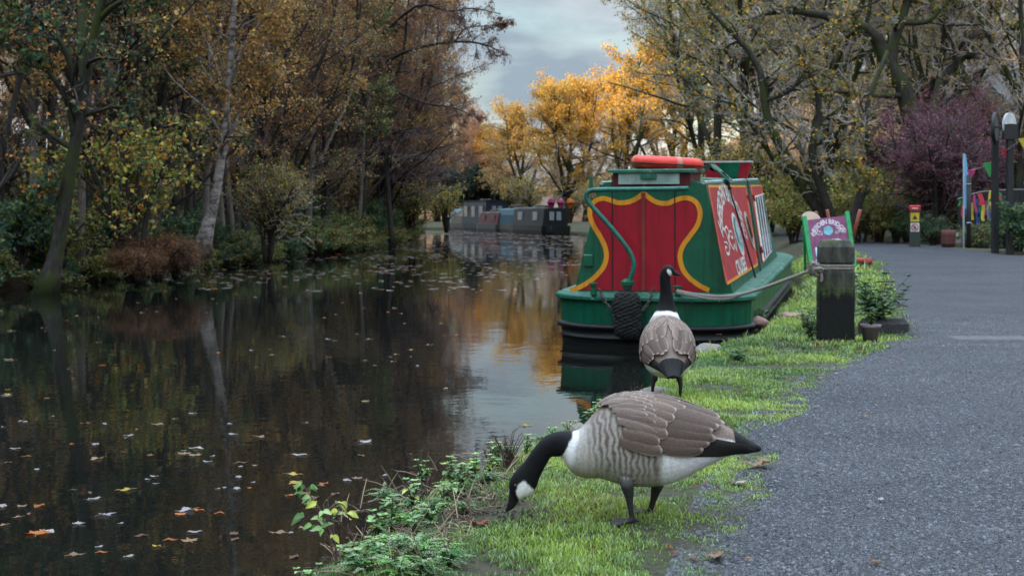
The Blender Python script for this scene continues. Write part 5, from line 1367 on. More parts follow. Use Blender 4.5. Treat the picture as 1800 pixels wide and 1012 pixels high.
# black board fence
p0, p1 = at(1683, 430, 35.6), at(1850, 430, 34.2)
fe = thing('board_fence', 'black vertical board fence behind the two tall posts', 'fence', (p0[0], p0[1], zg(p0[0], p0[1])))
mb = MB(); Lf = np.linalg.norm((p1 - p0)[:2]); d = (p1 - p0)[:2] / Lf; nb = int(Lf / .14)
for q in range(nb):
    c = d * (q + .5) * .14; mb.add(*box((c[0], c[1], .66 + .004 * q), (.125, .025, 1.34 + .012 * q + .02 * sin(q * 2.3)), math.atan2(d[1], d[0])))
mb.build('boards', M_BPOST, fe)
mb = MB()
for zz in (.3, 1.15): mb.add(*box((d[0] * Lf / 2, d[1] * Lf / 2 + .04, zz), (Lf, .05, .09), math.atan2(d[1], d[0])))
mb.build('rail', M_BPOST, fe)

# stone houses in the sun
def stonemat(name, c):
    m, nt, b = newmat(name)
    v = coords(nt); tc = nt.nodes.new('ShaderNodeTexCoord')
    bk = N(nt, 'ShaderNodeTexBrick', Scale=1.6); bk.inputs['Color1'].default_value = (*c, 1); bk.inputs['Color2'].default_value = (*[x * .75 for x in c], 1); bk.inputs['Mortar'].default_value = (*[x * .55 for x in c], 1)
    mp = nt.nodes.new('ShaderNodeMapping'); mp.inputs['Rotation'].default_value = (R(90), 0, 0); nt.links.new(tc.outputs['Object'], mp.inputs[0]); nt.links.new(mp.outputs[0], bk.inputs['Vector'])
    nt.links.new(bk.outputs[0], b.inputs['Base Color']); b.inputs['Roughness'].default_value = .9
    return m
def house(label, loc, w_, d_, h_, rz, c, wins):
    o = thing('stone_house', label, 'house', loc, rz)
    mb = MB(); V = np.array([(-w_ / 2, -d_ / 2, -2), (w_ / 2, -d_ / 2, -2), (w_ / 2, d_ / 2, -2), (-w_ / 2, d_ / 2, -2), (-w_ / 2, -d_ / 2, h_), (w_ / 2, -d_ / 2, h_), (w_ / 2, d_ / 2, h_), (-w_ / 2, d_ / 2, h_), (-w_ / 2, 0, h_ + d_ * .35), (w_ / 2, 0, h_ + d_ * .35)])
    mb.add(V, [(0, 3, 2, 1), (0, 1, 5, 4), (1, 2, 6, 9, 5), (2, 3, 7, 6), (3, 0, 4, 8, 7)]); mb.build('wall', stonemat('house_stone', c), o)
    mb = MB(); e = .3
    for s in (-1, 1):
        A_ = np.array([(-w_ / 2 - e, s * (d_ / 2 + e), h_ - e * .7 + .02), (w_ / 2 + e, s * (d_ / 2 + e), h_ - e * .7 + .02), (w_ / 2 + e, 0, h_ + d_ * .35 + .02), (-w_ / 2 - e, 0, h_ + d_ * .35 + .02)])
        mb.add(np.concatenate([A_, A_ + [0, 0, .12]]), [(0, 1, 2, 3), (7, 6, 5, 4), (0, 4, 5, 1), (1, 5, 6, 2), (2, 6, 7, 3), (3, 7, 4, 0)])
    rf = mb.build('roof', pmat('slate', (.09, .09, .10), (.06, .06, .065), .7, 3), o)
    mb = MB(); mb.add(*box((-w_ * .3, 0, h_ + d_ * .35 + .5), (.8, .5, 1.4))); mb.build('chimney', stonemat('house_stone', c), rf)
    for (x, z) in wins:
        mb = MB(); mb.add(*box((x, -d_ / 2 - .02, z), (1.15, .1, 1.5))); wf = mb.build('window', paint('white_frame', (.6, .58, .55)), o)
        mb = MB(); mb.add(*box((x, -d_ / 2 - .075, z), (.95, .02, 1.3))); mb.build('pane', M_GLASS, wf)
    return o
p = at(1835, 330, 75); house('pale stone house behind the trees at the right edge', (p[0], 75, zg(p[0], 75)), 9, 7, 5.5, R(18), (.5, .44, .38), [(-3.3, 4.2), (-.8, 4.2), (1.8, 4.2), (-3.3, 1.4), (-.8, 1.4)])
p = at(945, 340, 172); house('cream stone house seen through the golden trees', (p[0], 172, 0), 10, 8, 4.6, R(-20), (.55, .46, .36), [(-3.5, 3.3), (-1, 3.3), (1.5, 3.3), (3.8, 3.3), (-3.5, .9), (-1, .9), (3.8, .9)])
p = at(985, 350, 190); house('white house low between the golden trunks', (p[0], 190, 0), 10, 8, 5.2, R(12), (.6, .55, .5), [(-3, 3.8), (0, 3.8), (3, 3.8), (-3, 1.4), (3, 1.4)])

# far moored boats
def far_boat(label, x, y, yaw, cab, hullc, L_=9, cw=.75, ch=.95, top=None, wins=3, endw=0, roofc=None, winc=None, curve=False):
    o = thing('moored_boat', label, 'boat', (x, y, WATER), yaw, 'boats moored at the far bend')
    def outl(i, z):
        xs = np.array([-1, -1, -.8, 0, .8, 1, 1, .7, 0, -.7]) * (1.03 - i); ys = np.array([L_ * .75, .5, .15, 0, .15, .5, L_ * .75, L_ * .93, L_, L_ * .93]); return np.c_[xs, ys, np.full(10, z)]
    mb = MB(); mb.add(np.concatenate([outl(.12, -.3), outl(0, .25), outl(0, .6)]), [tuple(q) for q in grid_faces(3, 10, True)] + [tuple(range(20, 30))]); mb.build('hull', hullc, o)
    y0, y1 = .7, L_ * .8
    if curve: sec_ = [(-cw - .1, .55), (-cw, .6 + ch * .6), (-cw * .7, .6 + ch * .9), (0, .62 + ch), (cw * .7, .6 + ch * .9), (cw, .6 + ch * .6), (cw + .1, .55)]
    else: sec_ = [(-cw - .08, .55), (-cw + .06, .6 + ch), (0, .66 + ch), (cw - .06, .6 + ch), (cw + .08, .55)]
    n_ = len(sec_); V = np.array([(a, yy, b) for yy in (y0, y1) for a, b in sec_])
    mb = MB(); mb.add(V, [(i, i + 1, n_ + i + 1, n_ + i) for i in range(n_ - 1)] + [tuple(range(n_ - 1, -1, -1)), tuple(range(n_, 2 * n_))]); cb_ = mb.build('cabin', cab, o)
    if roofc: 
        mb = MB(); mb.add(*box((0, (y0 + y1) / 2, .69 + ch), (cw * 2 - .06, y1 - y0 + .1, .05))); mb.build('roof', roofc, o)
    for s in (-1,):
        for k in range(wins):
            yy = y0 + (y1 - y0) * (k + .5) / max(wins, 1)
            mb = MB(); mb.add(*box((s * (cw + .02), yy, .62 + ch * .55), (.1, .95, ch * .5))); mb.build('window', winc or M_GLASS, o)
    mb = MB(); mb.add(*tube([(.25, y0 + 1.4, .6 + ch), (.25, y0 + 1.4, 1.02 + ch)], .07, 9)); mb.build('chimney', M_BLACK, o)
    mb = MB(); mb.add(*bbox_bev((-.15, y0 + 2.6, .74 + ch), (.7, .9, .2), .03)); mb.build('roof_box', M_STEEL, o)
    for s in (-1, 1):
        mb = MB(); mb.add(*tube([(s * (cw - .1), y0, .68 + ch * (.9 if curve else 1)), (s * (cw - .1), y1, .68 + ch * (.9 if curve else 1))], .025, 5)); mb.build('handrail', M_PALEG, o)
    mb = MB(); mb.add(*lathe([(.03, -.2), (.11, -.16), (.11, .16), (.03, .2)], 10, (-.55, -.06, .32))); mb.build('stern_fender', m_f, o)
    for k in range(endw):
        mb = MB(); mb.add(*box(((k - (endw - 1) / 2) * .5, y0 - .02, .62 + ch * .55), (.32, .06, ch * .5))); mb.build('window', winc or M_GLASS, o)
    return o
dk = lambda n_, c, r=.5: paint(n_, tuple(x * .6 for x in c), None, r)
PAN = paint('dull_white_pane', (.32, .36, .38), None, .3)
x, y = at(978, 412, 96)[:2]; o = far_boat('dark boat with two pale end windows and flowers on its roof', x + .1, 95, R(16), dk('navy_black', (.02, .03, .035)), dk('blackgreen', (.015, .022, .02)), 10, .82, 1.15, wins=2, endw=2, winc=PAN)
fb = o
fp_ = thing('roof_flowers', 'heap of pink and orange flower tubs on the dark boat roof', 'flowers', (x + .2, 96.3, WATER + 1.8))
for q, (dx, c) in enumerate(((-.55, cols['pink']), (.1, (.5, .1, .2)), (.75, (.7, .2, .04)))):
    mb = MB(); V, f = lathe([(.15, -.02), (.2, .25), (.3, .35), (.22, .55), (.05, .62)], 12, (dx, 0, 0)); mb.add(V * (1 + rng.normal(0, .05, V.shape)), f); mb.build('tub', dk('bloom', c, .8), fp_)
x, y = at(935, 411, 103)[:2]; far_boat('blue covered boat beside the dark boat with flowers', x + .2, 102, R(17), dk('tarp_blue', (.06, .15, .2), .7), dk('hull_tan', (.13, .12, .08)), 9, .82, 1.2, wins=0, curve=True)
x, y = at(918, 410, 108)[:2]; far_boat('rust red sided low boat among the moored boats', x - .9, 107, R(18), dk('rust_side', (.2, .06, .055), .6), dk('hull_grey', (.09, .1, .1)), 7, .75, .85, wins=2, winc=dk('grey_pane', (.2, .12, .11)))
x, y = at(905, 408, 112)[:2]; far_boat('dark blue cruiser with tall windowed cabin', x - 1.2, 112, R(18), dk('navy', (.015, .035, .06)), dk('navy_hull', (.012, .025, .045)), 9, .95, 1.75, wins=3, endw=2, winc=dk('bright_pane', (.42, .45, .42), .2), roofc=dk('roof_dark', (.04, .06, .06)))
x, y = at(878, 406, 118)[:2]; far_boat('beige canvas covered boat next to the cruiser', x - .9, 118, R(22), dk('canvas_beige', (.23, .2, .15), .85), dk('hull_beige', (.16, .14, .11)), 8, .95, 1.0, wins=0, curve=True)
x, y = at(862, 405, 122)[:2]; far_boat('boat with pale blue rounded canopy', x - .9, 123, R(24), dk('canopy_blue', (.25, .4, .45), .6), dk('hull_dark', (.02, .025, .025)), 6, .9, 1.25, wins=0, curve=True)
x, y = at(835, 404, 126)[:2]; far_boat('pale grey cabin boat with four cream windows, farthest left', x + .3, 124, R(20), dk('grey_lilac', (.33, .3, .32)), dk('hull_lilac', (.2, .18, .2)), 7, .8, .9, wins=4, winc=dk('cream_pane', (.5, .42, .2)))
# small child on the far bank
ch_ = at(784, 397, 131.5); cz = zg(ch_[0] - .1, 131.5, 0)
def figure(label, loc, h, top, leg):
    o = thing('person', label, 'person', loc)
    bm = bmesh.new(); lay = None
    J = {'p': (0, 0, .5), 'w': (0, 0, .6), 'c': (0, 0, .74), 'n': (0, 0, .83), 'h': (0, -.01, .93), 'sl': (-.11, 0, .79), 'el': (-.15, .01, .64), 'hl': (-.15, -.05, .5), 'sr': (.11, 0, .79), 'er': (.15, .01, .64), 'hr': (.16, -.04, .5), 'kl': (-.06, -.02, .27), 'fl': (-.06, .04, .03), 'tl': (-.06, -.07, .02), 'kr': (.07, -.05, .27), 'fr': (.07, -.03, .03), 'tr': (.07, -.13, .02), 'il': (-.055, 0, .47), 'ir': (.055, 0, .47)}
    rad = dict(p=.085, w=.08, c=.09, n=.04, h=.075, sl=.045, el=.033, hl=.024, sr=.045, er=.033, hr=.024, kl=.045, fl=.035, tl=.03, kr=.045, fr=.035, tr=.03, il=.065, ir=.065)
    E = [('p', 'w'), ('w', 'c'), ('c', 'n'), ('n', 'h'), ('c', 'sl'), ('sl', 'el'), ('el', 'hl'), ('c', 'sr'), ('sr', 'er'), ('er', 'hr'), ('p', 'il'), ('il', 'kl'), ('kl', 'fl'), ('fl', 'tl'), ('p', 'ir'), ('ir', 'kr'), ('kr', 'fr'), ('fr', 'tr')]
    ks = list(J); me = bpy.data.meshes.new('figure'); me.from_pydata([J[k] for k in ks], [(ks.index(a), ks.index(b)) for a, b in E], [])
    ob = bpy.data.objects.new('figure', me); COL.objects.link(ob)
    md = ob.modifiers.new('skin', 'SKIN'); sv = me.skin_vertices[0].data
    for i, k in enumerate(ks): sv[i].radius = (rad[k], rad[k])
    sv[0].use_root = True
    ob.modifiers.new('sub', 'SUBSURF').levels = 2
    bpy.context.view_layer.update()
    m2 = bpy.data.meshes.new_from_object(ob.evaluated_get(bpy.context.evaluated_depsgraph_get()))
    V = np.array([v.co[:] for v in m2.vertices]); f = [tuple(p.vertices) for p in m2.polygons]
    bpy.data.objects.remove(ob)
    C = np.tile(np.array(top), (len(V), 1)); C[V[:, 2] < .5] = leg; C[V[:, 2] > .85] = (.45, .27, .2); C[(V[:, 2] > .95) | ((V[:, 2] > .88) & (V[:, 1] > .02))] = (.06, .035, .02)
    hnd = (V[:, 2] < .54) & (np.abs(V[:, 0]) > .125); C[hnd] = (.45, .27, .2)
    mb = MB(); mb.add(V * h, f, C); mb.build('body', pmat('clothing', (1, 1, 1), (.8, .8, .8), .8, 9, usecol=True), o, smooth=True)
    return o
figure('small child in orange top and blue trousers on the far bank', (ch_[0], 131.5, cz), .98, (.45, .14, .05), (.05, .14, .3))
# railing by the far bank
p0, p1 = at(838, 372, 141), at(905, 370, 138)
rl = thing('railing', 'grey upright railings on the far bank above the moored boats', 'railing', (p0[0], p0[1], zg(p0[0], p0[1])))
mb = MB(); Lr = np.linalg.norm((p1 - p0)[:2]); d = (p1 - p0)[:2] / Lr
for zz in (.5, 2.6): mb.add(*tube([(0, 0, zz), (d[0] * Lr, d[1] * Lr, zz)], .03, 5))
mb.build('rail', M_STEEL, rl)
mb = MB()
for q in range(int(Lr / .45)): mb.add(*tube([(d[0] * q * .45, d[1] * q * .45, 0), (d[0] * q * .45, d[1] * q * .45, 2.75)], .025, 5))
mb.build('uprights', pmat('grey_upright', (.25, .27, .28)), rl)
# ================================================================ geese
GB = (.215, .16, .13)          # brown of the back
def catmull(A, u):
    A = np.asarray(A, float); n = len(A); u = np.clip(np.asarray(u, float), 0, n - 1)
    i = np.minimum(u.astype(int), n - 2); t = (u - i)
    g = lambda k: A[np.clip(i + k, 0, n - 1)]
    if A.ndim > 1: t = t[:, None]
    a, b, c, d = g(-1), g(0), g(1), g(2)
    a = np.where(((i - 1) < 0)[(...,) + (None,) * (A.ndim - 1)], 2 * b - c, a); d = np.where(((i + 2) > n - 1)[(...,) + (None,) * (A.ndim - 1)], 2 * c - b, d)
    return .5 * (2 * b + (c - a) * t + (2 * a - 5 * b + 4 * c - d) * t ** 2 + (3 * b - a - 3 * c + d) * t ** 3)

class Goose:
    """body lofted over 23 stations: 0 tail tip .. 10 neck root .. 16 head .. 22 bill tip"""
    def __init__(s, C, U, H, Wd):
        s.C, s.U, s.H, s.W = np.array(C, float), nrm(U), np.array(H, float), np.array(Wd, float)
        s.n = len(C)
    def frame(s, u):
        c = catmull(s.C, u); e = 1e-3
        t = nrm(catmull(s.C, u + e) - catmull(s.C, u - e)); U = nrm(catmull(s.U, u))
        S = nrm(np.cross(t, U)); return c, t, U, S, np.maximum(catmull(s.H, u), .0015), np.maximum(catmull(s.W, u), .0015)
    def P(s, u, th):
        u, th = np.broadcast_arrays(np.atleast_1d(np.asarray(u, float)), np.asarray(th, float)); sh = u.shape; u, th = u.ravel(), th.ravel()
        c, t, U, S, h, w = s.frame(u)
        p = 2.25; ct, st = np.cos(th), np.sin(th); r = (np.abs(ct) ** p + np.abs(st) ** p) ** (-1 / p)
        return (c + S * (w * r * ct)[:, None] + U * (h * r * st)[:, None]).reshape(sh + (3,))
    def Nn(s, u, th):
        e = 2e-2; a = s.P(u + e, th) - s.P(u - e, th); b = s.P(u, th + e) - s.P(u, th - e)
        return nrm(np.cross(b, a)) * s.sgn
    def orient(s):
        s.sgn = 1.0; n_ = s.Nn(np.array([5.0]), np.array([pi / 2])); s.sgn = 1.0 if n_[0] @ s.U[5] > 0 else -1.0

def goose_colour(u, q, P, rear):
    """plumage by station u and height q (-1 belly .. 1 back)"""
    nz = np.array([mnoise.noise(Vector(p * 26)) for p in P]); nf = np.array([mnoise.noise(Vector(p * 70)) for p in P])
    C = np.tile(np.array(GB), (len(u), 1))
    def put_(m, c): 
        m = np.clip(m, 0, 1)[:, None]; C[:] = C * (1 - m) + np.asarray(c) * m
    # barred flanks
    ph = P @ np.array([1, 0, 0]) if not rear else P @ np.array([0, 1, .5])
    bar = np.clip(.45 + .55 * np.sin(ph * 2 * pi / .0225 + q * 2.2 + nz * 3.4) + .35 * nf, 0, 1) * (.55 + .45 * sm(-.9, -.2, q))
    flank = sm(4.2, 4.9, u + .25 * nz) * np.maximum(sm(.75, .2, q), sm(1.02, .8, q) * sm(5.6, 6.2, u) * .9)
    fl_c = (np.array([.42, .39, .35]) * (1 - .34 * sm(-.1, .8, q)[:, None])) * (1 - bar[:, None]) + np.array([.125, .095, .078]) * bar[:, None]
    C[:] = C * (1 - flank[:, None]) + fl_c * flank[:, None]
    put_(sm(7.0, 8.6, u - .8 * q + .2 * nz) * .78, (.46, .43, .39))                # pale grey brown breast
    put_(sm(9.0, 9.6, u - .35 * q + .15 * nz) , (.72, .71, .69))                    # white below the neck
    put_(sm(-.55, -.85, q + .1 * nz) * sm(7.8, 6.0, u) * .55, (.50, .48, .44))
    put_(sm(4.75, 4.45, u + .10 * nz) * sm(.35, .1, q), (.88, .89, .90))             # white vent
    put_(sm(.95, .6, u + .2 * nz), (.012, .012, .013))
    put_(sm(10.1, 10.35, u + .18 * nz + .12 * nf), (.0045, .005, .006))              # black neck
    chin = sm(16.25, 16.55, u + .1 * nf) * sm(18.05, 17.75, u + .55 * (q - .1) + .08 * nf) * sm(.42, .22, q + .10 * nf + .35 * np.abs(u - 17.0))
    put_(chin, (.76, .76, .74))
    put_(sm(18.85, 19.0, u), (.012, .012, .012))
    return C * (1 + .10 * nf[:, None])

def goose_mesh(G, legs, root, rear, voxel=.0042):
    """one continuous skin: body, neck, head, bill, legs and webbed feet"""
    uu = np.linspace(0, G.n - 1, 150); th = np.linspace(0, 2 * pi, 40, endpoint=False)
    Ug, Tg = np.meshgrid(uu, th, indexing='ij'); V = G.P(Ug, Tg).reshape(-1, 3)
    f = [tuple(x) for x in grid_faces(150, 40, True)] + [tuple(range(39, -1, -1)), tuple(range(149 * 40, 150 * 40))]
    pts, par = [V], [np.c_[Ug.ravel(), np.sin(Tg.ravel())]]
    bm = bmesh.new()
    def addm(V, f):
        vs = [bm.verts.new(v) for v in V]
        for q in f:
            try: bm.faces.new([vs[i] for i in q])
            except ValueError: pass
    addm(V, f)
    for L_ in legs:
        P, r = smooth_poly(L_['pts'], 30), np.interp(np.linspace(0, 1, 30), np.linspace(0, 1, len(L_['r'])), L_['r'])
        Vt, ft = tube(P, r, 12); addm(Vt, ft); pts.append(Vt)
        par.append(np.c_[np.full(len(Vt), -1.0), np.repeat(np.linspace(0, 1, 30), 12)])
        an = np.array(L_['pts'][-1]); d = nrm(np.array(L_['dir'])); sd2 = np.array([-d[1], d[0], 0])
        tips = [an + d * .085 * l + sd2 * .085 * s - [0, 0, an[2] - .008] for l, s in ((.86, .55), (1.08, 0), (.86, -.55))]
        for t_ in tips + [an - d * .03 - [0, 0, an[2] - .008]]:
            Vt, ft = tube([an, an * .35 + t_ * .65 + [0, 0, .004], t_], [.0095, .0075, .005], 8); addm(Vt, ft); pts.append(Vt); par.append(np.c_[np.full(len(Vt), -1.0), np.full(len(Vt), 1.3)])
        w_ = np.array([an + [0, 0, .004 - an[2] + .008], tips[0], (tips[0] + tips[1]) / 2 - d * .008, tips[1], (tips[1] + tips[2]) / 2 - d * .008, tips[2]])
        Vw = np.concatenate([w_ + [0, 0, .003], w_ - [0, 0, .006]]); fw2 = [(0, 1, 2), (0, 2, 3), (0, 3, 4), (0, 4, 5), (6, 8, 7), (6, 9, 8), (6, 10, 9), (6, 11, 10)] + [(i, 6 + i, 6 + (i + 1) % 6, (i + 1) % 6) for i in range(6)]
        addm(Vw, fw2); pts.append(Vw); par.append(np.c_[np.full(len(Vw), -1.0), np.full(len(Vw), 1.3)])
    bmesh.ops.recalc_face_normals(bm, faces=bm.faces)
    me = bpy.data.meshes.new('body'); bm.to_mesh(me); bm.free()
    o = bpy.data.objects.new('body', me); COL.objects.link(o)
    m = o.modifiers.new('r', 'REMESH'); m.mode = 'VOXEL'; m.voxel_size = voxel
    m = o.modifiers.new('s', 'SMOOTH'); m.iterations = 4; m.factor = .5
    bpy.context.view_layer.update()
    m2 = bpy.data.meshes.new_from_object(o.evaluated_get(bpy.context.evaluated_depsgraph_get()))
    bpy.data.objects.remove(o)
    V = np.array([v.co[:] for v in m2.vertices]); f = [tuple(p.vertices) for p in m2.polygons]
    pts, par = np.concatenate(pts), np.concatenate(par)
    kd = KDTree(len(pts))
    for i, p in enumerate(pts): kd.insert(p, i)
    kd.balance()
    K = np.zeros((len(V), 2))
    for i, v in enumerate(V):
        nb = kd.find_n(v, 3); w_ = np.array([1 / (b[2] + 1e-5) for b in nb]); ii = [b[1] for b in nb]
        K[i] = par[ii[0]] if par[ii[0], 0] < 0 or (par[ii, 0] < 0).any() else (par[ii] * w_[:, None]).sum(0) / w_.sum()
    leg = K[:, 0] < 0
    C = goose_colour(np.maximum(K[:, 0], 0), K[:, 1], V, rear)
    lc = np.interp(K[:, 1], [0, .12, .3, 1.1, 1.3], [.30, .22, .035, .022, .05])[:, None] * np.array([1, .97, .98])
    C[leg] = lc[leg]
    mb = MB(); mb.add(V, f, C)
    return mb.build('body', M_PLUME, root, smooth=True)

def plumemat():
    m, nt, b = newmat('plumage')
    a = N(nt, 'ShaderNodeAttribute', attribute_name='Col'); v = coords(nt)
    f = noise(nt, 130, 6, .7, v); r = ramp(nt, [(.3, (.75, .75, .75)), (.7, (1.2, 1.2, 1.2))]); nt.links.new(f, r.inputs[0])
    nt.links.new(mix(nt, a.outputs['Color'], r.outputs[0], 1.0, 'MULTIPLY'), b.inputs['Base Color'])
    b.inputs['Roughness'].default_value = .62; b.inputs['Specular IOR Level'].default_value = .16
    b.inputs['Sheen Weight'].default_value = .02
    bump(nt, b, noise(nt, 75, 5, .65, v), .5, .004)
    return m
M_PLUME = plumemat()

def feather(mb, G, u0, v0, Lu, wid, side, qlow, base_c, edge_c, off=.002, lift=.006, pale=.9, drift=0.0, pointed=.0, dark_tip=None):
    """one feather laid on the body: from station u0 back by Lu stations, at height fraction v0 (0 back line .. 1 wing edge)"""
    ls = np.array([0, .18, .38, .56, .72, .84, .93, .975, 1.0]); ms = np.array([-1, -.9, -.72, -.35, 0, .35, .72, .9, 1])
    Lg, Mg = np.meshgrid(ls, ms, indexing='ij')
    prof = np.where(Lg < .62, .72 + .28 * np.sin(Lg / .62 * pi / 2), np.sqrt(np.clip(1 - ((Lg - .62) / .385) ** (2.2 - pointed), 0, 1)))
    u = u0 - Lu * Lg
    ql = qlow(u); thl = np.arcsin(np.clip(ql, -.98, .98))
    c, t, U, S, h, w = G.frame(u.ravel()); arc = ((h + w).reshape(u.shape) * .5) * (pi / 2 - thl)      # length of the wing from back line to edge
    v = v0 + drift * Lg + Mg * prof * wid / np.maximum(arc, .02)
    th = pi / 2 - v * (pi / 2 - thl)
    if side < 0: th = pi - th
    P = G.P(u, th); n_ = G.Nn(u.ravel(), th.ravel()).reshape(P.shape)
    P = P + n_ * (off + lift * Lg * (1 - .35 * Mg ** 2) - .0006 * np.abs(Mg) ** 3)[..., None]
    bc = np.array(base_c) * np.exp(rng.normal(0, .10)); ec = np.array(edge_c)
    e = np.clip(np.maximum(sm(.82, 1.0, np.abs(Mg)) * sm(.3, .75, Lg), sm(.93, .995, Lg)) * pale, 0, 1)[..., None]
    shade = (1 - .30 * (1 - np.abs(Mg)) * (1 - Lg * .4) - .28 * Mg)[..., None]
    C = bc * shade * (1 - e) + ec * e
    if dark_tip is not None:
        k = sm(.35, .8, Lg)[..., None]; C = C * (1 - k) + np.array(dark_tip) * k
    f = grid_faces(len(ls), len(ms))
    mb.add(P.reshape(-1, 3), f if side * G.sgn < 0 else f[:, ::-1], C.reshape(-1, 3))

EDGE = (.47, .40, .34)
def wing(G, side, qlow, root, back=1.6, front=7.7):
    mb = MB(); g = np.random.default_rng(5 + int(side))
    ul = lambda u, m_: m_ / max(np.linalg.norm(catmull(G.C, np.array([u + .3]))[0] - catmull(G.C, np.array([u - .3]))[0]) / .6, 1e-3)
    # long flight feathers first (lowest layer), then tertials, greater coverts, small coverts and mantle
    for k in range(6):
        v = .97 - .045 * k; u0 = 3.9 - .1 * k
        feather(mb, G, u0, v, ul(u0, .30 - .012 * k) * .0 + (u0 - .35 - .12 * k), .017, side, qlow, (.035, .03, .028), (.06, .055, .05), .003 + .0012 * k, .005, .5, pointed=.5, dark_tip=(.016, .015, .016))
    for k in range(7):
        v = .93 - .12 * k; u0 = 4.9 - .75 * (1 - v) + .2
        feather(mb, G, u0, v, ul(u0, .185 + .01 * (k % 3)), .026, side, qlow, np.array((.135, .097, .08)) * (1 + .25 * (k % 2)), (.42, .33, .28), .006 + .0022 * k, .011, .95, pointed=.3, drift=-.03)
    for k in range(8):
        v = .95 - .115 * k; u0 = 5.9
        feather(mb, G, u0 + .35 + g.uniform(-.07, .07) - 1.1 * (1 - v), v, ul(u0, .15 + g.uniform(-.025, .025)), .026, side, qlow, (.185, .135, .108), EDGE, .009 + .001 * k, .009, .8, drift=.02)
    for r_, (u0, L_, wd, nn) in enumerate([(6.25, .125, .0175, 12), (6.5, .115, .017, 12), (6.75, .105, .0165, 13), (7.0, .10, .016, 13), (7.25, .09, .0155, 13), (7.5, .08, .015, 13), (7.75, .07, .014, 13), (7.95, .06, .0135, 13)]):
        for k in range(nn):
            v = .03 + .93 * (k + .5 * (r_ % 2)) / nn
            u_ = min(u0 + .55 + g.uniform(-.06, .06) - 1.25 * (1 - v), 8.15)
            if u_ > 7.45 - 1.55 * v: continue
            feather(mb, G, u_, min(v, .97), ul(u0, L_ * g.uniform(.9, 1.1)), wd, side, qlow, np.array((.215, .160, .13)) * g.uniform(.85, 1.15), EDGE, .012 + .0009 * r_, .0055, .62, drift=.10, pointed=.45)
    return mb.build('wing', M_PLUME, root, smooth=True)

def eye(G, u, q, side, root, r=.0062):
    th = math.asin(q); th = th if side > 0 else pi - th
    p = G.P(np.array([u]), np.array([th]))[0]; n_ = G.Nn(np.array([u]), np.array([th]))[0]
    bm = bmesh.new(); bmesh.ops.create_uvsphere(bm, u_segments=14, v_segments=10, radius=r); V = np.array([v.co[:] for v in bm.verts]); f = [tuple(v.index for v in x.verts) for x in bm.faces]; bm.free()
    mb = MB(); mb.add(V + p - n_ * r * .35, f); return mb.build('eye', glassmat('eye_brown', (.012, .008, .006), .08), root, smooth=True)

# ---- the grazing goose, seen from the side
Yg = 5.487; s_ = F / Yg
gx, gzv = (1112 - HX) / s_, 0.0
gz0 = gz(gx, Yg, 0)
g1 = thing('canada_goose', 'grazing goose with its black neck stretched down to the grass', 'goose', (gx, Yg, gz0), 0, 'geese on the canal bank')
q2 = lambda px, py: np.array([(px - HX) / s_ - gx, 0, CH - (py - HY) / s_ - gz0])
ST = [((1335, 785), (1333, 790), .012), ((1316, 773), (1312, 794), .032), ((1283, 752), (1286, 798), .058), ((1233, 727), (1240, 819), .092), ((1183, 707), (1188, 845), .120), ((1142, 697), (1142, 854), .134), ((1097, 699), (1095, 851), .136), ((1062, 711), (1057, 840), .124), ((1040, 732), (1024, 838), .104), ((1026, 748), (1002, 826), .084), ((1012, 757), (988, 803), .056), ((995, 757), (979, 802), .042), ((975, 759), (967, 803), .037), ((953, 771), (964, 810), .034), ((937, 789), (955, 826), .032), ((924, 808), (948, 841), .031), ((911, 823), (943, 855), .033), ((902, 833), (934, 868), .034), ((895, 847), (917, 876), .030), ((895, 862), (911, 881), .021), ((894, 875), (908, 887), .015), ((891, 887), (901, 894), .011), ((888, 897), (892, 899), .005)]
C_, U_, H_, W_ = [], [], [], []
for a, b, w_ in ST:
    A_, B2 = q2(*a), q2(*b); C_.append((A_ + B2) / 2); U_.append(A_ - B2); H_.append(np.linalg.norm(A_ - B2) / 2); W_.append(w_)
G1 = Goose(C_, U_, H_, W_); G1.orient()
def legpts(L_, yoff): 
    r_ = []
    for px, py in L_:
        sc = F / (Yg + yoff); r_.append(((px - HX) / sc - gx, yoff, CH - (py - HY) / sc - gz0))
    return np.array(r_)
near = legpts([(1096, 815), (1101, 845), (1105, 866), (1107, 882), (1110, 903), (1112, 922)], -.075); near[-1, 2] = .012
far = legpts([(1158, 820), (1156, 848), (1152, 864), (1149, 876), (1143, 895), (1138, 908)], .085); far[-1, 2] = .012
goose_mesh(G1, [dict(pts=near, r=[.034, .029, .020, .0135, .0105, .0115], dir=(-1, -.22, 0)), dict(pts=far, r=[.034, .028, .019, .0135, .0105, .0115], dir=(-1, .08, 0))], g1, False)
ql1 = lambda u: np.interp(u, [0, 1, 2, 3, 4, 5, 6, 7, 8.2], [-.3, -.75, -.72, -.38, -.20, -.08, .04, .16, .42])
for sd in (1, -1): wing(G1, sd, ql1, g1)
for sd in (1, -1): eye(G1, 17.55, .38, sd, g1)
def tailf(G, root, n_=7, w_=.022):
    mb = MB(); ql = lambda u: u * 0 - .5
    for sd in (1, -1):
        for k in range(n_):
            feather(mb, G, 1.9, .06 + .16 * k, 1.9 + .0 * k, w_, sd, ql, (.014, .014, .015), (.03, .03, .03), .001 + .0006 * k, .003, .3)
    return mb.build('tail', M_PLUME, root, smooth=True)
tailf(G1, g1)

# ---- the standing goose, seen from behind
Y2 = 9.24; s2 = F / Y2
x2 = (1172 - HX) / s2; z2 = gz(x2, Y2, 0)
g2 = thing('canada_goose', 'goose standing upright with its back to the path and head turned right', 'goose', (x2, Y2, z2), R(-3), 'geese on the canal bank')
zf = lambda py: CH - (py - HY) / s2 - z2
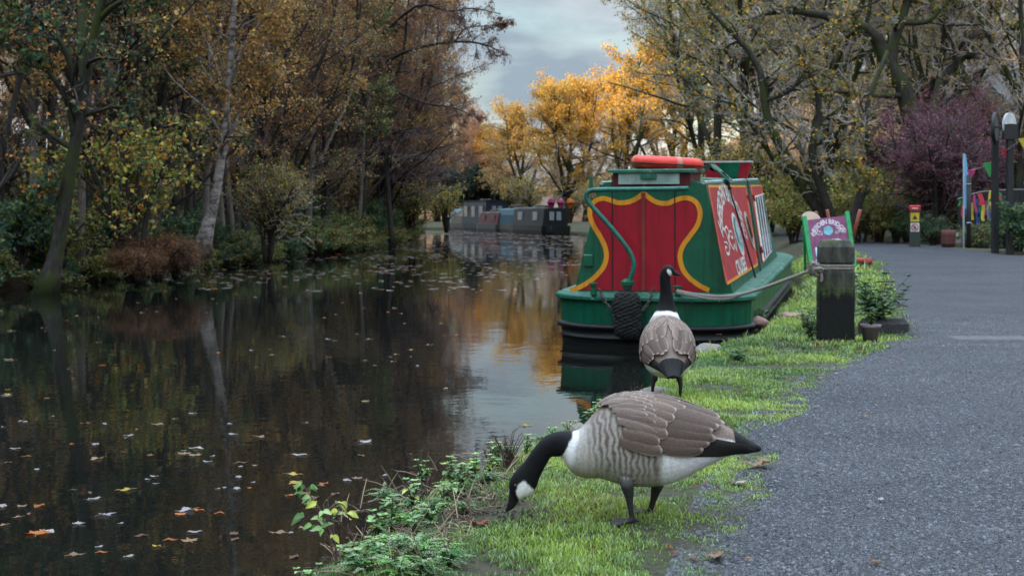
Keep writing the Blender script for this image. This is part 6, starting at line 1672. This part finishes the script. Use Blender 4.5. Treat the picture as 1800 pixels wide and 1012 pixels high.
# stations: (x right, y away, z, half height, half width, up)
up_b = (0, -.25, 1)
S2 = [((.02, -.36, zf(652)), .010, .035, up_b), ((.018, -.32, zf(645)), .026, .055, up_b), ((.015, -.26, zf(636)), .062, .092, up_b), ((.01, -.19, zf(630)), .105, .137, (0, -.2, 1)), ((.006, -.11, zf(624)), .145, .168, (0, -.2, 1)), ((.004, -.03, zf(617)), .168, .181, (0, -.25, 1)), ((.002, .05, zf(609)), .172, .177, (0, -.3, 1)), ((.002, .115, zf(600)), .158, .158, (0, -.45, 1)), ((.002, .165, zf(587)), .130, .132, (0, -.65, .9)), ((.004, .200, zf(573)), .104, .110, (0, -.85, .6)),
      ((.008, .222, zf(558)), .074, .082, (-.05, -1, .3)), ((.010, .232, zf(541)), .052, .058, (-.15, -1, .1)), ((.010, .234, zf(523)), .041, .044, (-.3, -1, 0)), ((.006, .232, zf(508)), .036, .037, (-.55, -.9, 0)), ((.002, .23, zf(496)), .035, .035, (-.8, -.65, 0)), ((.002, .229, zf(488)), .036, .034, (-.95, -.3, .25)), ((.010, .228, zf(480.5)), .037, .034, (-.7, -.1, .8)), ((.026, .225, zf(477.5)), .037, .033, (-.25, 0, 1)), ((.046, .221, zf(479)), .030, .028, (.1, 0, 1)), ((.062, .218, zf(481.5)), .019, .019, (.15, 0, 1)), ((.078, .215, zf(483.5)), .013, .014, (.15, 0, 1)), ((.096, .212, zf(485.5)), .008, .011, (.1, 0, 1)), ((.108, .21, zf(487)), .003, .005, (.1, 0, 1))]
G2 = Goose([a for a, *_ in S2], [d for *_, d in S2], [b for _, b, _, _ in S2], [c * (.93 if k < 9 else 1) for k, (_, _, c, _) in enumerate(S2)]); G2.orient()
def l2(lst, yo):
    return np.array([((px - HX) / s2 - x2, y_, zf(py)) for (px, py), y_ in zip(lst, yo)])
lft = l2([(1152, 640), (1150, 662), (1148, 674), (1147, 686), (1147, 699)], [.0, -.01, -.02, -.01, .0]); lft[-1, 2] = .012
rgt = l2([(1192, 645), (1194, 664), (1195.5, 676), (1195, 690), (1194, 703)], [.0, -.01, -.03, -.03, -.03]); rgt[-1, 2] = .012
goose_mesh(G2, [dict(pts=lft, r=[.032, .022, .0135, .0105, .0115], dir=(-.1, 1, 0)), dict(pts=rgt, r=[.032, .022, .0135, .0105, .0115], dir=(.3, 1, 0))], g2, True)
ql2 = lambda u: np.interp(u, [0, 1, 2, 3, 4, 5, 6, 7, 8.2], [-.2, -.3, -.25, -.2, -.25, -.28, -.25, -.1, .2])
for sd in (1, -1): wing(G2, sd, ql2, g2, 1.2, 7.9)
for sd in (1, -1): eye(G2, 17.6, .4, sd, g2)
tailf(G2, g2, 6, .024)

# ================================================================ foreground plants on the canal edge
HP = [((.17, .31, .10), 4), ((.28, .43, .18), 3), ((.10, .20, .065), 3), ((.38, .42, .08), 1)]
def feathery(label, px, py, Y, r, seed, pal=None):
    """low rosette of finely cut leaves"""
    p = at(px, py, Y); g = np.random.default_rng(seed)
    root = thing('cut_leaf_weed', label, 'plant', (p[0], Y, gz(p[0], Y, .0)), 0, 'frosted weeds on the canal edge')
    sb, lb_ = MB(), MB(); pal = pal or [((.085, .22, .065), 4), ((.17, .34, .085), 3), ((.30, .44, .24), 2)]
    cols = np.array([c for c, _ in pal])
    for q in range(26):
        a = g.uniform(0, 6.3); l = r * g.uniform(.5, 1.1); h = r * g.uniform(.25, .85)
        P = smooth_poly([(0, 0, 0), (cos(a) * l * .35, sin(a) * l * .35, h * .8), (cos(a) * l, sin(a) * l, h * g.uniform(.5, 1))], 12)
        sb.add(*tube(P, np.linspace(.002, .0008, 12), 4), col=(.08, .12, .05)); c = cols[g.integers(len(cols))]
        for j in range(3, 12):
            for m_ in (-1, 1):
                az = a + m_ * g.uniform(.7, 1.2); k = r * .22 * (1.15 - j / 14)
                for e in (0, .5, -.5):
                    leaf_shape(lb_, P[j], (cos(az + e), sin(az + e), g.uniform(.0, .5)), (0, 0, 1), k * (1 if e == 0 else .7), k * .36, c, 0, .2)
    sb.build('stems', M_STEM, root); lb_.build('foliage', M_HERB, root, smooth=True)
def hb(label, px, py, Y, h, wd, n_, leaf, seed, pal=None, pairs=5, **k):
    p = at(px, py, Y); return herb('nettle', label, (p[0], Y, gz(p[0], Y, -.01)), h, wd, n_, leaf, pal or HP, seed, 'leafy weeds on the canal edge', pairs=pairs, **k)
# the tall straggling plant leaning over the water
p = at(588, 1000, 4.95)
tl = thing('bramble_sprig', 'tall straggling sprig of pale green leaves leaning over the dark water', 'plant', tuple(p))
sb, lb_ = MB(), MB(); o_ = p
for st, lv in (([(592, 985), (575, 940), (565, 900), (545, 870), (532, 850)], [(530, 850, 24), (545, 855, 20), (524, 866, 22), (548, 872, 26), (556, 884, 24), (538, 884, 22), (534, 905, 30), (558, 912, 32), (568, 898, 20), (548, 922, 26)]), ([(570, 905), (590, 885), (604, 888), (612, 905)], [(590, 884, 18), (600, 882, 20), (610, 884, 20), (612, 900, 22), (602, 902, 18), (592, 895, 16)]), ([(592, 985), (588, 950), (575, 925), (572, 912)], [(578, 922, 24), (566, 928, 20), (586, 940, 18)])):
    P = smooth_poly([at(*a, 4.95) - o_ for a in st], 20); sb.add(*tube(P, np.linspace(.004, .0018, 20), 5), col=(.14, .07, .07))
    for px, py, s in lv:
        a = rng.uniform(0, 6.3); q = at(px, py, 4.95 + rng.uniform(-.03, .03)) - o_
        c_ = HP[rng.integers(4)][0]
        for da, k_ in ((0, 1), (.9, .72), (-.9, .72)):
            leaf_shape(lb_, q, (cos(a + da), sin(a + da) * .7, rng.uniform(-.6, .2)), (.1, -.8, 1), s / 505 * .95 * k_, s / 505 * .62 * k_, c_, 0, rng.uniform(.2, .6))
sb.build('stems', M_STEM, tl); lb_.build('foliage', M_HERB, tl, smooth=True)
for q, a in enumerate([(668, 985, 4.95, .12), (730, 965, 5.0, .13), (640, 1000, 4.8, .10), (760, 900, 5.6, .11), (720, 905, 5.5, .10), (790, 985, 4.9, .10), (700, 1005, 4.7, .10), (800, 865, 6.0, .09), (855, 850, 6.2, .08), (750, 1005, 4.72, .09), (690, 950, 5.1, .10), (820, 900, 5.7, .07)]):
    feathery('low finely cut green weed ' + ['at the water edge right of the tall sprig', 'largest in the middle of the weed patch', 'beside the foot of the tall sprig', 'near the water below the twiggy shrub', 'hanging over the water edge', 'between the weed patch and the lawn', 'at the bottom edge by the water', 'left of the grazing goose head', 'just below the twiggy shrub', 'at the bottom edge beside the lawn', 'in the middle of the frosted weeds', 'left of the goose bill'][q], *a, 200 + q)
for q, a in enumerate([(484, 1010, 4.72, .10, .04, 3, .035), (690, 905, 5.55, .16, .07, 5, .045), (725, 880, 5.75, .17, .06, 4, .045), (795, 838, 6.2, .14, .07, 6, .05), (835, 830, 6.3, .13, .08, 6, .05), (815, 855, 6.05, .12, .07, 6, .05), (780, 870, 5.85, .10, .06, 6, .04), (905, 800, 6.9, .10, .07, 6, .04), (860, 815, 6.55, .11, .06, 5, .042), (1090, 712, 9.0, .07, .05, 4, .03)]):
    hb(['small sprig standing in the water at the bottom edge', 'pale nettle at the water edge left of the stalks', 'pale nettle above the frosted weeds', 'green nettle clump below the twiggy shrub', 'green nettle clump left of the twiggy shrub', 'nettle between the two clumps', 'short nettle near the reflected sky', 'small weed above the goose head', 'weed at the foot of the twiggy shrub', 'tiny weed showing over the grazing goose back'][q], *a, 230 + q)
# twiggy shrub and dead stems
def twigs(label, px, py, Y, h, n_, seed, lean=.4, leaf=None):
    p = at(px, py, Y); g = np.random.default_rng(seed); root = thing('twiggy_shrub', label, 'shrub', (p[0], Y, gz(p[0], Y, -.01)), 0, 'bare twigs on the canal edge')
    sb, lb_ = MB(), MB()
    for q in range(n_):
        a = g.uniform(0, 6.3); hh = h * g.uniform(.5, 1.1); e = hh * lean * g.uniform(.2, 1)
        P = smooth_poly([(cos(a) * .02, sin(a) * .02, -.02), (cos(a) * e * .4, sin(a) * e * .4, hh * .5), (cos(a) * e, sin(a) * e, hh)], 8)
        sb.add(*tube(P, np.linspace(.0032, .0016, 8), 5), col=np.array((.075, .045, .035)) * g.uniform(.6, 1.5))
        for j in range(2, 8):
            if g.random() < .55:
                az = g.uniform(0, 6.3); d = np.array([cos(az), sin(az), .8]) * hh * .13
                sb.add(*tube([P[j], P[j] + d], [.0016, .0009], 4), col=(.08, .045, .035))
                if leaf and g.random() < leaf: leaf_shape(lb_, P[j] + d, (cos(az), sin(az), .2), (0, 0, 1), .018, .012, [(.05, .075, .03), (.10, .16, .06), (.14, .05, .03)][g.integers(3)], 0, .3)
    sb.build('stems', M_STEM, root)
    if lb_.n: lb_.build('foliage', M_HERB, root, smooth=True)
twigs('twiggy brown shrub above the grazing goose head, against the sky reflection', 893, 815, 6.75, .17, 26, 301, .5, .5)
twigs('thin bare twigs beside the twiggy brown shrub', 862, 812, 6.7, .13, 9, 302, .5, .2)
twigs('small twig rising over the water left of the grazing goose back', 1000, 758, 7.8, .11, 6, 303, .5, .7)
twigs('reddish bare twigs at the water edge beside the standing goose', 1117, 696, 9.3, .15, 11, 304, .45, .1)
twigs('low twigs on the bank right of the standing goose', 1248, 605, 12.9, .13, 7, 305, .6, .1)
gw = np.random.default_rng(77); wlist = []
for q in range(34):
    Y_ = gw.uniform(4.7, 8.6); x_ = Xe(Y_) + gw.uniform(-.05, .30) * (1.25 if Y_ < 6 else .6)
    px = HX + x_ / Y_ * F; py = HY + CH * F / Y_
    if 870 < px < 935 and py > 845: continue
    if q % 5 < 2: feathery('small frosted cut leaved weed in the tangle along the canal edge', px, py, Y_, gw.uniform(.05, .085), 400 + q)
    else: hb('small pale nettle in the tangle along the canal edge', px, py, Y_, gw.uniform(.07, .15), .05, 4, gw.uniform(.032, .05), 400 + q, pairs=5)
for q in range(7):
    Y_ = gw.uniform(4.75, 6.4); x_ = Xe(Y_) + gw.uniform(-.04, .2)
    twigs('dry brown twigs in the tangle along the canal edge', HX + x_ / Y_ * F, HY + CH * F / Y_, Y_, gw.uniform(.09, .15), 8, 440 + q, .7, .15)
# straw and dead stems lying in the weeds (uncountable)
mb = MB(); n_ = 1000
for q in range(n_):
    px, py = rng.uniform(590, 960), rng.uniform(800, 1010); Y = 1.2 * F / (py - HY)
    p = at(px, py, Y)
    if p[0] < Xe(Y) - .08 or p[0] > Xe(Y) + .5: continue
    a = rng.uniform(0, 6.3); l = rng.uniform(.03, .14); z = zg(p[0], Y)
    tilt = rng.uniform(0, .5) if rng.random() < .75 else rng.uniform(.8, 1.8)
    d = np.array([cos(a), sin(a), tilt]) ; d = nrm(d) * l
    b_ = np.array([p[0], Y, z + .004]); mb.add(*tube([b_, b_ + d * .5 + [0, 0, .006], b_ + d], [.0028, .0024, .0014], 5), col=np.array([(.36, .27, .17), (.25, .17, .11), (.13, .08, .055)][rng.integers(3)]) * rng.uniform(.7, 1.2))
o = mb.build('dead_stems', M_STEM); tag(o, 'dead straw coloured stems lying among the weeds', 'dead stems', kind='stuff')
# soil crumbs near the goose bill
mb = MB()
for q in range(420):
    px, py = rng.normal(905, 55), rng.normal(905, 38)
    Y = 1.2 * F / max(py - HY, 300); p = at(px, py, Y)
    if p[0] < Xe(Y) + .05: continue
    s = rng.uniform(.004, .013); V = np.array([[1, 0, 0], [-.6, .9, 0], [-.7, -.8, .1], [0, .1, .9]]) * s * rng.uniform(.6, 1.4, (4, 3)); mb.add(V + [p[0], Y, zg(p[0], Y)], [(0, 1, 3), (1, 2, 3), (2, 0, 3)], np.array((.035, .025, .018)) * rng.uniform(.5, 1.5))
o = mb.build('soil_crumbs', pmat('crumb', (1, 1, 1), (.7, .7, .7), .95, 50, usecol=True)); tag(o, 'dark crumbs of bare soil around the grazing goose bill', 'soil', kind='stuff')
# edge stones
for q, (px, py, Y, s, lb2) in enumerate([(1150, 688, 9.55, (.13, .08, .06), 'flat mossy stone at the water edge behind the standing goose'), (1245, 612, 12.6, (.18, .12, .08), 'flat edge stone right of the standing goose by the boat'), (1330, 562, 15.6, (.16, .12, .07), 'red brown brick stone in the grass below the rope'), (1395, 556, 16.2, (.22, .14, .07), 'pinkish flat stone in the grass left of the bollard'), (1012, 752, 7.95, (.10, .07, .05), 'mossy edge stone left of the grazing goose back'), (1100, 700, 9.2, (.12, .08, .05), 'dark edge stone hidden behind the grazing goose back')]):
    p = at(px, py, Y); rock('edge_stone', lb2, (p[0], Y, zg(p[0], Y) + .01), s, 320 + q, 'stones along the canal edge', 'stone', m=(pmat('pink_stone', (.34, .2, .17), (.2, .11, .1), .9, 7, bs=.6) if q in (2, 3) else None))

# ================================================================ leaves on the water and the ground
def maple(mb, l, col, curl_=.2, seed=0, stalk=True, th=.0012):
    g = np.random.default_rng(seed)
    out_ = [(0, 0), (.10, -.03), (.30, -.18), (.27, -.05), (.48, -.10), (.46, .06), (.58, .20), (.40, .24), (.42, .40), (.28, .36), (.20, .52), (.10, .72), (0, 1)]
    pts = np.array(out_ + [(-x * g.uniform(.85, 1.1), y) for x, y in out_[-2:0:-1]]) * l * .85
    pts = pts + g.normal(0, .012 * l, pts.shape); c = pts.mean(0); n_ = len(pts)
    z = lambda P: curl_ * ((P[:, 0] ** 2 * 1.6 + (P[:, 1] - l * .35) ** 2 * .9) / l) * (1 + .4 * np.sin(P[:, 0] / l * 9 + seed)) + .04 * l * np.sin(P[:, 1] / l * 11 + seed)
    mid = c + (pts - c) * .5
    P = np.concatenate([pts, mid, [c]]); T = np.c_[P, z(P)]
    f = [(i, (i + 1) % n_, n_ + (i + 1) % n_, n_ + i) for i in range(n_)] + [(n_ + i, n_ + (i + 1) % n_, 2 * n_) for i in range(n_)]
    C = np.tile(col, (len(T), 1)) * np.r_[np.full(n_, .8), np.full(n_, 1.1), [1.0]][:, None]
    mb.add(T, f, C)
    if stalk: mb.add(*tube([(0, .02 * l, z(np.array([[0, 0]]))[0]), (.02 * l, -.25 * l, .03 * l), (.10 * l, -.5 * l, .02 * l)], [.0016, .0014, .0016], 5), col=(.34, .26, .1))
def ovate(mb, l, col, curl_=.15, seed=0):
    us = np.array([0, .15, .35, .6, .82, 1]); ws = np.array([.03, .6, 1, .85, .45, 0]) * l * .27
    V = []
    for u, w_ in zip(us, ws):
        for m_ in (-1, 0, 1): V.append((m_ * w_, (u - .5) * l, curl_ * (w_ * abs(m_) * .8 + l * .3 * (u - .5) ** 2) + .004 * abs(m_) * sin(u * 9 + seed)))
    f = []
    for i in range(5): f += [(3 * i, 3 * i + 1, 3 * i + 4, 3 * i + 3), (3 * i + 1, 3 * i + 2, 3 * i + 5, 3 * i + 4)]
    mb.add(np.array(V), f, np.tile(col, (18, 1)) * np.tile([[.9], [1.1], [.9]], (6, 1)))
LC = {'orange': (.36, .11, .02), 'tan': (.28, .18, .10), 'brown': (.16, .08, .04), 'yellow': (.52, .36, .06), 'pale': (.34, .31, .30), 'red': (.22, .045, .025)}
def leaf_thing(name, label, cat, px, py, l, colr, kind, z=None, rz=0, seed=0, group=None, curl_=.2, Y=None):
    H_ = CH - (WATER if z == 'w' else 0); Yl = H_ * F / (py - HY); p = at(px, py, Yl)
    zz = WATER + .004 if z == 'w' else zg(p[0], Yl) + .014
    mb = MB(); (maple if kind == 'm' else ovate)(mb, l, np.array(LC[colr]), curl_, seed)
    o = mb.build(name, M_HERB, smooth=True, loc=(p[0], Yl, zz)); o.rotation_euler = (0, 0, rz)
    return tag(o, label, cat, group)
GL = 'fallen leaves on the towpath'; gq0 = np.random.default_rng(9)
leaf_thing('fallen_leaf', 'large pale tan maple leaf on the towpath behind the goose tail', 'leaf', 1348, 834, .15, 'tan', 'm', rz=1.5, seed=1, group=GL, curl_=.5)
leaf_thing('fallen_leaf', 'curled pale brown leaf on the path edge below the goose tail', 'leaf', 1291, 859, .10, 'pale', 'm', rz=-.9, seed=2, group=GL, curl_=.25)
leaf_thing('fallen_leaf', 'tan leaf with a raised stalk nearest the bottom of the towpath', 'leaf', 1266, 991, .085, 'tan', 'm', rz=1.2, seed=3, group=GL, curl_=.3)
leaf_thing('fallen_leaf', 'pinkish tan leaf in the middle of the towpath', 'leaf', 1520, 739, .07, 'tan', 'm', rz=.4, seed=4, group=GL)
for q, (px, py, c) in enumerate([(1442, 668, 'pale'), (1435, 722, 'pale'), (1792, 640, 'tan'), (1563, 617, 'pale'), (1605, 616, 'tan'), (1548, 890, 'pale'), (1222, 988, 'brown'), (1258, 985, 'brown'), (1398, 640, 'pale'), (1640, 520, 'tan'), (1690, 700, 'brown')]):
    leaf_thing('fallen_leaf', 'small dry leaf lying on the grey towpath', 'leaf', px, py, .045, c, 'o' if q % 2 else 'm', rz=q * 1.3, seed=10 + q, group='small dry leaves on the towpath')
for q, (px, py, c) in enumerate([(1290, 640, 'brown'), (1330, 600, 'tan'), (1405, 615, 'red'), (1220, 730, 'orange'), (1225, 715, 'pale'), (1310, 668, 'pale'), (1345, 720, 'brown'), (1180, 700, 'pale'), (1265, 590, 'orange'), (855, 920, 'red'), (1048, 900, 'brown')]):
    leaf_thing('fallen_leaf', 'small dry leaf lying in the green grass', 'leaf', px, py, .05, c, 'o' if q % 2 else 'm', rz=q * 1.7, seed=30 + q, group='small dry leaves in the grass')
for q in range(38):
    Y_ = 4.8 + 13 * gq0.random() ** 1.5; x_ = XL(Y_) + gq0.normal(-.12, .28); 
    if x_ < Xe(Y_) + .05: continue
    leaf_thing('fallen_leaf', 'tiny dry leaf scrap along the grassy edge of the towpath', 'leaf', HX + x_ / Y_ * F, HY + CH * F / Y_, gq0.uniform(.02, .045), ['tan', 'brown', 'pale', 'red', 'orange'][q % 5], 'o' if q % 2 else 'm', rz=q * 1.7, seed=130 + q, group='leaf scraps along the path edge')
leaf_thing('fallen_leaf', 'dark red brown leaf beside the grazing goose bill', 'leaf', 846, 925, .09, 'red', 'm', rz=.7, seed=50, curl_=.5)
leaf_thing('fallen_leaf', 'orange leaf caught under the twiggy shrub', 'leaf', 915, 800, .06, 'orange', 'm', rz=2.0, seed=51, curl_=.8)
GW = 'single large leaves floating on the canal'
big_l = [(65, 940, .12, 'orange', 'large orange leaf floating at the lower left'), (82, 934, .09, 'pale', 'pale leaf riding beside the large orange floating leaf'), (335, 896, .10, 'pale', 'pale pointed leaf floating beside two orange leaves'), (318, 903, .07, 'orange', 'orange leaf left of the pale pointed floating leaf'), (350, 897, .06, 'orange', 'orange leaf right of the pale pointed floating leaf'), (180, 906, .09, 'pale', 'thin pale leaf left of the pale pointed leaf'), (138, 922, .075, 'pale', 'pale pink leaf right of the large orange leaf'), (344, 788, .10, 'pale', 'ragged pale leaf alone mid water'), (173, 806, .09, 'tan', 'tan leaf above the lower left orange leaf'), (640, 776, .10, 'pale', 'pale leaf with a long stalk mid water'), (527, 800, .10, 'pale', 'long pale floating leaf right of the ragged one'), (506, 872, .06, 'orange', 'bright orange leaf near the tall sprig'), (14, 694, .09, 'yellow', 'yellow leaf floating at the far left'), (385, 902, .055, 'orange', 'small orange leaf right of the leaf trio')]
for q, (px, py, l, c, lb2) in enumerate(big_l):
    leaf_thing('floating_leaf', lb2, 'leaf', px, py, l, c, 'm' if q % 3 != 1 else 'o', 'w', q * 1.1, 60 + q, GW, .15)
protos = {}
cl5 = ['orange', 'tan', 'pale', 'yellow', 'brown']
for q, c in enumerate(cl5):
    mb = MB(); (ovate if q % 2 == 0 else maple)(mb, .075, np.array(LC[c]) * .75, .12, 80 + q); protos[c] = mb.build('floating_leaf', M_HERB, smooth=True)
n_ = 0; gq = np.random.default_rng(44)
while n_ < 200:
    py = 425 + 560 * gq.random() ** 1.9; Yl = (CH - WATER) * F / (py - HY); px = gq.uniform(0, 1000)
    p = at(px, py, Yl)
    if p[0] > Xe(Yl) - .25 or p[0] < np.interp(Yl, LE[:, 0], LE[:, 1]) + .4: continue
    if Yl > 13.6 and p[0] > .15: continue
    if mnoise.noise(Vector((p[0] * .45, Yl * .22, 2.0))) < gq.uniform(-.45, .25): continue
    if px > 830 - (py - 560) * .05 and py > 560 and gq.random() < .85: continue
    c = cl5[gq.choice(5, p=[.12, .2, .4, .05, .23])]; o = protos[c]
    if n_ >= 5 or 'label' in o: o = o.copy(); COL.objects.link(o)
    s = gq.uniform(.4, 1.05) * (1 + .018 * Yl); put(o, (p[0], Yl, WATER + .004), gq.uniform(0, 6.3), (s, s, s))
    tag(o, 'small ' + c + ' leaf floating flat on the dark canal', 'leaf', 'small ' + c + ' leaves floating on the canal'); n_ += 1
for c in cl5:
    if 'label' not in protos[c]: bpy.data.objects.remove(protos[c])
# leaf litter on the far water (uncountable)
mb = MB(); n_ = 5200; k = 0
Yl = gq.uniform(26, 118, n_); lo = np.interp(Yl, LE[:, 0], LE[:, 1]) + .2; hi = np.minimum(np.interp(Yl, RE[:, 0], RE[:, 1]) - .6, .055 * Yl)
Xl = lo + (hi - lo) * gq.random(n_); kp = (n2(Xl * .5, Yl * .18, .9, 3) + gq.normal(0, .25, n_)) > .02; Xl, Yl = Xl[kp], Yl[kp]; n_ = len(Xl)
a = gq.uniform(0, 6.3, n_); s = gq.uniform(.04, .10, n_) * (1 + .012 * Yl); d = np.stack([np.cos(a), np.sin(a)], -1) * s[:, None]; e = np.stack([-d[:, 1], d[:, 0]], -1) * .6
P = np.stack([Xl, Yl], -1); z = np.full((n_, 1), WATER + .005)
V = np.stack([np.c_[P - d, z], np.c_[P - e, z + .006], np.c_[P + d, z], np.c_[P + e, z + .006]], 1)
C = np.array([LC['pale'], LC['tan'], LC['brown'], LC['orange']])[gq.choice(4, n_, p=[.5, .25, .15, .1])]
mb.add(V.reshape(-1, 3), (np.array([[0, 1, 2, 3]])[None] + (np.arange(n_) * 4)[:, None, None]).reshape(-1, 4), np.repeat(C, 4, 0))
o = mb.build('leaf_litter', M_HERB); tag(o, 'drifts of small fallen leaves on the far water', 'leaf litter', kind='stuff')
# worn stone slab set in the path
p = at(1760, 598, 13.4); mb = MB(); V, f = bbox_bev((0, 0, 0), (1.25, .42, .05), .02); mb.add(V, f)
o = mb.build('stone_slab', pmat('worn_slab', (.085, .082, .09), (.06, .06, .066), .9, 9, bs=.8, c3=(.115, .108, .11)), loc=(p[0] + .15, 13.4, zg(p[0], 13.4) - .012)); o.rotation_euler = (0, 0, R(-4)); tag(o, 'long worn stone slab set flush in the grey towpath', 'slab')
# drop prototypes that were never placed
for o in [o for o in COL.objects if o.parent is None and o.type == 'EMPTY' and not o.get('label')]:
    for c in list(o.children): bpy.data.objects.remove(c)
    bpy.data.objects.remove(o)
